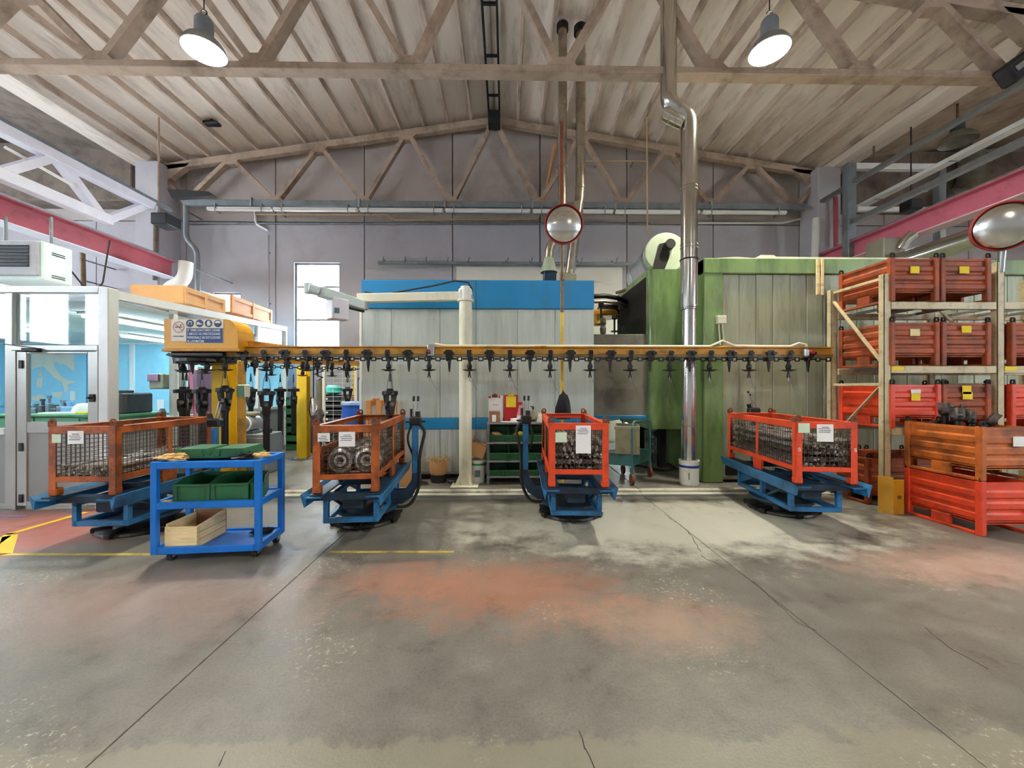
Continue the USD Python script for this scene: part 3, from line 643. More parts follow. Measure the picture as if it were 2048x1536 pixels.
# ------------------------------------------------------------------ link tunnel and green oven
TY = 6.45
t = thing('link_tunnel', 'grimy grey tunnel joining the blue booth to the green oven', 'machine', (X(1240, TY), TY, 1.0))
part(t, 'body', G().b2(x1 + .006, X(1299, TY), TY, 7.0, Z(832, TY), Z(668, TY), .01), 'tunnel_grey', w=True)
part(t, 'blue_edge', G().b2(x1 + .006, X(1299, TY), TY - .02, TY + .05, Z(838, TY), Z(831, TY), .006), 'blue_band', w=True)
OY = 5.85
ox0, ox1, ozt = X(1406, OY), 8.4, Z(515, OY)
t = thing('curing_oven', 'big green-framed curing oven with grimy grey wall panels behind the rack', 'oven', (5.5, OY, .05))
part(t, 'body', G().b2(ox0 + .03, ox1, OY + .06, 9.6, .08, ozt - .05, .01), 'oven_panel', w=True)
part(t, 'corner_post', G().b2(ox0, X(1446, OY), OY - .02, OY + .2, .05, ozt, .015), 'oven_green', w=True)
part(t, 'top_beam', G().b2(ox0, ox1, OY - .03, OY + .2, Z(546, OY), ozt, .012), 'oven_green', w=True)
part(t, 'side_beam', G().b2(ox0 - .01, ox0 + .1, OY + .2, 9.5, ozt - .25, ozt - .01, .012), 'oven_green', w=True)
part(t, 'side_sheet', G().b2(ox0, ox0 + .04, OY + .18, 9.5, .12, ozt - .24, .006), 'oven_green', w=True)
k = 0; xx = X(1446, OY)
while xx < ox1:
    part(t, 'wall_panel', G().b2(xx + .003, min(xx + .262, ox1) - .003, OY + (.028 if k % 3 else .02), OY + .07, .12, Z(546, OY), .006), 'oven_panel', w=True); xx += .262; k += 1
part(t, 'roof_foil', G().prism([(ox0 + .1, 0), (ox0 + .5, .03), (ox0 + .8, .012), (X(1520, OY), .035), (X(1522, OY), .06), (X(1548, OY), .06), (X(1552, OY), .035), (X(1620, OY), .03), (6.5, .025), (6.5, -.01), (ox0 + .1, -.01)], (0, OY + .0, ozt), (1, 0, 0), (0, 0, 1), (0, 1.0, 0)), 'cream_paint', w=True)
part(t, 'vent_hatch', G().b2(X(1452, OY), X(1484, OY), OY + .0, OY + .03, .16, .34, .004), 'soot_black', w=True)  # small black hatch plate low on the oven front
jb = part(t, 'junction_box', G().b2(X(1429, OY), X(1447, OY), OY - .09, OY - .02, Z(648, OY), Z(632, OY), .008), 'cream_paint', w=True)
part(t, 'conduit', G().cyl((X(1434, OY), OY - .05, Z(648, OY)), (X(1437, OY), OY - .05, Z(690, OY)), .012, 8).cyl((X(1441, OY), OY - .05, Z(648, OY)), (X(1444, OY), OY - .05, Z(686, OY)), .012, 8), 'cream_paint', w=True)
for px, w_ in ((1636, .026), (1645, .021)):
    solo('wood_batten', G().b2(X(px, OY - .06) - w_, X(px, OY - .06) + w_, OY - .07, OY - .045, Z(588, OY - .06), Z(514, OY - .06), .005), 'wood', f'pale {"wide" if w_ > .025 else "narrow"} wooden batten hanging on the green oven beam', 'batten')
# heat box in front of the oven's left flank, with rounded edges
HY = 6.35
hx0, hx1 = X(1297, HY), ox0 - .02; hz0, hz1 = Z(853, HY), Z(537, HY)
t = thing('heat_box', 'tall glossy green housing hanging beside the oven, above the floor', 'machine', ((hx0 + hx1) / 2, HY, hz0))
part(t, 'body', G().prism(sbox(hx0 + .1, HY + .1, hx1 - .1, 8.1).buffer(.1, quad_segs=5), (0, 0, hz0), (1, 0, 0), (0, 1, 0), (0, 0, hz1 - hz0)), 'oven_green', smooth=35, w=True)
part(t, 'dark_side', G().b2(hx0 - .012, hx0 + .02, HY + .12, 8.1, Z(668, HY), hz1 - .1, .004), 'soot_black', w=True)  # black sheet laid over the left face of the green housing
part(t, 'bottom_skirt', G().prism(sbox(hx0 + .12, HY + .12, hx1 - .12, 8.0).buffer(.1, quad_segs=5), (0, 0, hz0 - .05), (1, 0, 0), (0, 1, 0), (0, 0, .06)), 'oven_green', smooth=35, w=True)
for q in ((hx1 - .2, hx1 - .08, HY + .6, HY + .75), (hx0 + .3, hx0 + .42, 7.7, 7.82)): part(t, 'support_leg', G().b2(*q, .05, hz0, .01), 'soot_black', w=True)
# burner drum
c0, c1 = at(1331, 506, 6.75), at(1286, 556, 8.3)
ax = unit(c1 - c0)
t = thing('burner_drum', 'fat pale drum with a greenish end cap and sooty stub pipe', 'drum', (c0 + c1) / 2)
part(t, 'drum_body', G().lathe([(.335, 0), (.335, 1.55), (.3, 1.6), (0, 1.6)], c0 + ax * .05, 32, ax), 'tank_body', smooth=40, w=True)
part(t, 'end_cap', G().lathe([(0, -.03), (.33, -.03), (.355, -.01), (.355, .12), (.33, .13)], c0, 32, ax), 'tank_cap', smooth=40, w=True)
part(t, 'band', G().lathe([(.345, 0), (.352, .01), (.352, .04), (.345, .05)], c0 + ax * .25, 32, ax).lathe([(.342, 0), (.352, .01), (.352, .05), (.342, .06)], c0 + ax * 1.2, 32, ax), 'galv', smooth=40, w=True)
u = unit(np.cross(ax, (0, 0, 1))); v = np.cross(u, ax)
sp = c0 - ax * .03 - u * .02
if u[0] > 0: u = -u
part(t, 'stub_pipe', G().tube([c0 + ax * .02 + np.array([.03, 0, .1]), c0 - ax * .14 + np.array([.05, 0, .12])], .085, 18), 'soot_black', smooth=40, w=True)
part(t, 'soot_streak', G().prism(Polygon([(-.1, .12), (.06, .16), (.02, -.1), (-.06, -.3), (-.2, -.28), (-.14, -.05)]).buffer(.03), c0 - ax * .032, (1, 0, 0), np.cross(-ax, (1, 0, 0)) / np.linalg.norm(np.cross(-ax, (1, 0, 0))) * (1 if np.cross(-ax, (1, 0, 0))[2] > 0 else -1), -ax * .004), 'soot_black', w=True)
part(t, 'support_arm', G().bar(at(1262, 577, 7.6), at(1232, 586, 7.6), .05, .05), 'pipe_brown', w=True)
part(t, 'cradle', G().b2(c0[0] - .2, c0[0] + .25, 7.0, 7.9, hz1 - .01, c0[2] - .3, .01), 'soot_black', w=True)

# overhead conveyor seen again between the booth and the oven
QY = 7.2
t = thing('rear_conveyor_bend', 'oily curved conveyor track with hangers glimpsed between booth and oven', 'conveyor', at(1225, 620, QY))
cc = at(1196, 640, QY + .75)
pts = [at(1186, 593, QY), at(1210, 592, QY), at(1235, 596, QY + .1), at(1258, 606, QY + .3), at(1276, 620, QY + .7)]
part(t, 'track', G().tube(pts, .045, 8), 'black_oil', smooth=50, w=True)
part(t, 'track_lip', G().tube([p - np.array([0, 0, .1]) for p in pts], .03, 8), 'old_duct', smooth=50, w=True)
part(t, 'drive_wheel', G().lathe([(.0, 0), (.3, 0), (.33, .03), (.33, .09), (.3, .12), (0, .12)], at(1205, 636, QY + .6), 24), 'rail_yellow', w=True)
part(t, 'motor_block', G().box(at(1216, 622, QY + .55), (.38, .3, .22), .03), 'black_oil', w=True)
part(t, 'gear_cover', G().box(at(1196, 640, QY + .3), (.16, .2, .22), .03), 'box_yellow', w=True)
for px, py, l in ((1202, 606, .42), (1229, 630, .32), (1242, 612, .35), (1206, 642, .3)):
    p = at(px, py, QY + .05)
    part(t, 'hanger', G().cyl(p, p - (0, 0, l), .018, 8).box(p - (0, 0, .04), (.1, .05, .09), .015).cyl(p - (0, 0, l), p - (0, 0, l - .02), .07, 10).cyl(p - (0, 0, l), p - (0, 0, l + .14), .012, 6, .004), 'black_oil', w=True)
p = at(1206, 655, QY)
solo('drive_shaft', G().lathe([(.02, .3), (.05, .28), (.06, .2), (.045, .15), (.06, .1), (.05, 0)], p - (0, 0, .12), 12), 'forged', 'small shaft end hanging in the gap between booth and oven', 'shaft')

# ------------------------------------------------------------------ tall shiny duct with a bucket at its foot
DY = 5.76
xd, xu = X(1378, DY), X(1337, DY)
t = thing('exhaust_duct', 'tall shiny exhaust duct with two bends in front of the green oven', 'duct', (xd, DY, .05))
part(t, 'upper_run', G().tube(bend([np.array((xu, DY, roof(xu) - .12)), np.array((xu, DY, Z(203, DY))), np.array((xd, DY, Z(231, DY))), np.array((xd, DY, Z(520, DY)))], .12, 4), .118, 28), 'shiny_duct', smooth=45, w=True)
part(t, 'middle_run', G().cyl((xd, DY, Z(615, DY)), (xd, DY, Z(518, DY)), .122, 28, .122), 'shiny_duct', smooth=45, w=True)
part(t, 'lower_run', G().tube([(xd, DY, Z(925, DY)), (xd, DY, Z(855, DY)), (xd, DY, Z(616, DY))], [.108, .108, .1], 26), 'shiny_duct', smooth=45, w=True)
for py, r in ((371, .125), (378, .125), (487, .126), (494, .126), (518, .13), (612, .128), (617, .122), (735, .112), (852, .118)):
    part(t, 'joint_ring', G().lathe([(r - .01, -.012), (r, -.006), (r, .006), (r - .01, .012)], (xd, DY, Z(py, DY)), 28), 'shiny_duct' if py != 518 else 'soot_black', smooth=40, w=True)
a, b = np.array((X(1350, DY), DY, Z(212, DY))), np.array((X(1324, DY), DY - .05, Z(225, DY)))
br = part(t, 'branch', G().tube([np.array((X(1362, DY), DY - .02, Z(244, DY))), np.array((X(1322, DY), DY - .04, Z(229, DY)))], .095, 22), 'shiny_duct', smooth=45, w=True)
for e in (.3, .62, .97):
    q = np.array((X(1362 - 40 * e, DY), DY - .02 - .02 * e, Z(244 - 15 * e, DY))); part(br, 'band', G().cyl(q - (.012, 0, -.005), q + (.012, 0, -.005), .102, 22), 'shiny_duct', smooth=45, w=True)
t = thing('bucket', 'white bucket with a blue stripe under the foot of the tall shiny duct', 'bucket', (xd, DY, .05))
part(t, 'body', G().lathe([(0, 0), (.125, 0), (.135, .02), (.14, .35), (.146, .355), (.146, .37), (.13, .37), (.125, .03), (0, .03)], (0, 0, 0), 28), 'bucket_white', smooth=40)
part(t, 'stripe', G().lathe([(.1385, .265), (.1405, .265), (.1412, .3), (.1392, .3)], (0, 0, 0), 28), 'bucket_blue', smooth=40)
part(t, 'printed_mark', G().box((-.06, -.128, .15), (.012, .004, .1)), 'item_grey')

# ------------------------------------------------------------------ jib arm on a cream post
JY = 5.80
jx = X(931, JY); jt = Z(604, JY)
t = thing('jib_crane', 'cream jib post with a swinging arm and a grey outer arm carrying a box', 'jib crane', (jx, JY, .05))
part(t, 'post', G().lathe([(.095, 0), (.095, jt - .05)], (0, 0, 0), 28), 'cream_paint', smooth=40)
part(t, 'base_plate', G().b2(-.2, .2, -.2, .2, 0, .015, .004), 'cream_paint')
for a in range(4): part(t, 'gusset', G().prism([(.09, .015), (.18, .015), (.095, .17)], np.array([0, -.005, 0]) @ rotz(a * math.pi / 2 + .6).T, rotz(a * math.pi / 2 + .6) @ (1, 0, 0), (0, 0, 1), rotz(a * math.pi / 2 + .6) @ (0, .012, 0)), 'cream_paint')
part(t, 'head_plate', G().lathe([(.0, jt - .05), (.125, jt - .05), (.125, jt - .02), (0, jt - .02)], (0, 0, 0), 24), 'cream_paint')
part(t, 'pivot_head', G().lathe([(.075, jt - .02), (.075, Z(574, JY) - .05)], (0, 0, 0), 18).b2(-.1, .1, -.06, .06, Z(603, JY) - .05, Z(578, JY) - .05, .02), 'white_paint', smooth=40)
p, q = np.array((jx - .06, JY, Z(593, JY))), np.array((X(716, 5.82), 5.82, Z(598, 5.82)))
part(t, 'inner_arm', G().bar(p, q, .1, .13, ch=.01), 'cream_paint', w=True)
part(t, 'cable', G().tube([q + (.1, 0, .1), q + (.3, 0, .06), q + (.5, 0, .08), p + (-.4, 0, .16), p + (-.1, 0, .23), p + (.1, -.03, .2), p + (.16, -.03, .1), p + (.14, -.02, -.02)], .012, 7), 'rubber', smooth=50, w=True)
part(t, 'lock_knob', G().box(p + (.15, -.02, -.03), (.05, .06, .09), .01), 'galv', w=True)
pv = np.array((X(727, 5.82), 5.82, Z(612, 5.82)))
part(t, 'elbow_pivot', G().lathe([(.06, -.06), (.075, -.04), (.075, .05), (.06, .07)], pv, 18), 'heater_grey', smooth=40, w=True)
e = at(640, 583, 4.95)
part(t, 'outer_arm', G().bar(pv, e, .11, .13, ch=.012), 'heater_white', w=True)
part(t, 'arm_underside_hose', G().tube([pv - (0, 0, .09), (pv * .6 + e * .4) - (0, 0, .1), (pv * .3 + e * .7) - (0, 0, .075)], .018, 7), 'rubber', w=True)
e2 = at(617, 577, 4.9)
part(t, 'arm_end_bracket', G().bar(e, e2, .15, .1, ch=.015).cyl(e2 - (0, 0, .06), e2 + (0, 0, .06), .05, 12), 'heater_white', w=True)
bc = (at(656, 612, 5.1) + at(694, 620, 5.35)) / 2
part(t, 'control_box', G().box(bc - (0, 0, .02), (.23, .18, .28), .012, rz=.9), 'lilac_white', w=True)
part(t, 'box_plate', G().box(bc + (.05, -.14, -.06), (.06, .012, .07), .003, rz=.35), 'item_grey', w=True)

# ------------------------------------------------------------------ convex mirrors
def mirror(t, c, r, aim):
    ax = unit(aim); R_ = 1.6 * r
    prof = [(r * math.sin(a) / math.sin(1.0), .24 * r - (r / math.sin(1.0)) * (1 - math.cos(a)) * .55) for a in np.linspace(0, 1.0, 12)]
    part(t, 'mirror_dome', G().lathe([(0, prof[-1][1])] + [(a, b) for a, b in prof[::-1]], c, 40, ax), 'mirror', smooth=60, w=True)
    part(t, 'rim', G().lathe([(r * .99, prof[-1][1] - .02), (r * 1.05, prof[-1][1] - .02), (r * 1.05, prof[-1][1] + .02), (r * .99, prof[-1][1] + .025)], c, 40, ax), 'mirror_rim', smooth=40, w=True)
    part(t, 'back_shell', G().lathe([(0, prof[-1][1] - .07), (r * .7, prof[-1][1] - .06), (r, prof[-1][1] - .02)], c, 30, ax), 'item_dark', smooth=40, w=True)
PY = 5.62
px_ = X(1124, PY)
t = thing('mirror_pole', 'tall pole, yellow in the middle and rusty above, carrying a round convex mirror', 'pole', (px_, PY, .05))
part(t, 'lower_pole', G().cyl((px_, PY, .05), (px_, PY, Z(625, PY)), .026, 12), 'pipe_yellow', smooth=40, w=True)
part(t, 'middle_pole', G().cyl((px_, PY, Z(625, PY)), (px_, PY, Z(400, PY)), .024, 12), 'pipe_brown', smooth=40, w=True)
part(t, 'sleeve', G().cyl((px_, PY, Z(560, PY)), (px_, PY, Z(545, PY)), .036, 12), 'pipe_brown', smooth=40, w=True)
part(t, 'rusty_top', G().b2(px_ - .03, px_ + .02, PY - .02, PY + .02, Z(410, PY), Z(243, PY), .006), 'rust', w=True)
part(t, 'floor_flange', G().cyl((px_, PY, .05), (px_, PY, .065), .08, 16), 'galv_dull', w=True)
mc = at(1128, 448, 5.5)
t = thing('convex_mirror', 'round convex mirror with a red rim on the tall pole', 'mirror', mc)
mirror(t, mc, .265, (-.05, -1, -.12))
m2 = at(2010, 452, 4.52)
t = thing('convex_mirror', 'round convex mirror with a brown rim above the right rack upright', 'mirror', m2)
mirror(t, m2, .27, (-.75, -1, -.25))
part(t, 'bracket_pole', G().cyl((X(2001, 4.62), 4.62, 2.9), (X(2001, 4.62), 4.6, m2[2] - .2), .035, 14), 'galv', smooth=40, w=True)
part(t, 'bracket_arm', G().bar((X(2001, 4.62), 4.6, m2[2] - .2), m2 + (.12, .14, -.05), .04, .04), 'galv', w=True)

# ================================================================== OVERHEAD CHAIN CONVEYOR
CY, CZ = 5.2, Z(703, 5.2)
cl, cr = -3.85, X(1662, CY)
arcp = arc((cl, CY + 1.0, CZ), 1.0, -90, -215, 13)
path = [np.array((cr, CY, CZ)), np.array((cl, CY, CZ))] + arcp[1:]
NB = len(path) - 1
# the rear run leaves the loop towards the booth's left end
path += [np.array(p + (CZ,)) for p in ((-4.5, 7.05), (-4.2, 7.35), (-3.8, 7.65), (-3.4, 7.9), (-3.0, 8.2))]
path = [np.asarray(p, float) for p in path]
def track_at(px, test=lambda p: True):
    best = None
    for a, b in zip(path[1:], path[2:]):
        for f in np.linspace(0, 1, 12):
            p = a + (b - a) * f
            if not test(p): continue
            dx, dy = p[0] * math.cos(YAW) - p[1] * math.sin(YAW), p[0] * math.sin(YAW) + p[1] * math.cos(YAW)
            e = abs(1024 + F * dx / dy - px)
            if best is None or e < best[0]: best = (e, p)
    return best[1]
def rail_section(g, pts, z0, hw, h, tw):
    """An I-shaped rail swept along pts: two flanges and a web."""
    for i in range(len(pts) - 1):
        a, b = pts[i], pts[i + 1]; d = unit(b - a) * .004
        for c, w_, hh in ((0, hw, .012), (h, hw, .012), (h / 2, tw, h)):
            g.bar(a - d + (0, 0, z0 + c), b + d + (0, 0, z0 + c), w_, hh)
    return g
t = thing('conveyor_track', 'yellow overhead conveyor track running across the hall and looping back at its left end', 'conveyor', (0, CY, CZ))
part(t, 'front_rail', rail_section(G(), path[:2], -.03, .085, .088, .012), 'rail_yellow', w=True)
part(t, 'running_channel', G().b2(cl, cr, CY - .038, CY + .038, CZ - .078, CZ - .03, .006), 'rail_lower', w=True)
part(t, 'curved_rail', rail_section(G(), path[1:NB + 1], -.03, .085, .088, .012), 'rail_yellow', w=True)
part(t, 'return_rail', rail_section(G(), path[NB:], -.03, .085, .088, .012), 'rail_yellow', w=True)
xq = X(862, CY)
part(t, 'joint_plate', G().b2(xq - .04, xq + .05, CY - .06, CY + .06, CZ - .07, CZ + .09, .01), 'galv', w=True)
part(t, 'stop_button', G().cyl((xq - .02, CY - .06, CZ), (xq - .02, CY - .09, CZ), .022, 14), 'mirror_rim', w=True)
part(t, 'top_conduit', G().tube([(xq + .05, CY, CZ + .1), (xq + .2, CY, CZ + .075), (X(1420, CY), CY, CZ + .075), (X(1445, CY), CY, CZ + .15), (X(1470, CY), CY, CZ + .08), (X(1580, CY), CY, CZ + .075), (X(1598, CY), CY, CZ + .12), (X(1612, CY), CY, CZ + .1), (X(1614, CY), CY, CZ + .0)], .016, 8), 'cream_paint', smooth=50, w=True)
part(t, 'cover_plate', G().prism([(X(475, CY), -.06), (X(475, CY), .16), (X(600, CY), .06), (X(600, CY), -.06)], (0, CY + .06, CZ), (1, 0, 0), (0, 0, 1), (0, .03, 0)), 'rail_yellow', w=True)
for px in (1080, 1448): part(t, 'splice_plate', G().b2(X(px, CY) - .08, X(px, CY) + .08, CY - .05, CY + .05, CZ + .05, CZ + .075, .006), 'rail_yellow', w=True)
part(t, 'limit_switch', G().box((X(1605, CY), CY - .06, CZ - .02), (.07, .06, .1), .012), 'galv', w=True)
part(t, 'emergency_button', G().cyl((X(1615, CY), CY - .06, CZ - .01), (X(1615, CY), CY - .1, CZ - .01), .025, 14), 'red_card', w=True)

def walk(pts, s):
    for a, b in zip(pts, pts[1:]):
        l = np.linalg.norm(b - a)
        if s <= l: return a + (b - a) * s / l, math.atan2(b[1] - a[1], b[0] - a[0])
        s -= l
    return None
# chain: short links, alternately flat and upright
full = sum(np.linalg.norm(b - a) for a, b in zip(path, path[1:]))
ch = thing('conveyor_chain', 'dark oily conveyor chain hanging just below the yellow track', 'chain', (0, CY, CZ - .1))
PITCH = .0715; s = PITCH / 2; i = 0
while s < full - .05:
    p, a = walk(path, s)
    if p is None: break
    g = G(); l = PITCH * .66; R = rotz(a)
    p = p - (0, 0, .1)
    if i % 2 == 0:
        for zz in (-.024, .024): g.box(p + (0, 0, zz), (l * 1.35, .016, .016), .003, R=R)
        for xx in (-l * .6, l * .6): g.box(p + R @ (xx, 0, 0), (.016, .016, .05), .003, R=R)
    else: g.box(p, (l * 1.4, .04, .02), .005, R=R)
    if i < 296: part(ch, 'chain_link', g, 'chain_steel', w=True)
    s += PITCH; i += 1

# trolleys with a tapered pin, and trolleys with a round plate
def zs(g, k=.76):
    v, f = g.done(); v = v.copy(); v[:, 2] = v[:, 2] * k - .02; return v, f
def make_pin(label, group):
    t = thing('pin_trolley', label, 'trolley', (0, 0, 0), group=group)
    part(t, 'yoke', zs(G().b2(-.045, .045, -.055, -.042, -.09, .05, .006).b2(-.045, .045, .042, .055, -.09, .05, .006).b2(-.03, .03, -.05, .05, -.13, -.085, .01)), 'chain_steel')
    for sx in (-.04, .04): part(t, 'roller', zs(G().cyl((sx, -.075, -.005), (sx, -.035, -.005), .028, 14)), 'chain_steel', smooth=40)
    part(t, 'drop_pin', zs(G().tube([(0, 0, -.12), (0, 0, -.2), (0, 0, -.3), (.004, 0, -.335)], [.024, .021, .012, .007], 10)), 'chain_steel', smooth=40)
    return t
def make_plate(label, group):
    t = thing('plate_trolley', label, 'trolley', (0, 0, 0), group=group)
    part(t, 'yoke', zs(G().b2(-.03, .03, -.055, -.042, -.09, .05, .006).b2(-.03, .03, .042, .055, -.09, .05, .006).b2(-.025, .025, -.05, .05, -.14, -.085, .01)), 'chain_steel')
    part(t, 'roller', zs(G().cyl((0, -.075, .0), (0, -.035, .0), .03, 14)), 'chain_steel', smooth=40)
    part(t, 'spindle', zs(G().lathe([(.018, -.31), (.03, -.275), (.036, -.24), (.03, -.205), (.02, -.19), (.018, -.12)], (0, 0, 0), 12)), 'chain_steel', smooth=40)
    part(t, 'catch_plate', zs(G().lathe([(.02, -.325), (.05, -.318), (.095, -.298), (.095, -.292), (.04, -.298), (.0, -.29)], (0, 0, 0), 16)), 'chain_steel', smooth=30)
    return t
def make_clip(label, group):
    t = thing('hook_clip', label, 'hook', (0, 0, 0), group=group)
    part(t, 'clip', G().prism([(-.006, 0), (.006, 0), (.022, -.09), (.012, -.1), (0, -.055), (-.012, -.1), (-.022, -.09)], (0, .005, 0), (1, 0, 0), (0, 0, 1), (0, -.01, 0)), 'black_oil')
    part(t, 'hook', G().tube([(0, 0, -.05), (0, 0, -.12)] + [tuple(q) for q in arc((.014, 0, -.13), .014, 180, 330, 6, (1, 0, 0), (0, 0, 1))], .004, 6), 'galv')
    part(t, 'wire', G().tube([(.02, 0, -.09), (.06, .01, -.2), (.1, .02, -.27)], .0015, 4), 'black_oil')
    return t
def sx_(x): return (x - cr) / (cl - cr) * abs(cr - cl)
k0 = X(450, CY); step = (X(1100, CY) - X(450, CY)) / 16
protos = {}
def before(px):
    for lim, w_ in ((520, 'before the office glass'), (715, 'before the walkway left of the booth'), (905, 'before the booth, left of the cream post'), (957, 'before the cream jib post'), (1187, 'before the booth, right of the cream post'), (1300, 'before the link tunnel'), (1402, 'before the green heat box')):
        if px < lim: return w_
    return 'before the oven panels'
def put(kind, make, p, rz, label, group):
    if (kind, label) not in protos:
        t = make(label, group); protos[kind, label] = t
        op = UsdGeom.Xform(t).GetOrderedXformOps(); op[0].Set(Gf.Vec3d(*map(float, p))); op[1].Set(math.degrees(rz)); LOC[str(t.GetPath())] = (np.asarray(p), rz)
        return t
    return dup(protos[kind, label], p, rz, label, group)
plates = []
for k in range(0, 31):
    x = k0 + step * k
    if x > cr - .05: break
    p = np.array((x, CY, CZ))
    if k % 2: put('pin', make_pin, p, 0, 'black chain trolley with a tapered pin ' + before(450 + 40.6 * k), 'pin trolleys on the front run')
    else:
        put('plate', make_plate, p, 0, 'black chain trolley with a round plate ' + before(450 + 40.6 * k), 'plate trolleys on the front run'); plates.append(p)
        if k >= 10 or k in (6,): put('clip', make_clip, p - (0, 0, .255), 0, 'small empty wire hook clip ' + before(450 + 40.6 * k), 'empty hook clips on the front run')
s = abs(cr - cl) + .12; k = 0
while s < full - .1:
    p, a = walk(path, s)
    if k % 2: put('pin2', make_pin, p, a, 'black pin trolley on the loop or rear run of the track', 'pin trolleys on the loop')
    else:
        put('plate2', make_plate, p, a, 'black plate trolley on the loop or rear run of the track', 'plate trolleys on the loop'); plates.append(p)
    s += step * .97; k += 1

# drive unit with safety sign
BY = 5.05
bx0, bx1, bz0, bz1 = X(328, BY), X(476, BY), Z(699, BY), Z(640, BY)
t = thing('drive_unit', 'yellow drive housing with a rounded corner at the left end of the track', 'drive unit', ((bx0 + bx1) / 2, BY, bz0))
r = .16
prof = [(bx0, bz0), (bx1, bz0), (bx1, bz1 - r * 1.3)] + [(bx1 - r + r * math.cos(a), bz1 - r * 1.3 + r * 1.3 * math.sin(a)) for a in np.linspace(.1, math.pi / 2, 8)] + [(bx0, bz1)]
part(t, 'housing', G().prism(prof, (0, BY, 0), (1, 0, 0), (0, 0, 1), (0, .32, 0)), 'box_yellow', w=True)
part(t, 'base_lip', G().b2(bx0 - .02, bx1 + .03, BY - .02, BY + .6, bz0 - .03, bz0 + .005, .006), 'rail_yellow', w=True)
part(t, 'gear_tray', G().b2(bx0 + .05, X(440, BY), BY + .02, BY + .7, bz0 - .1, bz0 - .03, .02), 'black_oil', w=True)
sw = np.array((X(372, BY), BY + .35, bz0 - .17))
part(t, 'sprocket', G().lathe([(0, 0), (.3, 0), (.34, .02), (.34, .06), (.3, .08), (0, .08)], sw, 20), 'black_oil', w=True)
part(t, 'hook_arm', G().prism([(0, 0), (.12, -.02), (.1, -.14), (.06, -.14), (.05, -.06), (-.04, -.03)], (bx0 - .03, BY + .1, bz0 - .04), (1, 0, 0), (0, 0, 1), (0, .05, 0)), 'black_oil', w=True)
s1 = thing('safety_sign', 'cream no-smoking notice with a faded red ring on the drive housing', 'sign', (X(357, BY), BY - .006, Z(684, BY)))
n0, n1 = X(343, BY), X(373, BY)
part(s1, 'plate', G().b2(n0, n1, BY - .006, BY - .001, Z(684, BY), Z(641, BY)), 'sign_white', w=True)
rc = np.array((X(358, BY), BY - .0075, Z(656, BY)))
part(s1, 'ring', G().lathe([(.062, -.001), (.074, -.001), (.074, .001), (.062, .001), (.062, -.001)], rc, 28, (0, -1, 0)).bar(rc + (-.045, 0, .045), rc + (.045, 0, -.045), .002, .012, up=(1, 0, 1)), 'sign_red', w=True)
part(s1, 'cigarette', G().box(rc - (0, .0005, 0), (.085, .001, .012)).box(rc + (.03, -.0005, .025), (.012, .001, .022)), 'ink', w=True)
part(s1, 'caption', G().text('VIETATO FUMARE', .012, (n0 + .03, BY - .0062, Z(675, BY)), width=n1 - n0 - .06), 'ink', w=True)
s2 = thing('safety_sign', 'blue and cream protective-equipment sign with four round pictograms on the drive housing', 'sign', (X(410, BY), BY - .006, Z(687, BY)))
m0, m1, q0, q1, q2 = X(373.5, BY), X(447, BY), Z(687, BY), Z(658, BY), Z(641, BY)
part(s2, 'plate', G().b2(m0, m1, BY - .006, BY - .001, q0 - .004, q2), 'sign_cream', w=True)
part(s2, 'blue_field', G().b2(m0 + .003, m1 - .004, BY - .008, BY - .006, q0, q1), 'sign_blue', w=True)
for i, px in enumerate((381, 400, 418, 436.5)):
    c = np.array((X(px, BY), BY - .0072, Z(648.5, BY)))
    part(s2, 'pictogram_disc', G().lathe([(0, -.001), (.048, -.001), (.048, .001), (0, .001)], c, 26, (0, -1, 0)), 'sign_blue', w=True)
    g = G()
    o = c - (0, .0013, 0)
    if i == 0: g.prism(Polygon([(-.03, -.01), (-.02, .028), (.02, .028), (.03, -.01), (.02, -.02), (.016, .016), (-.016, .016), (-.02, -.02)]), o, (1, 0, 0), (0, 0, 1), (0, -.001, 0))
    if i == 1: g.prism(Polygon([(-.036, -.016), (-.036, .012), (-.012, .02), (.004, .004), (.034, -.006), (.036, -.016)]), o, (1, 0, 0), (0, 0, 1), (0, -.001, 0))
    if i == 2: g.prism(Polygon([(-.016, -.03), (-.022, .0), (-.014, .03), (.0, .036), (.018, .028), (.018, .004), (.03, -.004), (.022, -.018), (.016, -.03)]), o, (1, 0, 0), (0, 0, 1), (0, -.001, 0))
    if i == 3: g.prism(Polygon([(-.036, .004), (-.026, .03), (0, .037), (.026, .03), (.036, .004)]), o, (1, 0, 0), (0, 0, 1), (0, -.001, 0))
    part(s2, 'pictogram', g, 'sign_cream', w=True)
hh = (q1 - q0) / 4
for i, (line, wd) in enumerate((("E' OBBLIGATORIO USARE", .94), ('I MEZZI DI PROTEZIONE', .94), ('PERSONALI IN DOTAZIONE', .94), ('AL LAVORATORE', .48))):
    part(s2, 'text_line', G().text(line, hh * .62, (m0 + .012, BY - .0081, q1 - hh * (i + .84)), width=(m1 - m0 - .02) * wd), 'text_white', w=True)

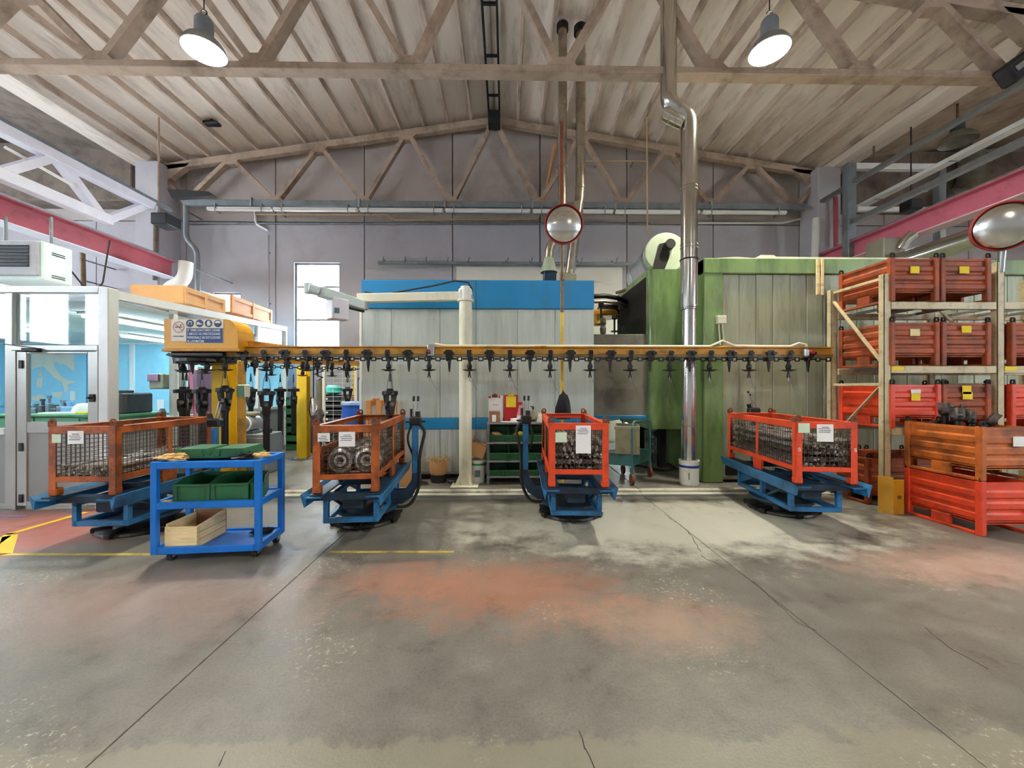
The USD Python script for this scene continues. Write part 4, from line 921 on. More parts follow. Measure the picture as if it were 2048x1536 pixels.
# yellow columns under the loop
def ycol(px, base, label, w0, d, extra=None):
    y = 1162.5 / (base - 775) if extra is None else extra
    x = X(px, y); zb = .05 if y > 5.56 and x > -5 else 0
    t = thing('yellow_column', label, 'column', (x, y, zb))
    zt_ = CZ - .06
    part(t, 'front_flange', G().b2(x - w0, x + w0, y, y + .02, zb, zt_, .004), 'post_yellow', w=True)
    part(t, 'back_flange', G().b2(x - w0, x + w0, y + d - .02, y + d, zb, zt_, .004), 'post_yellow', w=True)
    part(t, 'web', G().b2(x - .012, x + .012, y + .02, y + d - .02, zb, zt_), 'post_yellow', w=True)
    part(t, 'base_plate', G().b2(x - w0 - .08, x + w0 + .08, y - .06, y + d + .06, zb, zb + .014, .003), 'galv_dull', w=True)
    for sx in (-1, 1):
        for sy in (0, 1): part(t, 'anchor_bolt', G().cyl((x + sx * (w0 + .05), y - .03 + sy * (d + .06), zb + .01), (x + sx * (w0 + .05), y - .03 + sy * (d + .06), zb + .04), .012, 6), 'galv', w=True)
    return t
ycol(437, 0, 'thick yellow steel column under the drive housing, nearer the blue cart', .1, .24, 5.65)
x_ = X(462, 6.1)
t = thing('yellow_column', 'ochre steel column behind the thick yellow one, with a control panel', 'column', (x_, 6.05, 0.05))
part(t, 'box_post', G().b2(x_ - .1, x_ + .14, 6.05, 6.25, .05, CZ - .06, .01), 'rail_yellow', w=True)  # same ochre as the track rails
part(t, 'conduit', G().cyl((x_ + .08, 6.03, 1.0), (x_ + .08, 6.03, CZ - .1), .016, 8), 'galv', w=True)
part(t, 'base_plate', G().b2(x_ - .18, x_ + .2, 5.98, 6.32, .05, .064, .003), 'galv_dull', w=True)
ycol(603, 0, 'slim bright yellow steel column on the walkway under the rear run', .1, .16, 7.9)
pc = at(474, 777, 6.0)
t = thing('control_panel', 'small cream control box with a teal face on the ochre column', 'control box', pc - (0, 0, .14))
part(t, 'case', G().b2(X(456, 5.9), X(490, 5.9), 5.9, 6.03, Z(794, 5.9), Z(769, 5.9), .012), 'cream_paint', w=True)
part(t, 'face', G().b2(X(470, 5.9), X(489, 5.9), 5.892, 5.9, Z(793, 5.9), Z(771, 5.9), .004), 'item_teal', w=True)
part(t, 'badge', G().b2(X(459, 5.9), X(465, 5.9), 5.895, 5.9, Z(777, 5.9), Z(773, 5.9)), 'item_grey', w=True)

# cardan shafts hanging from the trolleys
def make_shaft(label, group):
    t = thing('cardan_shaft', label, 'shaft', (0, 0, 0), group=group)
    part(t, 'hanging_wire', G().tube([(0, 0, .02), (-.03, 0, -.1), (-.05, 0, -.27)], .003, 5).tube([(0, 0, .02), (.03, 0, -.1), (.05, 0, -.27)], .003, 5).cyl((0, 0, .03), (0, 0, -.12), .008, 6, .014), 'black_oil')
    part(t, 'flange', G().lathe([(0, -.3), (.098, -.3), (.104, -.295), (.104, -.25), (.098, -.245), (.05, -.24), (.04, -.215), (0, -.21)], (0, 0, 0), 18), 'black_oil', smooth=30)
    yk = G()
    for sx in (-1, 1): yk.prism([(sx * .03, -.3), (sx * .085, -.3), (sx * .07, -.4), (sx * .055, -.46), (sx * .03, -.46)], (0, -.03, 0), (1, 0, 0), (0, 0, 1), (0, .06, 0))
    part(t, 'yoke', yk, 'black_oil')
    part(t, 'cross_joint', G().cyl((-.07, 0, -.42), (.07, 0, -.42), .03, 12).cyl((0, -.06, -.42), (0, .06, -.42), .03, 12).box((0, 0, -.42), (.06, .06, .07), .012), 'forged', smooth=40)
    lk = G()
    for sy in (-1, 1): lk.prism([(-.035, -.38), (.035, -.38), (.045, -.46), (.03, -.53), (-.03, -.53), (-.045, -.46)], (0, sy * .045 - .009, 0), (1, 0, 0), (0, 0, 1), (0, .018, 0))
    part(t, 'lower_yoke', lk.b2(-.045, .045, -.05, .05, -.56, -.5, .015), 'black_oil')
    part(t, 'tube', G().lathe([(.0, -1.12), (.036, -1.12), (.042, -1.1), (.04, -.6), (.046, -.56), (.05, -.5), (.03, -.47), (0, -.46)], (0, 0, 0), 16), 'black_oil', smooth=35)
    return t
gshaft = 'cardan shafts hanging from the track'
front = [(450, .04, 1.0), (533, -.1, 1.0), (780, -.1, 1.0)]
for i, (px, dz, _) in enumerate(front):
    lab = ['black cardan shaft hanging in front of the thick yellow column', 'black cardan shaft with a broad flange hanging left of the slim yellow column', 'black cardan shaft hanging behind the left wire-mesh container beside the booth'][i]
    p = (X(px, CY), CY, CZ - .255 + dz * .3)
    if i == 0: sh = make_shaft(lab, None); UsdGeom.Xform(sh).GetOrderedXformOps()[0].Set(Gf.Vec3d(*map(float, p)))
    else: dup(sh, p, i * .4, lab)
arc_front, arc_back, rear = (lambda p: p[1] < 5.9), (lambda p: 5.9 <= p[1] < 6.9), (lambda p: p[1] > 6.9)
for px, tst, lab in ((345, arc_back, 'black cardan shaft hanging leftmost under the drive housing'), (366, arc_front, 'black cardan shaft with a wide flange hanging under the safety sign'), (404, arc_front, 'black cardan shaft hanging between the drive housing and the purple cabinet'),
                   (697, rear, 'black cardan shaft with a wide flange hanging before the blue barrel'), (500, rear, 'slim cardan shaft hanging right of the control panel'), (560, rear, 'small cardan shaft hanging against the office wall'), (588, rear, 'small cardan shaft hanging left of the slim yellow column')):
    q = track_at(px, tst); dup(sh, q - (0, 0, .26), px * .1, lab)
# the pale shaft and the black gaiter beside the slim column
t = thing('gaiter_shaft', 'pale telescopic shaft with a chrome joint hanging beside the slim yellow column', 'shaft', at(636, 800, CY))
q = at(638, 760, CY)
part(t, 'tube', G().tube([q, q - (.0, 0, .4)], .038, 14), 'crate_grey', smooth=40, w=True)
part(t, 'joint', G().lathe([(.03, -.62), (.06, -.58), (.05, -.52), (.07, -.46), (.045, -.4), (.03, -.38)], q, 16), 'forged', smooth=40, w=True)
part(t, 'hook_tangle', G().tube([q + (0, 0, CZ - q[2] - .06), q + (-.05, 0, .26), q + (.05, -.02, .22), q + (-.06, .02, .17), q + (.06, 0, .12), q + (-.05, -.02, .08), q + (.05, 0, .03), q], .012, 6), 'black_oil', smooth=50, w=True)
q = at(627, 812, CY)
t = thing('gaiter_shaft', 'black rubber-sleeved shaft with a silver head hanging beside the slim yellow column', 'shaft', q)
part(t, 'head', G().tube([q + (.0, 0, .1), q + (.03, 0, .0), q + (.02, 0, -.12)], [.03, .055, .05], 12), 'forged_bright', smooth=40, w=True)
part(t, 'sleeve', G().tube([q + (.02, 0, -.12), q + (.03, 0, -.2), q + (.03, 0, -.62)], [.04, .065, .065], 14), 'rubber', smooth=40, w=True)
part(t, 'strap', G().tube([q + (-.03, 0, .12), q + (-.06, 0, -.05), q + (-.02, 0, -.2)], .008, 6), 'rubber', w=True)
part(t, 'hanger_rod', G().cyl(q + (0, 0, .08), (q[0], q[1], CZ - .06), .008, 6), 'black_oil', w=True)
# ================================================================== GLAZED OFFICE ON THE LEFT
OA, OB = np.array([-5.03, 4.88]), np.array([-5.42, 9.6])
od = (OB - OA) / np.linalg.norm(OB - OA); on = np.array([od[1], -od[0]])        # on: outwards, into the hall
def topz(s): return Z(579, 4.88) + (Z(655, 9.6) - Z(579, 4.88)) * s
def side_p(s, z, off=0.0):
    p = OA + (OB - OA) * s + on * off; return np.array([p[0], p[1], z])
def s_of(px):
    d = ray(px, 700)[:2]
    M = np.array([[d[0], -(OB - OA)[0]], [d[1], -(OB - OA)[1]]]); return np.linalg.solve(M, OA)[1]
of = thing('glazed_office', 'white-framed glazed office cabin along the left of the hall', 'office cabin', (OA[0], OA[1], 0))
LEFT = -13.2
FY = 4.88
def fq(px): return X(px, FY)
part(of, 'corner_post', G().b2(fq(202), fq(223), FY - .04, FY + .1, 0, topz(0), .01), 'office_frame', w=True)
part(of, 'top_rail', G().b2(LEFT, fq(202), FY - .03, FY + .08, Z(590, FY), Z(577, FY), .008), 'office_frame', w=True)
part(of, 'post', G().b2(fq(15), fq(31), FY - .03, FY + .08, 0, Z(590, FY), .008), 'door_frame', w=True)
part(of, 'transom', G().b2(fq(31), fq(202), FY - .04, FY + .06, Z(703, FY), Z(692, FY), .006), 'door_frame', w=True)
part(of, 'glass_pane', G().b2(fq(31), fq(202), FY + .01, FY + .018, Z(692, FY), Z(590, FY)), 'office_glass', w=True)
part(of, 'glass_pane', G().b2(fq(-120), fq(15), FY + .01, FY + .018, Z(856, FY), Z(590, FY)), 'office_glass', w=True)
part(of, 'sill_rail', G().b2(LEFT, fq(15), FY - .03, FY + .06, Z(868, FY), Z(855, FY), .006), 'office_frame', w=True)
part(of, 'lower_panel', G().b2(LEFT, fq(15), FY, FY + .04, .06, Z(868, FY)), 'office_panel', w=True)
part(of, 'lower_panel', G().b2(fq(190), fq(202), FY, FY + .04, .0, Z(703, FY)), 'office_frame', w=True)
part(of, 'plinth', G().b2(LEFT, fq(31), FY - .01, FY + .05, 0, .07), 'door_frame', w=True)
# the door leaf: framed pane over a solid lower panel, three hinges and a lock
dr = struct('door_1')
DYY = FY - .035
g = G()
a0, a1, z0, z1 = fq(40), fq(199), Z(1006, FY), Z(703, FY) - .012
g.b2(a0, fq(60), DYY, DYY + .05, z0, z1, .006).b2(fq(181), a1, DYY, DYY + .05, z0, z1, .006).b2(fq(60), fq(181), DYY, DYY + .05, Z(709, FY), z1, .006).b2(fq(60), fq(181), DYY, DYY + .05, Z(864, FY), Z(842, FY), .006).b2(fq(60), fq(181), DYY, DYY + .05, z0, Z(996, FY), .006)
part(dr, 'door_frame', g, 'door_frame')
part(dr, 'pane', G().b2(fq(60), fq(181), DYY + .02, DYY + .027, Z(842, FY), Z(709, FY)), 'office_glass')
part(dr, 'door_panel', G().b2(fq(60), fq(181), DYY + .015, DYY + .035, Z(996, FY), Z(864, FY)), 'office_panel')
part(dr, 'lock', G().b2(fq(186), fq(197), DYY - .02, DYY, Z(803, FY), Z(788, FY), .006).cyl((fq(192), DYY - .02, Z(795, FY)), (fq(192), DYY - .07, Z(795, FY)), .012, 10), 'black')
for py in (730, 891, 991): part(dr, 'hinge', G().b2(fq(46), fq(54), DYY - .015, DYY, Z(py + 8, FY), Z(py - 8, FY), .004), 'black')
part(dr, 'door_closer', G().b2(fq(60), fq(92), DYY - .06, DYY, Z(706, FY), Z(699, FY), .008).bar((fq(88), DYY - .05, Z(699, FY)), (fq(34), DYY - .09, Z(692, FY)), .02, .01), 'black')
part(of, 'door_jamb', G().b2(fq(31), fq(40), FY - .045, FY + .06, 0, Z(703, FY), .004).b2(fq(199), fq(203), FY - .045, FY + .06, 0, Z(703, FY), .004), 'door_frame', w=True)
# side wall towards the hall
def sbar(name, s0, s1, za, zb_, th, m, par=of, off=0, label=None):
    """A member of the side wall between s0 and s1; za, zb_ are height functions or numbers."""
    za, zb_ = (f if callable(f) else (lambda s, f=f: f) for f in (za, zb_))
    v = []
    for o in (off - th / 2, off + th / 2):
        for s, z in ((s0, za(s0)), (s1, za(s1)), (s1, zb_(s1)), (s0, zb_(s0))): v.append(side_p(s, z, o))
    f = [[0, 1, 2], [0, 2, 3], [4, 6, 5], [4, 7, 6], [0, 5, 1], [0, 4, 5], [1, 6, 2], [1, 5, 6], [2, 7, 3], [2, 6, 7], [3, 4, 0], [3, 7, 4]]
    return part(par, name, (np.array(v), np.array(f)[:, ::-1]), m, w=True, label=label)
sill = lambda s: 1.02
sbar('top_rail', 0.02, 1, lambda s: topz(s) - .11, topz, .1, 'office_frame')
ms = [0.03] + [s_of(p) for p in (347, 447, 515)] + [.985]
sbar('bottom_rail', .02, 1, 0, .1, .06, 'door_frame')
sbar('sill_rail', .02, 1, lambda s: 1.0, lambda s: 1.06, .08, 'office_frame')
for i, (a, b) in enumerate(zip(ms, ms[1:])):
    w_ = .008
    sbar('glass_pane', a + .006, b - .006, 1.06, lambda s: topz(s) - .11, .008, 'office_glass')
    sbar('lower_panel', a + .006, b - .006, .1, 1.0, .03, 'office_panel')
    if i: sbar('mullion', a - w_, a + w_, 0, lambda s: topz(s) - .1, .07, 'office_frame')
sbar('end_post', .985, 1.0, 0, topz, .1, 'office_frame')
cz = Z(603, FY)
# interior: ceiling, blue walls, floor
rf = [side_p(0, 0), side_p(1, 0)]
part(of, 'ceiling_panel', G().prism([(LEFT, FY + .06), (OA[0] - .04, FY + .06), (OB[0] - .04, 9.6), (LEFT, 9.6)], (0, 0, cz), (1, 0, 0), (0, 1, 0), (0, 0, .05)), 'office_ceiling', w=True)
part(of, 'rear_wall', G().b2(LEFT, OB[0] - .02, 9.6, 9.66, 0, topz(1) - .05), 'office_blue', w=True)
part(of, 'far_wall', G().b2(LEFT - .06, LEFT, FY, 9.66, 0, topz(1) - .05), 'office_blue', w=True)
part(of, 'roof_sheet', G().prism([(LEFT, FY), (OA[0], FY), (OA[0], FY + .01), (LEFT, FY + .01)], (0, 0, Z(577, FY)), (1, 0, 0), (0, 1, 0), (0, 0, .01)), 'office_frame', w=True)
for px in (160, 262, 455): part(of, 'wall_cover_strip', G().b2(X(px, 9.55) - .05, X(px, 9.55) + .05, 9.56, 9.6, 0, cz), 'office_ceiling', w=True)
part(of, 'wall_cover_rail', G().b2(LEFT, OB[0] - .1, 9.54, 9.6, Z(690, 9.55), Z(672, 9.55)), 'office_ceiling', w=True)
for i, (xx, y0, y1, lab) in enumerate(((-8.6, 5.4, 7.2, 'lit fluorescent tube light on the office ceiling over the door'), (-6.0, 5.6, 7.4, 'lit fluorescent tube light on the office ceiling along the glazed side'), (-10.6, 5.4, 7.4, 'lit fluorescent tube light on the office ceiling at the far left'), (-7.6, 7.8, 9.2, 'lit fluorescent tube light deepest inside the office'))):
    t = thing('tube_light', lab, 'ceiling light', (xx, (y0 + y1) / 2, cz - .09))
    part(t, 'tray', G().b2(xx - .11, xx + .11, y0, y1, cz - .035, cz - .001, .008), 'white_paint', w=True)
    for o in (-.055, .055): part(t, 'tube', G().cyl((xx + o, y0 + .04, cz - .06), (xx + o, y1 - .04, cz - .06), .02, 10), 'tube_glow', smooth=40, w=True)
t = thing('smoke_detector', 'round white smoke detector on the office ceiling', 'smoke detector', (-7.4, 6.6, cz - .05))
part(t, 'housing', G().lathe([(.03, 0), (.06, .015), (.06, .049), (0, .049)], (0, 0, 0), 18), 'white_paint', smooth=40)
# land map on the blue rear wall
mp = thing('wall_map', 'large blue wall map with pale land shapes seen through the office door', 'map', (X(112, 9.5), 9.52, 1.2))
MYY = 9.5
part(mp, 'sheet', G().b2(X(-10, MYY), X(168, MYY), 9.53, 9.55, Z(812, MYY), Z(700, MYY), .004), 'office_blue', w=True)
def land(pts): return [(X(p, MYY), Z(q, MYY)) for p, q in pts]
lands = [[(62, 708), (78, 706), (92, 712), (102, 704), (120, 708), (146, 712), (146, 742), (130, 730), (116, 728), (108, 722), (104, 730), (112, 745), (122, 756), (134, 762), (148, 764), (132, 768), (134, 778), (128, 784), (126, 774), (122, 764), (108, 756), (94, 742), (86, 732), (74, 734), (62, 740)],
         [(76, 743), (82, 742), (82, 752), (77, 754)], [(72, 758), (83, 757), (81, 774), (71, 774)], [(103, 786), (122, 784), (120, 796), (108, 793)], [(62, 793), (82, 790), (90, 800), (62, 800)]]
for p in lands: part(mp, 'land_shape', G().prism(Polygon(land(p)).buffer(.02).buffer(-.01), (0, 9.522, 0), (1, 0, 0), (0, 0, 1), (0, .006, 0)), 'map_land', w=True)
part(mp, 'legend_card', G().b2(X(138, MYY), X(148, MYY), 9.52, 9.528, Z(800, MYY), Z(782, MYY)), 'paper', w=True)
# benches and instruments inside
def bench(x0, x1, y0, y1, z, label):
    t = thing('workbench', label, 'workbench', ((x0 + x1) / 2, (y0 + y1) / 2, 0))
    part(t, 'top', G().b2(x0 - .03, x1 + .03, y0 - .03, y1, z - .04, z, .006), 'bench_green', w=True)
    n = max(2, int((x1 - x0) / .6)); w_ = (x1 - x0) / n
    part(t, 'carcass', G().b2(x0, x1, y0 + .02, y1 - .03, .05, z - .04), 'bench_green', w=True)
    for k in range(n):
        d = part(t, 'drawer_front', G().b2(x0 + k * w_ + .01, x0 + (k + 1) * w_ - .01, y0, y0 + .02, z - .3, z - .06, .005), 'bench_green', w=True)
        part(d, 'handle', G().b2(x0 + (k + .5) * w_ - .06, x0 + (k + .5) * w_ + .06, y0 - .025, y0 - .005, z - .16, z - .14, .005), 'galv', w=True)
        part(t, 'cupboard_door', G().b2(x0 + k * w_ + .01, x0 + (k + 1) * w_ - .01, y0, y0 + .02, .07, z - .32, .005), 'bench_green', w=True)
    return z
zb = bench(-8.5, -6.3, 6.5, 7.2, 1.06, 'green workbench covered with small parts behind the office door')
zb2 = bench(-5.95, -5.45, 5.5, 6.2, 1.12, 'narrow green cabinet just inside the office corner')
for px, w_, h_, m, nm, lab in ((72, .12, .16, 'item_grey', 'gauge_block', 'grey gauge block on the green workbench'), (86, .1, .24, 'item_dark', 'measuring_stand', 'dark measuring stand on the green workbench'), (99, .08, .3, 'item_grey', 'measuring_stand', 'tall grey measuring stand on the green workbench'),
                              (113, .12, .14, 'item_dark', 'gauge_block', 'dark gauge block in the middle of the green workbench'), (128, .14, .22, 'item_grey', 'gauge_block', 'bigger grey gauge block on the green workbench'), (140, .16, .2, 'item_blue', 'gauge_block', 'bluish gauge block beside the white helmet')):
    y = 6.85; x = X(px, y)
    t = thing(nm, lab, nm.replace('_', ' '), (x, y, zb))
    part(t, 'body', G().b2(-w_ / 2, w_ / 2, -w_ / 2, w_ / 2, 0, h_ * .55, .012), m)
    part(t, 'neck', G().cyl((0, 0, h_ * .55), (0, 0, h_), w_ * .22, 10).b2(-w_ * .4, w_ * .3, -.02, .02, h_ * .85, h_, .006), m)
t = thing('helmet', 'white safety helmet lying on the green workbench', 'helmet', (X(168, 6.8), 6.8, zb))
part(t, 'shell', G().lathe([(.15, 0), (.15, .04), (.13, .11), (.08, .16), (0, .175)], (0, 0, 0), 22), 'white_paint', smooth=60)
part(t, 'brim', G().lathe([(.14, 0), (.175, .0), (.175, .012), (.14, .02)], (0, -.02, 0), 22), 'white_paint', smooth=40)
solo('folder', G().box((X(168, 6.6), 6.62, zb + .015), (.2, .14, .03), .004), 'paper_yellow', 'yellow folder at the front edge of the green workbench', 'folder')
solo('papers', G().box((X(120, 6.65), 6.66, zb + .012), (.5, .2, .024), .004, rz=.1), 'paper', 'white papers spread on the green workbench', 'papers')
solo('toolbox', G().b2(-5.95, -5.47, 5.6, 6.1, zb2, zb2 + .3, .02).b2(-5.85, -5.57, 5.8, 5.9, zb2 + .3, zb2 + .34, .01), 'item_dark', 'dark toolbox on the narrow green cabinet in the office corner', 'toolbox')
t = thing('measuring_machine', 'grey and plum measuring machine with a boxy head on a pale column in the office', 'measuring machine', (X(335, 6.6), 6.6, 0))
mx, my = X(350, 6.6) - .0, 6.6
part(t, 'column', G().b2(X(344, my), X(358, my), my, my + .16, 0, Z(715, my), .01), 'office_ceiling', w=True)
part(t, 'head', G().b2(X(308, my), X(338, my), my - .1, my + .3, Z(778, my), Z(748, my), .015), 'crate_grey', w=True)
part(t, 'screen_hood', G().b2(X(308, my), X(330, my), my - .13, my - .1, Z(763, my), Z(749, my), .006), 'item_purple', w=True)
part(t, 'base', G().b2(X(300, my), X(368, my), my - .2, my + .4, 0, .85, .02), 'item_grey', w=True)
part(t, 'lens_stack', G().lathe([(.07, 0), (.07, .12), (.05, .14), (.05, .25), (.03, .3), (0, .3)], (X(330, my), my - .05, .85), 14), 'item_grey', w=True)
part(t, 'arm', G().b2(X(330, my), X(346, my), my, my + .1, Z(758, my), Z(752, my), .01), 'crate_grey', w=True)
t = thing('steel_cabinet', 'tall plum-coloured cabinet inside the office behind the hanging shafts', 'cabinet', (X(386, 6.9), 7.0, 0))
part(t, 'body', G().b2(X(374, 6.9), X(396, 6.9), 6.92, 7.3, 0, Z(738, 6.9), .015), 'item_purple', w=True)
part(t, 'door', G().b2(X(375, 6.9), X(395, 6.9), 6.9, 6.92, .08, Z(740, 6.9), .006), 'item_purple', w=True)
part(t, 'top_tray', G().b2(X(376, 6.9), X(392, 6.9), 6.95, 7.2, Z(738, 6.9), Z(733, 6.9), .008), 'white_paint', w=True)
t = thing('monitor', 'grey-blue monitor screen in the office behind the yellow column', 'monitor', (X(402, 7.2), 7.2, 1.05))
part(t, 'screen', G().b2(X(386, 7.2), X(418, 7.2), 7.2, 7.25, Z(795, 7.2), Z(757, 7.2), .012), 'item_blue', w=True)
part(t, 'stand', G().b2(X(399, 7.2), X(405, 7.2), 7.22, 7.26, 1.05, Z(795, 7.2)), 'item_grey', w=True)
bench(-6.1, -5.42, 7.1, 7.6, 1.05, 'green desk under the grey-blue monitor in the office')
for px, py, w_, h_, lab in ((281, 814, 22, 17, 'white paper card on the office rear wall beside the dark clamp'), (315, 810, 14, 22, 'white paper card on the office rear wall behind the lens stack'), (424, 741, 20, 34, 'tall white notice on the office rear wall left of the yellow column')):
    y = 9.5
    solo('wall_card', G().b2(X(px - w_ / 2, y), X(px + w_ / 2, y), 9.575, 9.595, Z(py + h_ / 2, y), Z(py - h_ / 2, y), .003), 'paper', lab, 'card')
p = at(402, 770, 5.0)
solo('pink_ribbon', G().prism([(X(397, 6.2), CZ - .07), (X(403, 6.2), CZ - .07), (X(410, 6.2), Z(790, 6.2)), (X(416, 6.2), Z(840, 6.2)), (X(411, 6.2), Z(840, 6.2))], (0, 5.98, 0), (1, 0, 0), (0, 0, 1), (0, .01, 0)), 'pink', 'pink cloth ribbon hanging beside the shafts before the monitor', 'ribbon')
# goods stored on the office roof
g0, g1 = at(462, 640, 8.3), at(556, 640, 9.2)
def rbox(name, px0, px1, y0, y1, py0, py1, m, label, cat, parts=()):
    xa, xb = X(px0, y0), X(px1, y0)
    t = thing(name, label, cat, ((xa + xb) / 2, y0, Z(py1, y0)))
    part(t, 'body', G().b2(xa, xb, y0, y1, Z(py1, y0), Z(py0, y0), .01), m, w=True)
    part(t, 'lid_edge', G().b2(xa - .01, xb + .01, y0 - .012, y1, Z(py0 + 6, y0), Z(py0, y0) + .006, .004), m, w=True)
    return t, xa, xb
ztop = topz(.75)
def crate_on_roof(s0, s1, wid, h, m, label, name, cat):
    a, b = side_p(s0, 0, -.15), side_p(s1, 0, -.15); n = np.array([on[0], on[1], 0]); d = unit(b - a); zb_ = max(topz(s0), topz(s1)) + .005
    t = thing(name, label, cat, (*((a + b) / 2 - n * wid / 2)[:2], zb_))
    R = np.stack([d, -n, (0, 0, 1)], 1)
    c = (a + b) / 2 - n * wid / 2; l = np.linalg.norm(b - a)
    part(t, 'body', G().box((c[0], c[1], zb_ + h / 2), (l, wid, h), .01, R=R), m, w=True)
    for o in (-.48, 0, .48): part(t, 'batten', G().box(c + d * l * o * .97 + n * (wid / 2 + .012) + (0, 0, zb_ + h / 2), (.07, .02, h), .004, R=R), m, w=True)
    for zz in (.06, h - .05): part(t, 'rail', G().box(c + n * (wid / 2 + .008) + (0, 0, zb_ + zz), (l, .016, .08), .004, R=R), m, w=True)
    part(t, 'end_sheet', G().box(c - d * (l / 2 + .008) + (0, 0, zb_ + h / 2), (.016, wid, h - .02), .003, R=R), 'paper' if m == 'pallet_wood' else m, w=True)
crate_on_roof(.60, .93, .9, .36, 'pallet_wood', 'wooden crate with battens lying on the office roof', 'wooden_crate', 'crate')
crate_on_roof(.34, .56, .8, .3, 'cardboard', 'flat brown box with battens on the office roof nearer than the crate', 'packing_box', 'box')

# ------------------------------------------------------------------ grey machine cabinet with a pump beside the office wall
y = 6.5
t = thing('pump_cabinet', 'low grey steel cabinet against the office wall', 'cabinet', (X(490, y), y, .05))
xa, xb = X(457, y), X(530, y)
part(t, 'body', G().b2(xa, xb, y + .02, y + .5, .05, Z(868, y), .012), 'office_panel', w=True)
part(t, 'door', G().b2(xa + .02, (xa + xb) / 2 - .01, y, y + .02, .1, Z(875, y), .006), 'heater_grey', w=True)
part(t, 'door', G().b2((xa + xb) / 2 + .01, xb - .02, y, y + .02, .1, Z(875, y), .006), 'office_panel', w=True)
zc = Z(868, y)
t = thing('electric_motor', 'grey electric motor with a white ring guard on the low grey cabinet', 'motor', (X(482, y), y + .2, zc))
c = np.array((X(484, y), y + .2, zc + .17))
part(t, 'casing', G().cyl(c + (-.0, .15, 0), c + (0, -.12, 0), .13, 22), 'heater_grey', smooth=40, w=True)
part(t, 'ring_guard', G().tube([c + (0, -.16, 0) + .12 * np.array([math.cos(a), 0, math.sin(a)]) for a in np.linspace(-1.2, 4.0, 20)], .016, 8), 'white_paint', smooth=50, w=True)
part(t, 'terminal_box', G().box(c + (-.06, -.2, -.06), (.12, .1, .1), .012), 'heater_grey', w=True)
part(t, 'cap', G().box(c + (.03, 0, .16), (.2, .2, .07), .02), 'crate_grey', w=True)
part(t, 'foot', G().b2(c[0] - .14, c[0] + .14, y + .08, y + .32, zc, zc + .05, .01), 'item_grey', w=True)
t = thing('bench_vice', 'small dark vice with an upright screw on the low grey cabinet', 'vice', (X(515, y), y + .2, zc))
part(t, 'screw', G().cyl((.05, 0, 0), (.05, 0, .3), .015, 8).cyl((0, 0, .22), (.1, 0, .22), .01, 6), 'item_dark')
part(t, 'jaw', G().b2(-.02, .1, -.05, .05, .0, .08, .012), 'item_dark')

# ------------------------------------------------------------------ wall heater, lattice girder, crane beams
hx, hy = X(85, 6.0), 6.0
t = thing('air_heater', 'white boxy air heater with a dark grille hanging over the office door', 'heater', (hx - .3, hy + .2, Z(565, hy)))
part(t, 'casing', G().b2(hx - .95, hx, hy, hy + .42, Z(564, hy), Z(486, hy), .02), 'heater_white', w=True)
part(t, 'front_collar', G().b2(hx - .9, hx - .03, hy - .05, hy, Z(556, hy), Z(490, hy), .012), 'heater_grey', w=True)
part(t, 'grille', G().b2(X(4, hy), X(66, hy), hy - .06, hy - .045, Z(540, hy), Z(498, hy)), 'black', w=True)
for k in range(7): part(t, 'louvre', G().box(((X(4, hy) + X(66, hy)) / 2, hy - .065, Z(538, hy) + .05 * k), (X(66, hy) - X(4, hy), .03, .006)), 'item_dark', w=True)
for zz in (.07, .1, .42, .45): part(t, 'vent_slot', G().b2(hx, hx + .006, hy + .12, hy + .3, Z(564, hy) + zz, Z(564, hy) + zz + .012), 'black', w=True)
part(t, 'hanger', G().cyl((hx - .1, hy + .2, Z(486, hy)), (hx - .1, hy + .2, 4.18), .02, 8).cyl((hx - .8, hy + .2, Z(486, hy)), (hx - .8, hy + .2, 4.18), .02, 8), 'galv_dull', w=True)
part(t, 'hose', G().tube(bend([np.array(q) for q in ((hx - .02, hy + .4, 3.4), (hx + .12, hy + .5, 3.12), (hx + .28, hy + .6, 3.2), (hx + .3, hy + .7, 4.0))], .2, 7), .012, 8), 'rubber', smooth=50, w=True)
GX = -7.6
def gp(px, py): return at(px, py, x=GX)
t = thing('lattice_girder', 'white lattice girder with slanting members high on the left', 'girder', (GX, 7, 4.7))
a, b = gp(0, 262), gp(312, 412); c, d = gp(0, 358), gp(222, 436)
zt1, zb1_ = (a[2] + b[2]) / 2, (c[2] + d[2]) / 2
part(t, 'top_chord', G().b2(GX - .09, GX + .09, 1.0, 8.45, zt1 - .1, zt1 + .08, .01), 'lilac_white', w=True)
part(t, 'bottom_chord', G().b2(GX - .09, GX + .09, 1.0, 7.55, zb1_ - .09, zb1_ + .09, .01), 'lilac_white', w=True)
part(t, 'runway_rail', G().b2(GX - .05, GX + .05, 1.0, 8.9, zt1 + .08, zt1 + .16, .008), 'galv_dull', w=True)
part(t, 'end_strut', G().bar((GX, 7.5, zb1_), (GX, 8.35, zt1), .16, .12), 'lilac_white', w=True)
for y0, y1 in ((7.4, 6.65), (5.9, 6.65), (5.75, 5.1), (4.4, 5.1), (4.3, 3.6)): part(t, 'diagonal', G().bar((GX, y0, zb1_), (GX, y1, zt1), .16, .12), 'lilac_white', w=True)
part(t, 'inner_tube', G().cyl((GX + .0, 6.0, zb1_ + .45), (GX, 7.1, zb1_ + .33), .025, 10), 'white_paint', w=True)
part(t, 'end_bracket', G().prism([(0, 0), (.9, -.05), (1.0, -.14), (.1, -.2)], (-7.5, 8.7, 5.9), (1, 0, 0), (0, 0, 1), (0, .12, 0)).b2(-7.7, -7.35, 8.5, 8.9, zt1 - .35, zt1 - .1, .02), 'black', w=True)
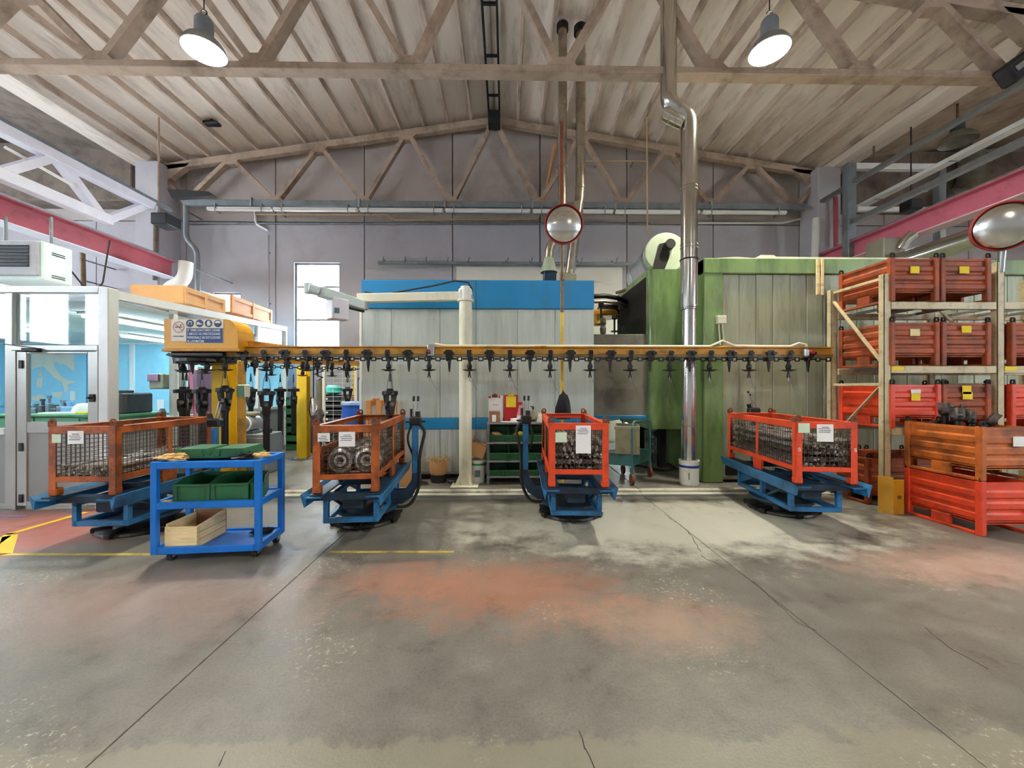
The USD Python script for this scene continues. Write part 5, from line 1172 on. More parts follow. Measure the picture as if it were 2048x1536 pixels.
part(t, 'hanger_leg', G().cyl((GX, 8.6, zt1), (GX, 8.6, roof(GX) - .1), .02, 8), 'truss_paint', w=True)
part(t, 'hanger_leg', G().cyl((GX, 3.0, zt1), (GX, 3.0, roof(GX) - .1), .02, 8), 'truss_paint', w=True)
def ibeam(name, xc, y0, y1, zt_, h, wf, label, web='crane_red', fl_='crane_pale', rail=True):
    t = thing(name, label, 'crane beam', (xc, (y0 + y1) / 2, zt_ - h))
    part(t, 'web', G().b2(xc - .02, xc + .02, y0, y1, zt_ - h + .02, zt_ - .02), web, w=True)
    part(t, 'bottom_flange', G().b2(xc - wf, xc + wf, y0, y1, zt_ - h, zt_ - h + .025, .006), fl_, w=True)
    part(t, 'top_flange', G().b2(xc - wf, xc + wf, y0, y1, zt_ - .025, zt_, .006), web, w=True)
    if rail: part(t, 'crane_rail', G().b2(xc - .035, xc + .035, y0, y1 + .05, zt_, zt_ + .08, .01).b2(xc - wf * .9, xc + wf * .9, y0, y1, zt_, zt_ + .03), 'galv', w=True)
    return t
ibeam('crane_beam', -8.15, .5, 9.55, 4.56, .42, .15, 'dark red crane runway beam on the left above the heater', fl_='lilac_white')
ibeam('crane_beam', 8.05, .5, 9.7, 4.86, .40, .15, 'pinkish red crane runway beam on the right above the rack', web='crane_pink')

# ------------------------------------------------------------------ right bay: cable trays, tube frame, ducts
def tray(xc, y0, y1, z, w_, h_, m, label, open_=True, name='cable_tray'):
    t = thing(name, label, 'cable tray', (xc, (y0 + y1) / 2, z))
    part(t, 'base', G().b2(xc - w_, xc + w_, y0, y1, z, z + .012), m, w=True)
    for s in (-1, 1): part(t, 'side_wall', G().b2(xc + s * w_ - .008, xc + s * w_ + .008, y0, y1, z, z + h_, .003), m, w=True)
    for yy in np.arange(y0 + .8, y1, 1.5): part(t, 'hanger_strap', G().b2(xc - w_ - .012, xc + w_ + .012, yy, yy + .04, z - .012, z), 'galv', w=True)
    return t
tray(8.05, 2, 9.9, 6.2, .05, .08, 'galv', 'upper galvanised cable tray running back to the right column')
tray(8.62, 2, 9.3, 5.86, .09, .08, 'white_paint', 'middle white cable tray between two galvanised ones on the right')
tray(8.02, 2, 8.95, 5.27, .06, .1, 'galv', 'lowest galvanised cable tray, with a bluish sheen, on the right')
y = 8.9
t = thing('pipe_gantry', 'grey rectangular pipe frame standing behind the green oven on the right', 'frame', (X(1698, y), y, 3.5))
part(t, 'upright', G().b2(X(1690, y), X(1707, y), y - .09, y + .09, ozt, Z(322, y), .015), 'galv_dull', w=True)
part(t, 'crossbar', G().b2(X(1707, y), X(1872, y), y - .07, y + .07, Z(334, y), Z(322, y), .012), 'white_paint', w=True)
part(t, 'low_crossbar', G().b2(X(1712, y), X(1866, y), y - .05, y + .05, Z(418, y), Z(409, y), .012), 'white_paint', w=True)
part(t, 'far_upright', G().b2(X(1872, y), X(1886, y), y - .08, y + .08, .05 if X(1872, y) > 8.45 else ozt, Z(322, y), .015), 'galv_dull', w=True)
part(t, 'hanging_rod', G().cyl((X(1748, y), y, Z(323, y)), (X(1748, y), y, 7.6), .022, 8), 'pipe_brown', w=True)
p = at(1915, 285, 8.0)
t = thing('high_bay_lamp', 'unlit grey high-bay lamp hanging in the right side bay', 'lamp', p)
part(t, 'reflector', G().lathe([(.3, 0), (.31, .005), (.26, .12), (.12, .22), (.1, .22), (.24, .11), (.29, .0)], (0, 0, 0), 24), 'tunnel_grey', smooth=40)
part(t, 'ballast_housing', G().lathe([(.11, .21), (.11, .4), (.03, .44)], (0, 0, 0), 16), 'item_dark', smooth=40)
part(t, 'hanging_rod', G().cyl((0, 0, .42), (0, 0, .02 + roof(RX + EX) + .15 * (p[0] - EX) - p[2]), .02, 8), 'pipe_brown')
t = thing('ventilation_elbow', 'white ventilation duct bending down in front of the right bay wall', 'duct', at(1932, 360, 9.6))
part(t, 'duct_run', G().tube(bend([at(1942, 300, 9.6), at(1942, 365, 9.6), at(1915, 398, 9.6), at(1888, 400, 9.6)], .3, 6), .24, 22), 'tunnel_grey', smooth=50, w=True)
part(t, 'hanging_rod', G().cyl(at(1942, 302, 9.6), at(1942, 302, 9.6) + (0, 0, 1.4), .02, 8), 'pipe_brown', w=True)
part(t, 'shiny_cuff', G().tube([at(1950, 372, 9.4), at(1940, 388, 9.4)], .1, 16), 'shiny_duct', w=True)
p = at(1822, 412, 8.2)
t = thing('loudspeaker', 'black box loudspeaker hanging between the right cable trays', 'loudspeaker', p)
part(t, 'case', G().box((0, 0, 0), (.3, .26, .22), .03), 'black')
part(t, 'hanging_rod', G().cyl((0, 0, .1), (0, 0, 1.7), .012, 8), 'black')
dx = X(1962, 6.1)
t = thing('overhead_duct', 'fat shiny horizontal duct on the oven roof behind the rack', 'duct', (dx, 7, Z(465, 6.1)))
part(t, 'duct_run', G().cyl((dx, 5.95, Z(466, 6.1)), (dx, 9.3, Z(466, 6.1)), .175, 30), 'shiny_duct', smooth=45, w=True)
part(t, 'joint_ring', G().cyl((dx, 6.12, Z(466, 6.1)), (dx, 6.15, Z(466, 6.1)), .183, 30), 'shiny_duct', smooth=45, w=True)
part(t, 'saddle', G().b2(dx - .15, dx + .15, 7, 7.2, ozt, Z(466, 6.1) - .12, .01).b2(dx - .15, dx + .15, 8.6, 8.8, ozt, Z(466, 6.1) - .12, .01), 'galv_dull', w=True)
p = at(1790, 488, 7.4)
t = thing('fan_unit', 'small grey fan box with a shiny outlet on the oven roof', 'fan', p)
part(t, 'case', G().b2(p[0] - .22, p[0] + .12, 7.4, 7.8, ozt, p[2] + .14, .02), 'tunnel_grey', w=True)
part(t, 'outlet', G().tube([(p[0] + .1, 7.4, p[2] - .1), (p[0] + .16, 7.35, p[2] + .05), (p[0] + .26, 7.3, p[2] + .16)], .09, 16), 'shiny_duct', smooth=50, w=True)

# ================================================================== WALKWAY BEHIND THE CONVEYOR (left of the booth)
def stack_bin(g, x, y, z, w_, d, h):
    g.b2(x - w_ / 2, x + w_ / 2, y, y + d, z, z + .01).b2(x - w_ / 2, x - w_ / 2 + .01, y, y + d, z, z + h).b2(x + w_ / 2 - .01, x + w_ / 2, y, y + d, z, z + h).b2(x - w_ / 2, x + w_ / 2, y + d - .01, y + d, z, z + h).b2(x - w_ / 2, x + w_ / 2, y, y + .01, z, z + h * .7)
    g.b2(x - w_ / 2 - .008, x + w_ / 2 + .008, y - .008, y + .0, z + h * .7 - .03, z + h * .7)
y = 9.0
xa, xb = X(572, y), X(599, y)
pz = .05
for k in range(6):
    g = G(); stack_bin(g, (xa + xb) / 2, y, pz, xb - xa, .4, .2)
    solo('stacking_bin', g, 'bin_green', f'{["bottom", "second", "third", "fourth", "fifth", "topmost"][k]} green stacking bin in the stack beside the office corner', 'bin', 'green bins stacked beside the office'); pz += .205
y = 9.2
xa, xb = X(640, y), X(690, y); pz = .05
for k in range(8):
    g = G(); stack_bin(g, (xa + xb) / 2, y, pz, xb - xa, .4, .155)
    t = thing('dark_crate', 'dark plastic crate with a white tag in the stack behind the mesh fence', 'crate', ((xa + xb) / 2, y, pz), group='dark crates stacked behind the mesh fence')
    part(t, 'body', g, 'tray_dark', w=True)
    part(t, 'tag', G().b2(xa + .03, xa + .03 + (.16 if k % 3 else .1), y - .016, y - .009, pz + .04, pz + .085), 'paper', w=True); pz += .16
bz_ = pz
p = at(662, 770, y + .1)
bag = trimesh.creation.icosphere(3, .2); bv = np.array(bag.vertices); bv = bv * (1.1, .8, .62) * (1 + .35 * (meshkit.noise(bv * 9, 3)[:, None] - .5))
solo('plastic_bag', (bv + (p[0], y + .2, bz_ + .11), np.array(bag.faces)), 'teal_bag', 'crumpled turquoise plastic bag on top of the dark crates', 'bag', smooth=30)
# mesh fence
y = 8.6
t = thing('mesh_fence', 'pale wire mesh fence panel on posts in front of the dark crates', 'fence', (X(675, y), y, .05))
xa, xb, za, zb_ = X(648, y), X(712, y), .3, Z(728, y)
for xx in (xa, xb): part(t, 'post', G().b2(xx - .03, xx + .03, y - .03, y + .03, .05, zb_ + .05, .006), 'wall_pale', w=True)
g = G()
for zz in np.arange(za, zb_, .1): g.bar((xa, y, zz), (xb, y, zz), .008)
for xx in np.arange(xa, xb, .2): g.bar((xx, y, za), (xx, y, zb_), .006)
part(t, 'mesh', g, 'wall_pale', w=True)
solo('board', G().prism([(X(672, 8.9), .05), (X(712, 8.9), .05), (X(712, 8.9), Z(790, 8.9)), (X(688, 8.9), Z(790, 8.9))], (0, 8.9, 0), (1, 0, 0), (0, 0, 1), (0, .03, 0)), 'board_brown', 'brown board leaning behind the mesh fence', 'board')
t = thing('tall_post', 'pale yellow upright post behind the blue barrel', 'post', (X(708, 9.3), 9.3, .05))
part(t, 'post', G().b2(X(704, 9.3), X(711, 9.3), 9.3, 9.37, .05, Z(730, 9.3), .008), 'pipe_yellow', w=True)
part(t, 'foot', G().b2(X(704, 9.3) - .05, X(711, 9.3) + .05, 9.25, 9.42, .05, .07), 'pipe_yellow', w=True)
d2 = struct('door_2')
yd = 10.3
part(d2, 'door_frame', G().b2(X(713, yd), X(716, yd), yd, WALL, .05, Z(757, yd)).b2(X(713, yd), X(745, yd), yd, WALL, Z(759, yd), Z(755, yd)), 'dark_deck')
part(d2, 'door_panel', G().b2(X(716, yd), X(745, yd), yd + .03, WALL - .01, .05, Z(759, yd)), 'heater_white')
y = 7.2
xc = X(703, y); r = .27
t = thing('barrel', 'blue plastic barrel with a pale blue lid behind the hanging shaft', 'barrel', (xc, y + r, .05))
hb = Z(805, y) - .05
part(t, 'body', G().lathe([(0, 0), (r - .03, 0), (r, .04), (r, .33), (r + .012, .35), (r, .37), (r, hb - .06), (r - .03, hb - .02), (0, hb - .02)], (0, 0, 0), 30), 'barrel_blue', smooth=40)
part(t, 'lid', G().lathe([(r - .01, hb - .05), (r + .02, hb - .05), (r + .02, hb), (r - .03, hb + .01), (r - .04, hb - .015), (0, hb - .015)], (0, 0, 0), 30), 'barrel_lid', smooth=40)
y = 6.0
t = thing('pallet', 'orange-brown wooden pallet frame standing against the blue booth', 'pallet', (X(762, y), y, .05))
xa, xb, zt_ = X(731, y), X(793, y), Z(800, y)
for x0_, x1_ in ((xa, xa + .08), (xa + .16, xa + .24), (xb - .09, xb)): part(t, 'upright', G().b2(x0_, x1_, y, y + .05, .05, zt_, .006), 'pallet_wood', w=True)
for z0_ in (.1, .5, zt_ - .09): part(t, 'crosspiece', G().b2(xa, xb, y + .05, y + .07, z0_, z0_ + .09, .005), 'pallet_wood', w=True)
part(t, 'top_stub', G().b2(xa + .1, xa + .2, y, y + .05, zt_, zt_ + .03, .005), 'pallet_wood', w=True)
# ================================================================== WIRE CONTAINERS ON TILTING TURNTABLES
PLAT = .50                                       # height of the platforms the containers stand on
def wire_container(loc, rz, L, m, label, dirty='rust', cards=(), digits=False):
    W_, H_ = .60, .645
    t = thing('mesh_container', label, 'mesh container', loc, rz)
    hw = W_ / 2
    def P(x, y, z): return (x, y, z)
    for sx in (-1, 1):
        for yy, sy in ((0, 1), (L, -1)):
            x = sx * hw
            part(t, 'corner_post', G().b2(x - sx * .065, x, yy, yy + sy * .008, 0, H_, .003).b2(x - sx * .008, x, yy, yy + sy * .065, 0, H_, .003).b2(x - sx * .07, x + sx * .004, yy - sy * .004, yy + sy * .07, 0, .07, .008), m)
            lug = part(t, 'lug', G().prism(Polygon([(-.03, 0), (.03, 0), (.03, .05), (.015, .07), (-.015, .07), (-.03, .05)], [[(-.012, .03), (.012, .03), (.012, .052), (-.012, .052)]]), (x - sx * .03, yy + sy * .004, H_ - .005), (1, 0, 0), (0, 0, 1), (0, sy * .01, 0)).b2(x - sx * .004, x + sx * .008, yy, yy + sy * .07, H_ - .01, H_ + .045, .004), dirty)
    for sx in (-1, 1):
        x = sx * hw
        part(t, 'side_top_rail', G().b2(x - sx * .006, x, .06, L - .06, H_ - .07, H_ - .005, .002).b2(x - sx * .05, x, .03, L - .03, H_ - .012, H_ - .004, .002), m)
        part(t, 'side_bottom_rail', G().b2(x - sx * .04, x, .06, L - .06, .125, .175, .005), m)
        part(t, 'middle_foot', G().prism([(L / 2 - .1, .13), (L / 2 + .1, .13), (L / 2 + .085, .0), (L / 2 - .085, .0)], (x - sx * .03, 0, 0), (0, 1, 0), (0, 0, 1), (sx * .026, 0, 0)), m)
        part(t, 'middle_upright', G().b2(x - sx * .012, x, L / 2 - .02, L / 2 + .02, .17, H_ - .06, .003), m)
    for yy, sy in ((0, 1), (L, -1)):
        part(t, 'end_top_rail', G().b2(-hw + .06, hw - .06, yy, yy + sy * .006, H_ - .07, H_ - .005, .002).b2(-hw + .03, hw - .03, yy, yy + sy * .05, H_ - .012, H_ - .004, .002), m)
        part(t, 'end_bottom_rail', G().b2(-hw + .06, hw - .06, yy, yy + sy * .04, .125, .175, .005), m)
    part(t, 'floor_sheet', G().b2(-hw + .01, hw - .01, .01, L - .01, .135, .15), dirty)
    def grid(g, o, u, l, z0, z1):
        o, u = np.asarray(o, float), np.asarray(u, float)
        for s in np.arange(.05, l - .02, .042): g.bar(o + u * s + (0, 0, z0), o + u * s + (0, 0, z1), .0038)
        for z in np.arange(z0 + .02, z1, .042): g.bar(o + (0, 0, z), o + u * l + (0, 0, z), .0038)
        return g
    for sx in (-1, 1): part(t, 'side_mesh', grid(G(), (sx * (hw - .02), 0, 0), (0, 1, 0), L, .17, H_ - .06), 'wire')
    for yy in (.02, L - .02): part(t, 'end_mesh', grid(G(), (-hw, yy, 0), (1, 0, 0), W_, .17, H_ - .06), 'wire')
    for x0_, x1_, z0_, z1_, mm in cards:
        c = part(t, 'paper_card', G().box(((x0_ + x1_) / 2, -.006, (z0_ + z1_) / 2), (x1_ - x0_, .003, z1_ - z0_)), mm)
        if mm == 'paper':
            g = G()
            for k in range(4): g.box(((x0_ + x1_) / 2 - .01 * (k % 2), -.0082, z1_ - .03 - .017 * k), ((x1_ - x0_) * (.7 if k else .45), .001, .005))
            part(c, 'printed_line', g, 'ink')
    if digits:
        for x in (-hw + .03, hw - .03): part(t, 'stencilled_mark', G().text('S', .035, (x - .014, -.0045, .34), depth=.0008), 'paper')
    return t

# one machined shaft, reused for the contents of every container
def shaft_mesh(L, r, lump, seed):
    rr = random.Random(seed); g = G()
    g.tube([(0, 0, 0), (0, L * .3, 0), (0, L * .34, 0), (0, L, 0)], [r, r, r * .8, r * .8], 9)
    for y, s in ((0, 1), (L, -1)):
        g.box((0, y + s * .03, 0), (lump * 1.5, .07, lump * .7), .014, R=np.array([[math.cos(rr.random()), 0, math.sin(rr.random())], [0, 1, 0], [-math.sin(.5), 0, math.cos(.5)]]))
        for q in (-1, 1): g.cyl((q * lump * .62, y - s * .02, 0), (q * lump * .62, y + s * .03, 0), lump * .36, 10)
    for k in range(3): g.cyl((0, L * (.2 + .25 * k), 0), (0, L * (.2 + .25 * k) + .02, 0), r * 1.35, 10)
    return g
def fill(c, rz, L, spots, name, label, group, protos_, y0=.04):
    R0 = rotz(rz)
    for i, (x, z, m, yj, tilt, roll) in enumerate(spots):
        key = m
        a = np.array([[1, 0, 0], [0, math.cos(tilt), -math.sin(tilt)], [0, math.sin(tilt), math.cos(tilt)]])
        b = np.array([[math.cos(roll), 0, math.sin(roll)], [0, 1, 0], [-math.sin(roll), 0, math.cos(roll)]])
        R = R0 @ a @ b; p = np.asarray(c) + R0 @ np.array([x, y0 + yj, z])
        if key not in protos_:
            t = thing(name, label, 'shaft', (0, 0, 0), group=group)
            part(t, 'body', shaft_mesh(L - .08, .02, .031, len(protos_)), m, smooth=35)
            t2 = UsdGeom.Xform(t); t2.ClearXformOpOrder()
            M = np.eye(4); M[:3, :3] = R; M[:3, 3] = p
            t2.AddTransformOp().Set(Gf.Matrix4d(*M.T.ravel().tolist())); protos_[key] = t
        else: dup(protos_[key], p, 0, label, group, R=R)
def pile(n, w_, z0, z1, L, rr, mats=('forged', 'forged', 'forged_bright'), tilt=.01):
    rows = max(1, int(round((z1 - z0) / .066))); per = max(1, int(n / rows)); out = []
    for r_ in range(rows):
        k = per + (r_ % 2)
        for i in range(k):
            x = (i + .5 - k / 2) * w_ / k + rr.uniform(-.008, .008)
            out.append((x, z0 + .035 + r_ * .066 + rr.uniform(-.006, .006), rr.choice(mats if r_ < rows - 2 else ('forged', 'forged_bright')), rr.uniform(0, .02), rr.uniform(-tilt, tilt), rr.uniform(0, 6.28)))
    return out

def turntable(loc, rz, L, label, post=0, lever_only=None):
    """Blue tilting table: two flared guide rails on a tube frame over a dark turning base. Local y runs from the front end (0) to the back (L)."""
    x, y, _ = loc
    t = thing('tilting_table', label, 'tilting table', (x, y, 0), rz)
    top = PLAT - .004; hw = .33
    for s in (-1, 1):
        part(t, 'guide_rail', G().prism([(s * .2, top - .012), (s * .33, top - .012), (s * .37, top + .022), (s * .375, top + .014), (s * .345, top - .1), (s * .335, top - .1), (s * .325, top - .022), (s * .2, top - .022)], (0, -.08, 0), (1, 0, 0), (0, 0, 1), (0, L + .14, 0)), 'blue_frame')
        part(t, 'rail_plate', G().b2(s * .19, s * .32, -.04, L + .04, top - .008, top, .002), 'blue_dark')
    for yy in (.12, L * .5, L - .12): part(t, 'cross_beam', G().b2(-.32, .32, yy - .035, yy + .035, top - .09, top - .022, .006), 'blue_dark')
    fx, f0, f1, fz0, fz1 = .24, .16, L - .2, .16, top - .09
    for s in (-1, 1):
        part(t, 'lower_side_tube', G().b2(s * fx - .025, s * fx + .025, f0, f1, fz0, fz0 + .05, .005), 'blue_frame')
        part(t, 'upper_side_tube', G().b2(s * fx - .025, s * fx + .025, f0, f1, fz1 - .05, fz1, .005), 'blue_frame')
        for yy in (f0 + .025, f1 - .025, (f0 + f1) / 2): part(t, 'frame_upright', G().b2(s * fx - .024, s * fx + .024, yy - .025, yy + .025, fz0 + .05, fz1 - .05, .004), 'blue_frame')
        part(t, 'side_gusset', G().prism([(f1 - .05, fz0 + .05), (f1 - .05, fz1 - .05), (f1 - .4, fz1 - .05)], (s * fx - .005, 0, 0), (0, 1, 0), (0, 0, 1), (.01, 0, 0)), 'blue_frame')
        part(t, 'diagonal_brace', G().bar((s * fx, f0 + .2, fz1 - .05), (s * fx, f0 + .5, fz0 + .04), .02, .03), 'blue_dark')
    for yy in (f0, f1): part(t, 'lower_end_tube', G().b2(-fx, fx, yy - .0, yy + .05, fz0, fz0 + .05, .005), 'blue_frame')
    part(t, 'tilt_cylinder', G().cyl((-.05, f0 + .15, fz1 - .08), (.02, f1 - .35, fz0 + .05), .04, 14), 'galv_dull', smooth=40)
    part(t, 'piston_rod', G().cyl((.02, f1 - .35, fz0 + .05), (.04, f1 - .2, fz0 + .02), .022, 12), 'shiny_duct', smooth=40)
    part(t, 'pivot_block', G().b2(-.1, .1, f0 + .05, f0 + .22, fz1 - .13, fz1 - .02, .015), 'blue_dark')
    cy = L * .52
    part(t, 'turning_plate', G().lathe([(0, .12), (.33, .12), (.34, .13), (.34, .16), (0, .16)], (0, cy, 0), 26), 'blue_dark')
    part(t, 'bearing_drum', G().lathe([(.24, .04), (.24, .12), (.0, .12)], (0, cy, 0), 22), 'black_oil', smooth=40)
    part(t, 'floor_ring', G().lathe([(0, 0), (.36, 0), (.37, .012), (.36, .035), (.3, .04), (0, .04)], (0, cy, 0), 28), 'black_oil')
    for a in (.5, 1.55, 2.6, 3.7, 4.7, 5.8): part(t, 'base_arm', G().bar((.2 * math.cos(a), cy + .2 * math.sin(a), .05), (.4 * math.cos(a), cy + .4 * math.sin(a), .03), .07, .05, ch=.008), 'black_oil')
    if post:
        s = post; px_, py_ = s * .53, L * .55
        pts = [(s * .2, py_, .22), (s * .34, py_, .22), (s * .45, py_, .25), (s * .52, py_, .35), (px_, py_, .5), (px_, py_, 1.06)]
        g = G(); outer = Polygon([(s * .22, .16), (s * .38, .15), (s * .5, .23), (s * .565, .36), (s * .575, .55), (s * .505, .55), (s * .49, .42), (s * .42, .32), (s * .22, .31)])
        part(t, 'post_bracket', g.prism(outer, (0, py_ - .03, 0), (1, 0, 0), (0, 0, 1), (0, .06, 0)), 'blue_dark')
        part(t, 'control_post', G().b2(px_ - .035, px_ + .035, py_ - .035, py_ + .035, .5, 1.1, .008), 'blue_frame')
        part(t, 'valve_block', G().b2(px_ - .06, px_ + .07, py_ - .06, py_ + .06, 1.06, 1.16, .015).b2(px_ - .11, px_ + .12, py_ - .02, py_ + .02, 1.09, 1.11, .005).cyl((px_ + .03, py_, 1.16), (px_ + .03, py_, 1.22), .03, 10).cyl((px_ - .04, py_, 1.16), (px_ - .04, py_, 1.25), .022, 10), 'black_oil')
        for o in (-.025, .025):
            lv = part(t, 'lever', G().cyl((px_ + o, py_ - .02, 1.16), (px_ + o + .01, py_ - .02, 1.36), .008, 8), 'shiny_duct')
            part(lv, 'grip', G().cyl((px_ + o + .01, py_ - .02, 1.34), (px_ + o + .012, py_ - .02, 1.4), .014, 10), 'black')
        part(t, 'hose', G().tube(bend([np.array(q) for q in ((px_ + s * .03, py_ - .02, 1.1), (px_ + s * .12, py_ - .02, 1.0), (px_ + s * .05, py_ - .03, .7), (px_ + s * .06, py_ - .04, .35), (px_ - s * .05, py_ - .05, .12), (s * .25, py_ - .06, .13))], .12, 6), .018, 8), 'rubber', smooth=50)
        part(t, 'hose', G().tube(bend([np.array(q) for q in ((px_ - s * .04, py_, 1.08), (px_ - s * .1, py_, .9), (px_ - s * .03, py_ + .02, .7))], .12, 6), .012, 8), 'rubber', smooth=50)
    if lever_only:
        q0, q1 = np.asarray(lever_only[0]), np.asarray(lever_only[1])
        b = (q0[0], q0[1], .3)
        part(t, 'control_post', G().bar((q0[0], q0[1], .2), q0 - (0, 0, .1), .06, .06, ch=.006), 'blue_frame')
        part(t, 'post_foot', G().bar((q0[0], q0[1], .2), (0, L * .6, .2), .06, .06, ch=.006), 'blue_frame')
        part(t, 'valve_block', G().box(q0 - (0, 0, .04), (.16, .1, .1), .02).cyl(q0 + (-.05, 0, 0), q0 + (-.07, 0, .06), .03, 10), 'black_oil')
        for o in (0, .04):
            lv = part(t, 'lever', G().cyl(q0 + (o, 0, 0), q1 + (o * .6, 0, -o), .008, 8), 'galv')
            part(lv, 'grip', G().cyl(q1 + (o * .6, 0, -o), q1 + (q1 - q0) * .12 + (o * .6, 0, -o), .014, 10), 'black')
    return t

def station(px0, py, rz, L, m, lc, lt, cards, post=0, lever=None, digits=False, w=.6, px_near='left'):
    y = (EYE - PLAT) * F / (py - HORIZON)
    x = X(px0, y)
    c = np.array((x, y, PLAT))
    wire_container(c, rz, L, m, lc, cards=cards, digits=digits)
    turntable((x, y, 0), rz, L, lt, post, lever)
    return c
rr = random.Random(3)
# 1: left, dull orange, a few shafts lying low
c1 = station(164, 988, .02, 1.2, 'orange_dull', 'dull orange wire-mesh container nearest the office, almost empty', 'blue tilting table under the left mesh container beside the cart', [(-.26, -.18, .49, .57, 'paper_green'), (-.12, .02, .48, .6, 'paper')], lever=((.45, 1.05, 1.12), (.5, 1.05, 1.34)))
P1 = {}
fill(c1, .02, 1.2, pile(16, .52, .15, .28, 1.2, rr, ('forged', 'forged_bright')), 'machined_shaft', 'dark machined shaft lying low in the left mesh container', 'shafts in the left mesh container', P1)
# 2: left of centre, tilted contents with two big rings
c2 = station(691, 984.5, .085, 1.48, 'orange_dull', 'dull orange wire-mesh container holding two big yoke rings', 'blue tilting table with a curved lever post on its right, left of centre', [(-.25, -.14, .49, .57, 'paper'), (-.06, .09, .44, .58, 'paper')], post=1)
P2 = {}
fill(c2, .085, 1.15, pile(24, .46, .17, .4, 1.48, rr) , 'machined_shaft', 'dark machined shaft piled in the container with the two yoke rings', 'shafts behind the two big yoke rings', P2, y0=.34)
for i, dx_ in enumerate((-.08, .17)):
    R0 = rotz(.085); p = c2 + R0 @ np.array([dx_, .17, .29])
    t = thing('yoke_ring', f'big dark forged yoke ring on the {["left", "right"][i]} in the mesh container beside the curved post', 'forging', p, .085)
    part(t, 'ring', G().lathe([(.07, -.07), (.115, -.07), (.135, -.05), (.135, .05), (.115, .07), (.07, .07), (.07, -.07)], (0, 0, 0), 30, (0, -1, 0)), 'forged', smooth=35)
    part(t, 'hub', G().lathe([(.035, -.03), (.06, .0), (.06, .08), (.035, .08), (.025, .04), (.035, -.03)], (0, 0, 0), 20, (0, -1, 0)).lathe([(.085, .07), (.11, .06), (.115, .075), (.09, .085)], (0, 0, 0), 24, (0, -1, 0)), 'forged_bright', smooth=35)
t = thing('red_grating', 'rusty red grating sheet lying against the inside of the left-of-centre container', 'grating', c2 + rotz(.085) @ np.array([-.25, .7, .16]), .085)
g = G()
for k in range(24): g.b2(-.004, .004, -.6 + k * .05, -.59 + k * .05, 0, .26)
for k in range(7): g.b2(-.004, .004, -.62, .62, .01 + k * .04, .016 + k * .04)
part(t, 'grating_sheet', g, 'rust'); part(t, 'backing', G().b2(-.012, -.006, -.62, .62, 0, .27), 'orange_dull')
# 3: centre, bright orange, brimming
c3 = station(1157.5, 975, -.046, 1.5, 'orange_bright', 'bright orange wire-mesh container brimming with shafts in the centre', 'blue tilting table with a curved lever post on its left, in the centre', [(-.235, -.12, .45, .55, 'paper_green'), (-.03, .12, .34, .62, 'paper')], post=-1)
P3 = {}
fill(c3, -.046, 1.5, pile(45, .52, .15, .5, 1.5, rr, ('forged', 'forged', 'forged_bright')), 'machined_shaft', 'machined shaft stacked in the bright orange container in the centre', 'shafts in the centre container', P3)
# 4: right, bright orange, turned a little
y4 = (EYE - PLAT) * F / (971 - HORIZON)
c4x = (X(1601, y4) + X(1706, y4)) / 2
c4 = np.array((c4x, y4, PLAT)); A4 = -.105
lever4 = ((.1, 1.62, 1.2), (.03, 1.62, 1.42))
wire_container(c4, A4, 1.52, 'orange_bright', 'bright orange wire-mesh container full of shafts in front of the rack', cards=[(-.28, -.17, .53, .63, 'paper_green'), (-.1, .06, .44, .62, 'paper')], digits=True)
turntable((c4[0], c4[1], 0), A4, 1.52, 'blue tilting table under the right mesh container in front of the rack', 0, lever4)
P4 = {}
fill(c4, A4, 1.52, pile(45, .52, .15, .5, 1.52, rr, ('forged', 'forged', 'forged_bright')), 'machined_shaft', 'machined shaft stacked in the right bright orange container by the rack', 'shafts in the right container', P4)

# ================================================================== BLUE TROLLEY
A5 = .09; y5 = 3.33
p5 = np.array((X(299, 3.33), y5, 0))
t = thing('shelf_trolley', 'blue three-shelf steel trolley with green bins and a wooden crate', 'trolley', p5, A5)
W5, D5 = .88, .46
z0, z1, z2 = .115, .5, .865
for x in (.025, W5 - .025):
    for yy in (.025, D5 - .025): part(t, 'post', G().b2(x - .025, x + .025, yy - .025, yy + .025, z0 - .04, z2, .006), 'blue_cart')
for zt_ in (z0, z1, z2 - .02):
    g = [('front_rail', (.05, W5 - .05, 0, .04)), ('back_rail', (.05, W5 - .05, D5 - .04, D5))]
    for nm, (a, b, c, d) in g: part(t, nm, G().b2(a, b, c, d, zt_ - .04, zt_ + .02, .006), 'blue_cart')
    for a, b in ((.004, .044), (W5 - .044, W5 - .004)): part(t, 'side_rail', G().b2(a, b, .05, D5 - .05, zt_ - .04, zt_ + .02, .006), 'blue_cart')
    part(t, 'shelf_sheet', G().b2(.03, W5 - .03, .03, D5 - .03, zt_ - .005, zt_ + .004), 'blue_cart')
for i, (x, yy) in enumerate(((.12, .08), (W5 - .07, .08), (.12, D5 - .08), (W5 - .05, D5 - .07))):
    c = part(t, 'caster', G().cyl((x - .018, yy, .042), (x + .018, yy, .042), .042, 18), 'rubber', smooth=40)
    part(c, 'fork', G().b2(x - .028, x - .022, yy - .03, yy + .03, .03, z0 - .04, .003).b2(x + .022, x + .028, yy - .03, yy + .03, .03, z0 - .04, .003).b2(x - .04, x + .04, yy - .04, yy + .04, z0 - .05, z0 - .04), 'galv')
    part(c, 'hub', G().cyl((x - .021, yy, .042), (x + .021, yy, .042), .016, 10), 'galv', smooth=40)
def on5(x, yy, z): return p5 + rotz(A5) @ np.array([x, yy, z])
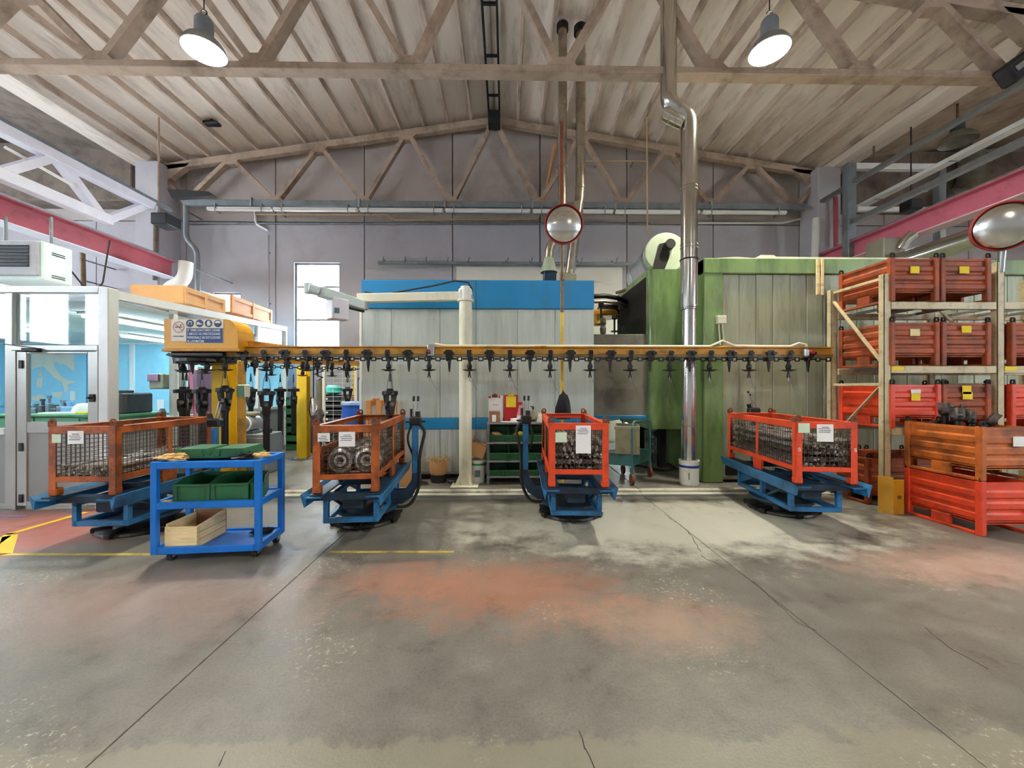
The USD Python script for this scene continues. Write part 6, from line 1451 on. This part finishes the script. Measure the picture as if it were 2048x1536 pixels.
def green_bin(p, rz, w_, d, h, label, group=None, m='bin_green', front=.55):
    t = thing('storage_bin', label, 'bin', p, rz, group=group)
    th = .006; tp = .02
    part(t, 'bottom', G().b2(-w_ / 2 + tp, w_ / 2 - tp, tp, d - tp, 0, th), m)
    for s in (-1, 1):
        part(t, 'side', G().prism([(tp, 0), (d - tp, 0), (d, h), (d * .3, h), (0, h * front), (0, h * front - .02)], (s * (w_ / 2 - th / 2) - th / 2, 0, 0), (0, 1, 0), (0, 0, 1), (th, 0, 0)), m)
    part(t, 'front', G().b2(-w_ / 2, w_ / 2, .004, .012, 0, h * front, .002), m)
    part(t, 'back', G().b2(-w_ / 2, w_ / 2, d - .012, d - .004, 0, h, .002), m)
    part(t, 'front_lip', G().b2(-w_ / 2 - .006, w_ / 2 + .006, -.008, .014, h * front - .022, h * front, .004), m)
    for a_, b_ in ((-w_ / 2 - .004, -w_ / 2 + .03), (w_ / 2 - .03, w_ / 2 + .004)): part(t, 'rib', G().b2(a_, b_, -.006, .004, 0, h * front - .02, .002), m)
    return t
green_bin(on5(.29, .06, z1 + .005), A5, .29, .36, .19, 'left green bin on the middle shelf of the blue trolley', front=.8)
green_bin(on5(.60, .06, z1 + .005), A5, .30, .36, .19, 'right green bin on the middle shelf of the blue trolley', front=.8)
green_bin(on5(W5 - .07, .1, z1 + .005), A5 + .35, .1, .3, .18, 'narrow green bin at the right end of the middle trolley shelf', front=.8)
for (x, z_) in ((.25, 0), (.56, 0)):
    t = thing('storage_bin', f'upturned {"left" if x < .4 else "right"} green bin on top of the blue trolley', 'bin', on5(x, .12, z2 + .005), A5)
    part(t, 'shell', G().prism([(-.16, 0), (.16, 0), (.12, .085), (-.12, .085)], (0, 0, 0), (1, 0, 0), (0, 0, 1), (0, .3, 0)), 'bin_green')
    part(t, 'rim', G().b2(-.168, .168, -.006, .306, 0, .02, .005), 'bin_green')
    for q in (-1, 1): part(t, 'rib', G().prism([(q * .1, .02), (q * .08, .02), (q * .07, .08), (q * .085, .08)], (0, -.008, 0), (1, 0, 0), (0, 0, 1), (0, .008, 0)), 'bin_green')
def lump(name, p, dims, m, label, cat, seed, amp=.5, rz=0, sub=3):
    b = trimesh.creation.icosphere(sub, 1.0); v = np.array(b.vertices)
    v = v * (1 + amp * (meshkit.fbm(v * 1.8 + 5, 3, seed)[:, None] - .5) * 2); v[:, 2] = np.maximum(v[:, 2], -.55)
    v = (v * dims) @ rotz(rz).T; v[:, 2] -= v[:, 2].min()
    return solo(name, (v + np.asarray(p), np.array(b.faces)), m, label, cat, smooth=40)
lump('rag', on5(.12, .1, z2 + .006), (.12, .07, .035), 'rag_tan', 'crumpled tan rag on the front left corner of the blue trolley', 'rag', 11, .9)
lump('work_glove', on5(.69, .13, z2 + .006), (.09, .06, .035), 'cloth_black', 'black work glove on top of the blue trolley', 'glove', 21, 1.1)
lump('rag', on5(.81, .16, z2 + .006), (.06, .07, .025), 'rag_tan', 'grey-tan rag folded at the right end of the trolley top', 'rag', 31, .8)
lump('rag', on5(.47, .36, z2 + .006), (.09, .05, .03), 'rag_tan', 'tan rag behind the upturned bins on the trolley', 'rag', 41, .9)
solo('tool', G().bar(on5(.61, .06, z2 + .012), on5(.7, .12, z2 + .02), .02, .01).cyl(on5(.7, .12, z2 + .02), on5(.74, .15, z2 + .022), .012, 8), 'galv', 'small steel scraper lying on the trolley top beside the glove', 'tool')
solo('paper_slip', G().box(on5(.23, .03, z2 + .008), (.08, .03, .003), R=rotz(A5 - .3)), 'barrel_lid', 'pale blue paper slip beside the tan rag on the trolley', 'paper')
solo('rag_strip', G().box(on5(.09, .07, z1 + .012), (.07, .05, .02), .006, R=rotz(.3)), 'rag_tan', 'scrap of tan cloth in the corner of the middle trolley shelf', 'rag')
# the wooden crate
pc = on5(.08, .05, z0 + .005); A6 = A5 - .05
t = thing('wooden_crate', 'open plywood crate with bright front standing on the bottom trolley shelf', 'crate', pc, A6)
cw, cd, chh = .38, .36, .22
part(t, 'front_board', G().b2(0, cw - .1, 0, .014, 0, chh * .8, .002), 'wood')
part(t, 'side_board', G().prism([(0, 0), (cd, 0), (cd, chh), (0, chh * .82)], (cw - .114, 0, 0), (0, 1, 0), (0, 0, 1), (.014, 0, 0)), 'wood')
part(t, 'side_board', G().b2(0, .014, .014, cd, 0, chh * .9, .002), 'wood')
part(t, 'back_board', G().b2(0, cw - .1, cd - .014, cd, 0, chh, .002), 'wood_dark')
part(t, 'bottom_board', G().b2(.014, cw - .114, .014, cd - .014, 0, .012), 'wood')
for zz in (.06, .12): part(t, 'board_joint', G().b2(cw - .1, cw - .098, .01, cd - .01, zz, zz + .004), 'wood_dark')
lump('glove', on5(.75, .32, z0 + .006), (.09, .05, .03), 'cloth_black', 'dark rolled cloth at the right of the bottom trolley shelf', 'cloth', 51, .6, .4)

# ================================================================== PALLET RACK
RY0, RD = 4.62, .76
rx = [X(1772, RY0), X(1998, RY0), X(1998, RY0) + 1.38]
t = thing('pallet_rack', 'tall beige pallet rack with braced end frame carrying orange containers', 'rack', (rx[0], RY0, 0))
RT = Z(545, RY0)
for i, x in enumerate(rx):
    for y in (RY0, RY0 + RD):
        rt = RT if i == 0 else Z(520, RY0)
        part(t, 'upright', G().b2(x - .045, x - .035, y - .02, y + .05, .0, rt, .002).b2(x + .035, x + .045, y - .02, y + .05, 0, rt, .002).b2(x - .045, x + .045, y - .02, y - .012, 0, rt, .002), 'rack_beige', w=True)
        part(t, 'foot_plate', G().b2(x - .08, x + .08, y - .06, y + .1, 0, .01), 'galv_dull', w=True)
    for z in ((RT - .06), (Z(772, RY0 + .4))): part(t, 'frame_tie', G().b2(x - .012, x + .012, y * 0 + RY0 + .04, RY0 + RD, z, z + .035, .004), 'rack_beige', w=True)
    part(t, 'diagonal_brace', G().bar((x, RY0 + .03, 1.78), (x, RY0 + RD, RT - .15), .014, .05, up=(1, 0, 0)), 'rack_beige', w=True)
    part(t, 'diagonal_brace', G().bar((x, RY0 + .03, 1.55), (x, RY0 + RD, .8), .014, .05, up=(1, 0, 0)), 'rack_beige', w=True)
levels = [Z(606, RY0), Z(736, RY0), Z(862, RY0)]
for (xa, xb) in zip(rx, rx[1:]):
    for z in levels:
        for y in (RY0 - .005, RY0 + RD - .03): part(t, 'beam', G().b2(xa + .045, xb - .045, y - .01, y + .04, z - .06, z + .03, .006), 'rack_beige', w=True)
        part(t, 'beam_label', G().b2(xa + .05, xa + .2, RY0 - .019, RY0 - .0155, z - .025, z + .02), 'paper_yellow', w=True) if z == levels[1] else None
        for f_ in (.2, .5, .8): part(t, 'depth_bar', G().b2(xa + (xb - xa) * f_ - .02, xa + (xb - xa) * f_ + .02, RY0 + .03, RY0 + RD - .03, z, z + .03), 'galv_dull', w=True)
gz = Z(962, RY0 - .1)
t = thing('column_guard', 'yellow steel guard around the foot of the front rack upright', 'guard', (rx[0], RY0 - .1, 0))
part(t, 'front_plate', G().b2(rx[0] - .03, rx[0] + .1, RY0 - .12, RY0 - .108, 0, gz, .003), 'guard_yellow', w=True)
part(t, 'side_plate', G().prism([(rx[0] - .03, RY0 - .12), (rx[0] - .12, RY0 - .02), (rx[0] - .112, RY0 - .013), (rx[0] - .022, RY0 - .112)], (0, 0, 0), (1, 0, 0), (0, 1, 0), (0, 0, gz + .03)), 'guard_yellow', w=True)
part(t, 'stamp', G().cyl((rx[0] + .04, RY0 - .122, gz * .5), (rx[0] + .04, RY0 - .1205, gz * .5), .025, 16), 'pipe_brown', w=True)

def box_container(x0, x1, y, z, m, label, d=.74, h=.53, cards=(), lug='soot_black', group=None):
    """Ribbed sheet-steel container: corner posts, ribbed walls, skids that leave fork openings."""
    w_ = x1 - x0
    t = thing('steel_container', label, 'container', ((x0 + x1) / 2, y, z), group=group)
    lo, hi = .12, h - .01
    def wall_profile():
        n = 3; pts = [(0, lo)]; zs = np.linspace(lo, hi - .05, n * 4 + 1)
        return zs
    zs = [lo, lo + .02]; k = (hi - .06 - lo - .02) / 3
    prof = [(.0, lo)]
    for i in range(3):
        b = lo + .02 + i * k
        prof += [(.0, b), (-.016, b + k * .18), (-.016, b + k * .62), (.0, b + k * .8)]
    prof += [(.0, hi - .03), (-.012, hi - .028), (-.012, hi), (.012, hi), (.012, lo)]
    hw = w_ / 2
    for nm, o, u, l in (('front_wall', (-hw + .05, .03, 0), 'x', w_ - .1), ('back_wall', (hw - .05, d - .03, 0), '-x', w_ - .1), ('left_wall', (-hw + .03, d - .05, 0), '-y', d - .1), ('right_wall', (hw - .03, .05, 0), 'y', d - .1)):
        ua = {'x': (0, 1, 0), '-x': (0, -1, 0), 'y': (-1, 0, 0), '-y': (1, 0, 0)}[u]; ta = {'x': (l, 0, 0), '-x': (-l, 0, 0), 'y': (0, l, 0), '-y': (0, -l, 0)}[u]
        part(t, nm, G().prism(Polygon(prof).buffer(0), o, ua, (0, 0, 1), ta), m)
    for sx in (-1, 1):
        for yy, sy in ((0, 1), (d, -1)):
            part(t, 'corner_post', G().b2(sx * hw, sx * (hw - .06), yy, yy + sy * .06, 0, h, .008), m)
            part(t, 'lug', G().prism(Polygon([(-.03, 0), (.03, 0), (.03, .04), (.02, .06), (-.02, .06), (-.03, .04)], [[(-.014, .018), (.014, .018), (.014, .042), (-.014, .042)]]), (sx * (hw - .03), yy + sy * .01, h - .004), (1, 0, 0), (0, 0, 1), (0, sy * .012, 0)), lug)
    for sx in (-1, 1):
        part(t, 'skid', G().b2(sx * hw, sx * (hw - .05), .06, d - .06, 0, .03, .004), m)
        part(t, 'middle_foot', G().b2(sx * (hw - .004), sx * (hw - .045), d / 2 - .09, d / 2 + .09, .03, lo + .01, .004), m)
    part(t, 'floor_sheet', G().b2(-hw + .03, hw - .03, .03, d - .03, lo - .01, lo + .01), m)
    for a, b, c, e, mm in cards:
        part(t, 'paper_card', G().box((a, .0075, b), (c, .004, e), R=np.array([[1, 0, 0], [0, 1, 0], [0, 0, 1]])), mm, label={'paper_yellow': 'yellow paper card', 'paper': 'white paper card', 'paper_cream': 'cream paper card'}[mm])
    return t
yr = RY0 - .04
def row(z, specs):
    for px0, px1, m, label, cards in specs:
        box_container(X(px0, yr), X(px1, yr), yr, z, m, label, cards=cards)
row(levels[0] + .03, [(1782, 1880, 'orange_rack', 'top-shelf rusty container at the braced rack end, with a yellow card', [(.0, .38, .11, .085, 'paper_yellow')]),
    (1883, 1984, 'orange_rack', 'second top-shelf rusty container, below the round brown-rimmed mirror', [(-.02, .38, .12, .085, 'paper_yellow')])])
row(levels[1] + .03, [(1782, 1881, 'orange_rack', 'middle-shelf rusty container at the braced rack end, with a cream card', [(.0, .4, .12, .085, 'paper_cream')]),
    (1885, 1984, 'orange_rack', 'middle-shelf rusty container with a yellow card beside the second rack upright', [(.0, .44, .12, .085, 'paper_yellow')]),
    (2024, 2125, 'orange_rack', 'middle-shelf rusty container to the right of the second rack upright', [])])
row(levels[2] + .03, [(1782, 1884, 'red_rack', 'third-shelf bright red container with white and yellow cards', [(.0, .44, .12, .05, 'paper'), (.0, .375, .11, .09, 'paper_yellow')]),
    (1886, 1984, 'orange_rack', 'third-shelf rusty container with a bent pair of yellow cards', [(.0, .46, .11, .1, 'paper_yellow'), (.01, .39, .12, .09, 'paper_yellow')]),
    (2024, 2125, 'red_rack', 'third-shelf bright red container right of the second rack upright', [])])
for i, x0_ in enumerate((X(1782, yr), X(1886, yr))):
    box_container(x0_, x0_ + .585, yr + .3, 0, 'orange_rack', ['rusty container on the floor under the rack behind the yellow guard', 'rusty container on the floor under the rack, second from the braced end'][i], h=.6)
# stack in front of the rack
ys, xs_ = 3.82, X(1963, 3.82)
box_container(xs_, xs_ + .6, ys, 0, 'red_rack', 'bright red container at the bottom of the two-high stack before the rack', h=.55, d=.76, cards=[(.22, .26, .09, .1, 'paper')])
box_container(xs_, xs_ + .6, ys, .555, 'orange_brown', 'dull orange-brown container on top of the two-high stack before the rack', h=.55, d=.76, cards=[(.1, .4, .13, .1, 'paper')])
# forged parts heaped in the upper container
for k in range(9):
    p = np.array((xs_ + .14 + .13 * (k % 3) + rr.uniform(-.03, .03), ys + .3 + .14 * (k // 3), 1.02 + rr.uniform(0, .12)))
    if k == 0:
        t = thing('forged_part', 'dark forged shaft part heaped in the top container of the stack', 'forging', p, group='forged parts heaped in the stack')
        part(t, 'stem', G().lathe([(0, -.1), (.03, -.1), (.03, .06), (.045, .08), (.045, .12), (0, .13)], (0, 0, 0), 12), 'black_oil', smooth=35)
        part(t, 'fork', G().prism([(-.05, .1), (.05, .1), (.06, .2), (.03, .2), (.025, .14), (-.025, .14), (-.03, .2), (-.06, .2)], (0, -.025, 0), (1, 0, 0), (0, 0, 1), (0, .05, 0)), 'forged')
        fp = t
    else:
        a, b = rr.uniform(-.9, .9), rr.uniform(0, 6.28)
        R = rotz(b) @ np.array([[1, 0, 0], [0, math.cos(a), -math.sin(a)], [0, math.sin(a), math.cos(a)]])
        dup(fp, p, 0, 'dark forged shaft part heaped in the top container of the stack', 'forged parts heaped in the stack', R=R)

# ================================================================== SMALL SHELF UNIT BY THE BOOTH
SY = 5.78; sx0, sx1 = X(973, SY), X(1100, SY)
t = thing('shelf_unit', 'grey slotted shelf unit with green bins against the blue booth', 'shelf unit', (sx0, SY, .05))
szs = [Z(953, SY), Z(905, SY), Z(882 - 12, SY) - .0, Z(843, SY)]
szs = [Z(952, SY), Z(921, SY), Z(884, SY), Z(845, SY)]
for x in (sx0 + .02, sx1 - .02):
    for y in (SY, SY + .3): part(t, 'upright', G().b2(x - .02, x + .02, y, y + .004, .05, szs[-1]).b2(x - .02, x - .016, y, y + .03, .05, szs[-1]), 'galv_dull', w=True)
for z in szs: part(t, 'shelf', G().b2(sx0, sx1, SY - .004, SY + .33, z - .03, z, .004), 'galv', w=True)
part(t, 'back_sheet', G().b2(sx0 + .03, sx1 - .03, SY + .32, SY + .326, szs[0], szs[3]), 'blue_dark', w=True)
for row_, (z, pxs, h) in enumerate(((szs[2], (998, 1037, 1076), .2), (szs[1], (998, 1037, 1076), .22), (szs[0], (994, 1026, 1060), .17))):
    for k, px in enumerate(pxs):
        green_bin((X(px, SY), SY + .0, z + .001), 0, (.28 if row_ < 2 else .22), .3, h, f'green bin on the {["upper", "middle", "lower"][row_]} shelf of the small unit, {["leftmost", "in the middle", "nearest the lever post"][k]}', front=.5)
for px, m, lab, sd in ((993, 'rag_tan', 'brown offcuts showing in the leftmost upper green bin', 61), (1040, 'paper_yellow', 'yellow caps showing in the middle upper green bin', 62)):
    lump('scrap', (X(px, SY), SY + .1, szs[2] + .09), (.08, .06, .03), m, lab, 'scrap', sd, .9)
zs_ = szs[3]
def clipboard(px0, px1, py0, py1, back, paper_, label, y):
    t = thing('clipboard', label, 'clipboard', ((X(px0, y) + X(px1, y)) / 2, y, zs_))
    part(t, 'board', G().b2(X(px0, y), X(px1, y), y, y + .006, zs_, Z(py0, y), .002), back, w=True)
    xa, xb = X(px0 + 4, y), X(px1 - (4 if back == 'red_card' else 8), y); zt_ = Z(py0, y) - .02
    part(t, 'sheet', G().b2(xa, xb, y - .004, y - .001, zt_ - .2 if back != 'red_card' else zt_ - .17, zt_), paper_, w=True)
    part(t, 'clip', G().b2((xa + xb) / 2 - .045, (xa + xb) / 2 + .045, y - .012, y - .003, zt_ - .01, zt_ + .035, .004).cyl(((xa + xb) / 2, y - .008, zt_ + .02), ((xa + xb) / 2, y - .008, zt_ + .05), .018, 10), 'rust' if back != 'red_card' else 'pipe_yellow', w=True)
    if back != 'red_card': part(t, 'red_corner', G().b2(X(px0, y), xa + .01, y - .005, y - .004, zt_ - .02, zt_ + .015).b2(xb - .01, xb + .02, y - .005, y - .004, zt_ - .02, zt_ + .015), 'red_card', w=True); part(t, 'ruled_line', G().b2(xa + .03, xb - .01, y - .0055, y - .004, zt_ - .13, zt_ - .124), 'ink', w=True)
clipboard(977, 1006, 791, 840, 'paper', 'paper', 'white clipboard with red corners standing on the small shelf unit', SY + .28)
clipboard(1008, 1036, 790, 838, 'red_card', 'paper_yellow', 'red clipboard holding a yellow sheet on the small shelf unit', SY + .26)
t = thing('carton', 'small brown carton with a white label on the left end of the small shelf unit', 'carton', (X(988, SY), SY, zs_))
part(t, 'body', G().b2(X(978, SY), X(1000, SY), SY + .02, SY + .16, zs_, Z(823, SY), .004), 'wood_dark', w=True)
part(t, 'sticker', G().b2(X(984, SY), X(992, SY), SY + .016, SY + .02, zs_ + .01, Z(830, SY)), 'paper', w=True)
y = SY + .15; x = X(1041, y)
t = thing('spray_bottle', 'pink and white spray bottle on the small shelf unit', 'spray bottle', (x, y, zs_))
part(t, 'body', G().lathe([(0, 0), (.05, 0), (.055, .02), (.055, .12), (.03, .19), (.018, .22), (.018, .26)], (0, 0, 0), 18), 'bottle_pink', smooth=40)
part(t, 'trigger_head', G().b2(-.045, .03, -.015, .015, .26, .3, .008).bar((-.03, 0, .26), (-.04, 0, .21), .012, .012), 'mirror_rim')
part(t, 'label', G().lathe([(.0558, .03), (.0562, .03), (.0562, .1), (.0558, .1)], (0, 0, 0), 18), 'paper', smooth=40)
x = X(1066, y)
t = thing('spray_bottle', 'clear grey bottle with a dark nozzle on the small shelf unit', 'bottle', (x, y, zs_))
part(t, 'body', G().lathe([(0, 0), (.045, 0), (.05, .02), (.05, .11), (.02, .17), (.015, .19)], (0, 0, 0), 16), 'crate_grey', smooth=40)
part(t, 'nozzle', G().cyl((0, 0, .19), (0, 0, .23), .016, 10).cyl((0, 0, .22), (-.04, 0, .235), .008, 8), 'black')
lump('cloth', (X(1029, SY), SY + .08, zs_), (.05, .05, .04), 'paper', 'white crumpled cloth on the small shelf unit', 'cloth', 71, .6)
lump('sponge', (X(1048, SY), SY + .06, zs_), (.06, .04, .03), 'paper_cream', 'cream sponge beside the pink spray bottle', 'sponge', 72, .4)
solo('paper_sheet', G().box((X(1017, SY), SY + .05, zs_ + .006), (.22, .1, .01), .002, R=rotz(.1)), 'paper', 'loose white papers at the front of the small shelf unit top', 'papers')
x = X(1085, SY)
t = thing('telephone', 'cream box-like telephone at the right end of the small shelf unit', 'telephone', (x, SY + .1, zs_))
part(t, 'body', G().prism([(-.08, 0), (.08, 0), (.07, .12), (-.05, .13)], (0, 0, 0), (1, 0, 0), (0, 0, 1), (0, .1, 0)), 'cream_paint')
part(t, 'handset', G().bar((-.06, -.02, .1), (-.01, -.02, .03), .035, .03, ch=.01), 'cream_paint')

# things standing at the booth's foot
y = 5.84; x = X(955, y)
t = thing('bucket', 'white bucket with a green stripe between the cream post and the small shelf', 'bucket', (x, y + .13, .05))
part(t, 'body', G().lathe([(0, 0), (.1, 0), (.125, .33), (.132, .335), (.132, .35), (.12, .35), (.096, .02), (0, .02)], (0, 0, 0), 26), 'bucket_white', smooth=40)
part(t, 'stripe', G().lathe([(.1225, .27), (.1245, .27), (.1262, .3), (.1242, .3)], (0, 0, 0), 26), 'bucket_green', smooth=40)
part(t, 'printed_mark', G().box((0, -.118, .15), (.08, .004, .1)), 'item_grey')
t = thing('cardboard_box', 'open cardboard box tilted on the white bucket beside the cream post', 'box', (x, y + .13, .42))
R = np.array([[math.cos(.35), 0, math.sin(.35)], [0, 1, 0], [-math.sin(.35), 0, math.cos(.35)]])
part(t, 'body', G().box((0, 0, .13), (.24, .24, .2), .004, R=R), 'cardboard')
part(t, 'flap', G().box(np.array([0.0, 0, .13]) + R @ np.array([.12, 0, .14]), (.012, .22, .1), .002, R=R).box(np.array([0, 0, .13]) + R @ np.array([-.12, 0, .14]), (.012, .22, .1), .002, R=R), 'cardboard')
y = 5.86; x = X(874, y)
t = thing('waste_bin', 'black pot with a brown paper sack of straw-like scrap at the booth foot', 'bin', (x, y + .13, .05))
part(t, 'pot', G().lathe([(0, 0), (.115, 0), (.125, .12), (.12, .12)], (0, 0, 0), 22), 'black', smooth=40)
part(t, 'sack', G().lathe([(.11, .1), (.135, .16), (.14, .28), (.125, .33), (.1, .32)], (0, 0, 0), 18), 'cardboard', smooth=40)
g = G()
for k in range(46):
    a, r_, e = rr.uniform(0, 6.28), rr.uniform(0, .11), rr.uniform(.05, .14)
    p = np.array((r_ * math.cos(a), r_ * math.sin(a), .3)); g.tube([p, p + (e * math.cos(a) * .6, e * math.sin(a) * .6, e * .7), p + (e * math.cos(a) * 1.5, e * math.sin(a) * 1.5, e * .4)], .004, 4)
part(t, 'scrap_straw', g, 'straw', kind='stuff')
y = 5.7
t = thing('cardboard_box', 'open cardboard box on the floor behind the left-of-centre table', 'box', (X(806, y), y, .05))
part(t, 'body', G().box((0, .15, .14), (.3, .26, .28), .004, rz=.3), 'cardboard')
part(t, 'flap', G().box((.0, .02, .3), (.28, .01, .08), .002, rz=.3).box((.16, .16, .3), (.01, .25, .08), .002, rz=.3), 'cardboard')
solo('floor_tray', G().b2(X(895, 5.85), X(922, 5.85), 5.86, 6.1, .05, .09, .008), 'item_dark', 'flat dark tray on the floor left of the cream post', 'tray')
# jacket hung on the mirror pole
jp = np.array((X(1124, 5.62), 5.58, 0))
v = []
t = thing('jacket', 'black work jacket hanging from the yellow mirror pole', 'jacket', (jp[0] + .01, 5.56, Z(838, 5.56)))
zt_ = Z(783, 5.56) - Z(838, 5.56)
prof = [(.095, 0), (.105, .06), (.1, .16), (.085, .26), (.06, .34), (.03, zt_ - .03), (.01, zt_)]
m = G().lathe(prof, (0, 0, 0), 26); vv, ff = m.done(); ang = np.arctan2(vv[:, 1], vv[:, 0]); fold = 1 + .14 * np.sin(ang * 5 + vv[:, 2] * 6) + .08 * np.sin(ang * 9)
vv[:, 0] *= fold * .95; vv[:, 1] *= fold * .5
part(t, 'body', (vv, ff), 'cloth_black', smooth=50)
part(t, 'sleeve', G().tube([(-.05, -.02, zt_ - .12), (-.085, -.03, zt_ - .24), (-.1, -.02, zt_ - .36)], [.03, .035, .028], 10), 'cloth_black', smooth=50)
part(t, 'hanging_loop', G().cyl((0, 0, zt_ - .02), (0, .05, zt_ + .03), .006, 6), 'cloth_black')

# ================================================================== TEAL TRUCK WITH A GREY CRATE
ty = 6.2
tx0, tx1 = X(1216, ty), X(1262, ty)
t = thing('hand_truck', 'teal platform truck with two hoop handles under the link tunnel', 'hand truck', ((tx0 + tx1) / 2, ty, .05))
A7 = .0
b0, b1 = np.array((X(1205, 5.9), 5.95, 0)), np.array((X(1264, 5.75), 5.75, 0)); r0, r1 = np.array((X(1246, 6.5), 6.5, 0)), np.array((X(1300, 6.26), 6.26, 0))
zb0, zb1 = .38, .5
def hoop(p, q, z0_, z1_):
    d = unit(q - p); l = np.linalg.norm(q - p)
    return bend([p + (0, 0, z0_), p + (0, 0, z1_), q + (0, 0, z1_), q + (0, 0, z0_)], .12, 6)
part(t, 'deck', G().prism([(b0[0], b0[1]), (b1[0], b1[1]), (r1[0], r1[1]), (r0[0], r0[1])], (0, 0, zb0 + .1), (1, 0, 0), (0, 1, 0), (0, 0, .02)), 'teal_frame', w=True)
part(t, 'front_apron', G().bar(b0 + (0, 0, zb0 + .03), b1 + (0, 0, zb0 + .03), .012, .17), 'teal_frame', w=True)
part(t, 'side_apron', G().bar(b1 + (0, 0, zb0 + .03), r1 + (0, 0, zb0 + .03), .012, .17), 'teal_frame', w=True)
part(t, 'hoop_handle', G().tube(hoop(b1, r1, .12, .99), .016, 10), 'teal_frame', smooth=50, w=True)
part(t, 'hoop_handle', G().tube(hoop(b0, r0, .12, .985), .016, 10), 'teal_frame', smooth=50, w=True)
for p in (b1, r1, b0, r0):
    c = part(t, 'caster', G().cyl(p + (-.018, 0, .13), p + (.018, 0, .13), .08, 18), 'rust', smooth=40, w=True)
    part(c, 'fork', G().bar(p + (0, 0, .21), p + (0, .01, .3), .05, .03, ch=.005), 'teal_frame', w=True)
cA = (b0 + b1 + r0 + r1) / 4 + (-.03, -.1, zb0 + .12)
t = thing('plastic_crate', 'grey-green ribbed plastic crate standing on the teal truck', 'crate', cA, -.3)
w_, d_, h_ = .34, .5, .42
for nm, a in (('front_wall', (-w_ / 2, w_ / 2, -d_ / 2, -d_ / 2 + .02)), ('back_wall', (-w_ / 2, w_ / 2, d_ / 2 - .02, d_ / 2)), ('left_wall', (-w_ / 2, -w_ / 2 + .02, -d_ / 2, d_ / 2)), ('right_wall', (w_ / 2 - .02, w_ / 2, -d_ / 2, d_ / 2))): part(t, nm, G().b2(*a, 0, h_, .004), 'crate_grey')
part(t, 'rim', G().b2(-w_ / 2 - .015, w_ / 2 + .015, -d_ / 2 - .015, -d_ / 2, h_ - .05, h_, .005).b2(w_ / 2, w_ / 2 + .015, -d_ / 2, d_ / 2, h_ - .05, h_, .005), 'crate_grey')
for x in (-w_ / 2, w_ / 2 - .04): part(t, 'rib', G().b2(x, x + .04, -d_ / 2 - .012, -d_ / 2, 0, h_ - .05, .004), 'crate_grey')
for yy in (-d_ / 2, -.1, .1, d_ / 2 - .04): part(t, 'side_rib', G().b2(w_ / 2, w_ / 2 + .012, yy, yy + .04, 0, h_ - .05, .004), 'crate_grey')
part(t, 'bottom_rim', G().b2(-w_ / 2 - .01, w_ / 2 + .01, -d_ / 2 - .01, -d_ / 2, .0, .03, .004).b2(w_ / 2, w_ / 2 + .01, -d_ / 2, d_ / 2, 0, .03, .004), 'crate_grey')
# behind, under the tunnel: small rack, valve stand, hose
y = 8.2
t = thing('tray_rack', 'small bluish rack of trays in the gap under the link tunnel', 'rack', (X(1285, y), y, .05))
for px in (1273, 1297): part(t, 'upright', G().b2(X(px, y) - .02, X(px, y) + .02, y, y + .04, .05, .95), 'blue_tint', w=True)
for z in (.35, .6, .88): part(t, 'tray', G().b2(X(1273, y), X(1297, y), y - .02, y + .4, z, z + .05, .006), 'blue_tint', w=True)
y = 7.6
t = thing('valve_stand', 'small valve stand with fittings near the daylit opening', 'valve', (X(1306, y), y, .05))
part(t, 'stem', G().cyl((0, 0, 0), (0, 0, .75), .02, 10), 'galv_dull')
for z in (.2, .34, .48, .62, .74): part(t, 'fitting', G().lathe([(.02, -.03), (.05, -.02), (.05, .02), (.02, .03)], (0, 0, z), 12), 'galv')
part(t, 'hand_wheel', G().cyl((.06, -.05, .55), (.06, -.08, .55), .07, 14), 'item_dark')
part(t, 'foot', G().lathe([(.18, 0), (.16, .05), (.05, .12), (.02, .14)], (0, 0, 0), 16), 'item_grey', smooth=40)
solo('floor_hose', G().tube(bend([np.array(q) for q in ((2.35, 7.2, .07), (2.7, 6.6, .07), (3.0, 6.75, .07), (3.05, 7.3, .09))], .3, 6), .018, 8), 'rubber', 'black hose looped on the floor behind the tall shiny duct', 'hose', smooth=50)

# ================================================================== FLOOR MARKINGS
def strip(pts, w_, m, label, z=.0015):
    g = G()
    for a, b in zip(pts, pts[1:]):
        a, b = np.array((*a, z)), np.array((*b, z)); g.bar(a - unit(b - a) * w_ * .3, b + unit(b - a) * w_ * .3, w_, .002)
    return solo('floor_marking', g, m, label, 'floor marking', kind='thing')
fp_ = lambda px, py: tuple(at(px, py, z=0)[:2])
strip([fp_(-30, 1102), fp_(20, 1068), fp_(170, 1025)], .07, 'marking_yellow', 'bright yellow angled floor line before the office door')
strip([fp_(20, 1073), fp_(8, 1108)], .1, 'marking_yellow', 'short yellow floor line running towards the camera on the left')
strip([fp_(0, 1109), fp_(305, 1109)], .045, 'marking_worn', 'worn pale yellow floor line running up to the blue trolley')
strip([fp_(660, 1104), fp_(905, 1104)], .04, 'marking_worn', 'worn faint yellow floor line in front of the left-of-centre table')
strip([fp_(-10, 1033), fp_(50, 1032)], .035, 'marking_blue', 'faded blue floor stripe at the left edge by the office')
strip([fp_(133, 1023), fp_(150, 1022)], .03, 'marking_blue', 'small faded blue floor patch by the office door')
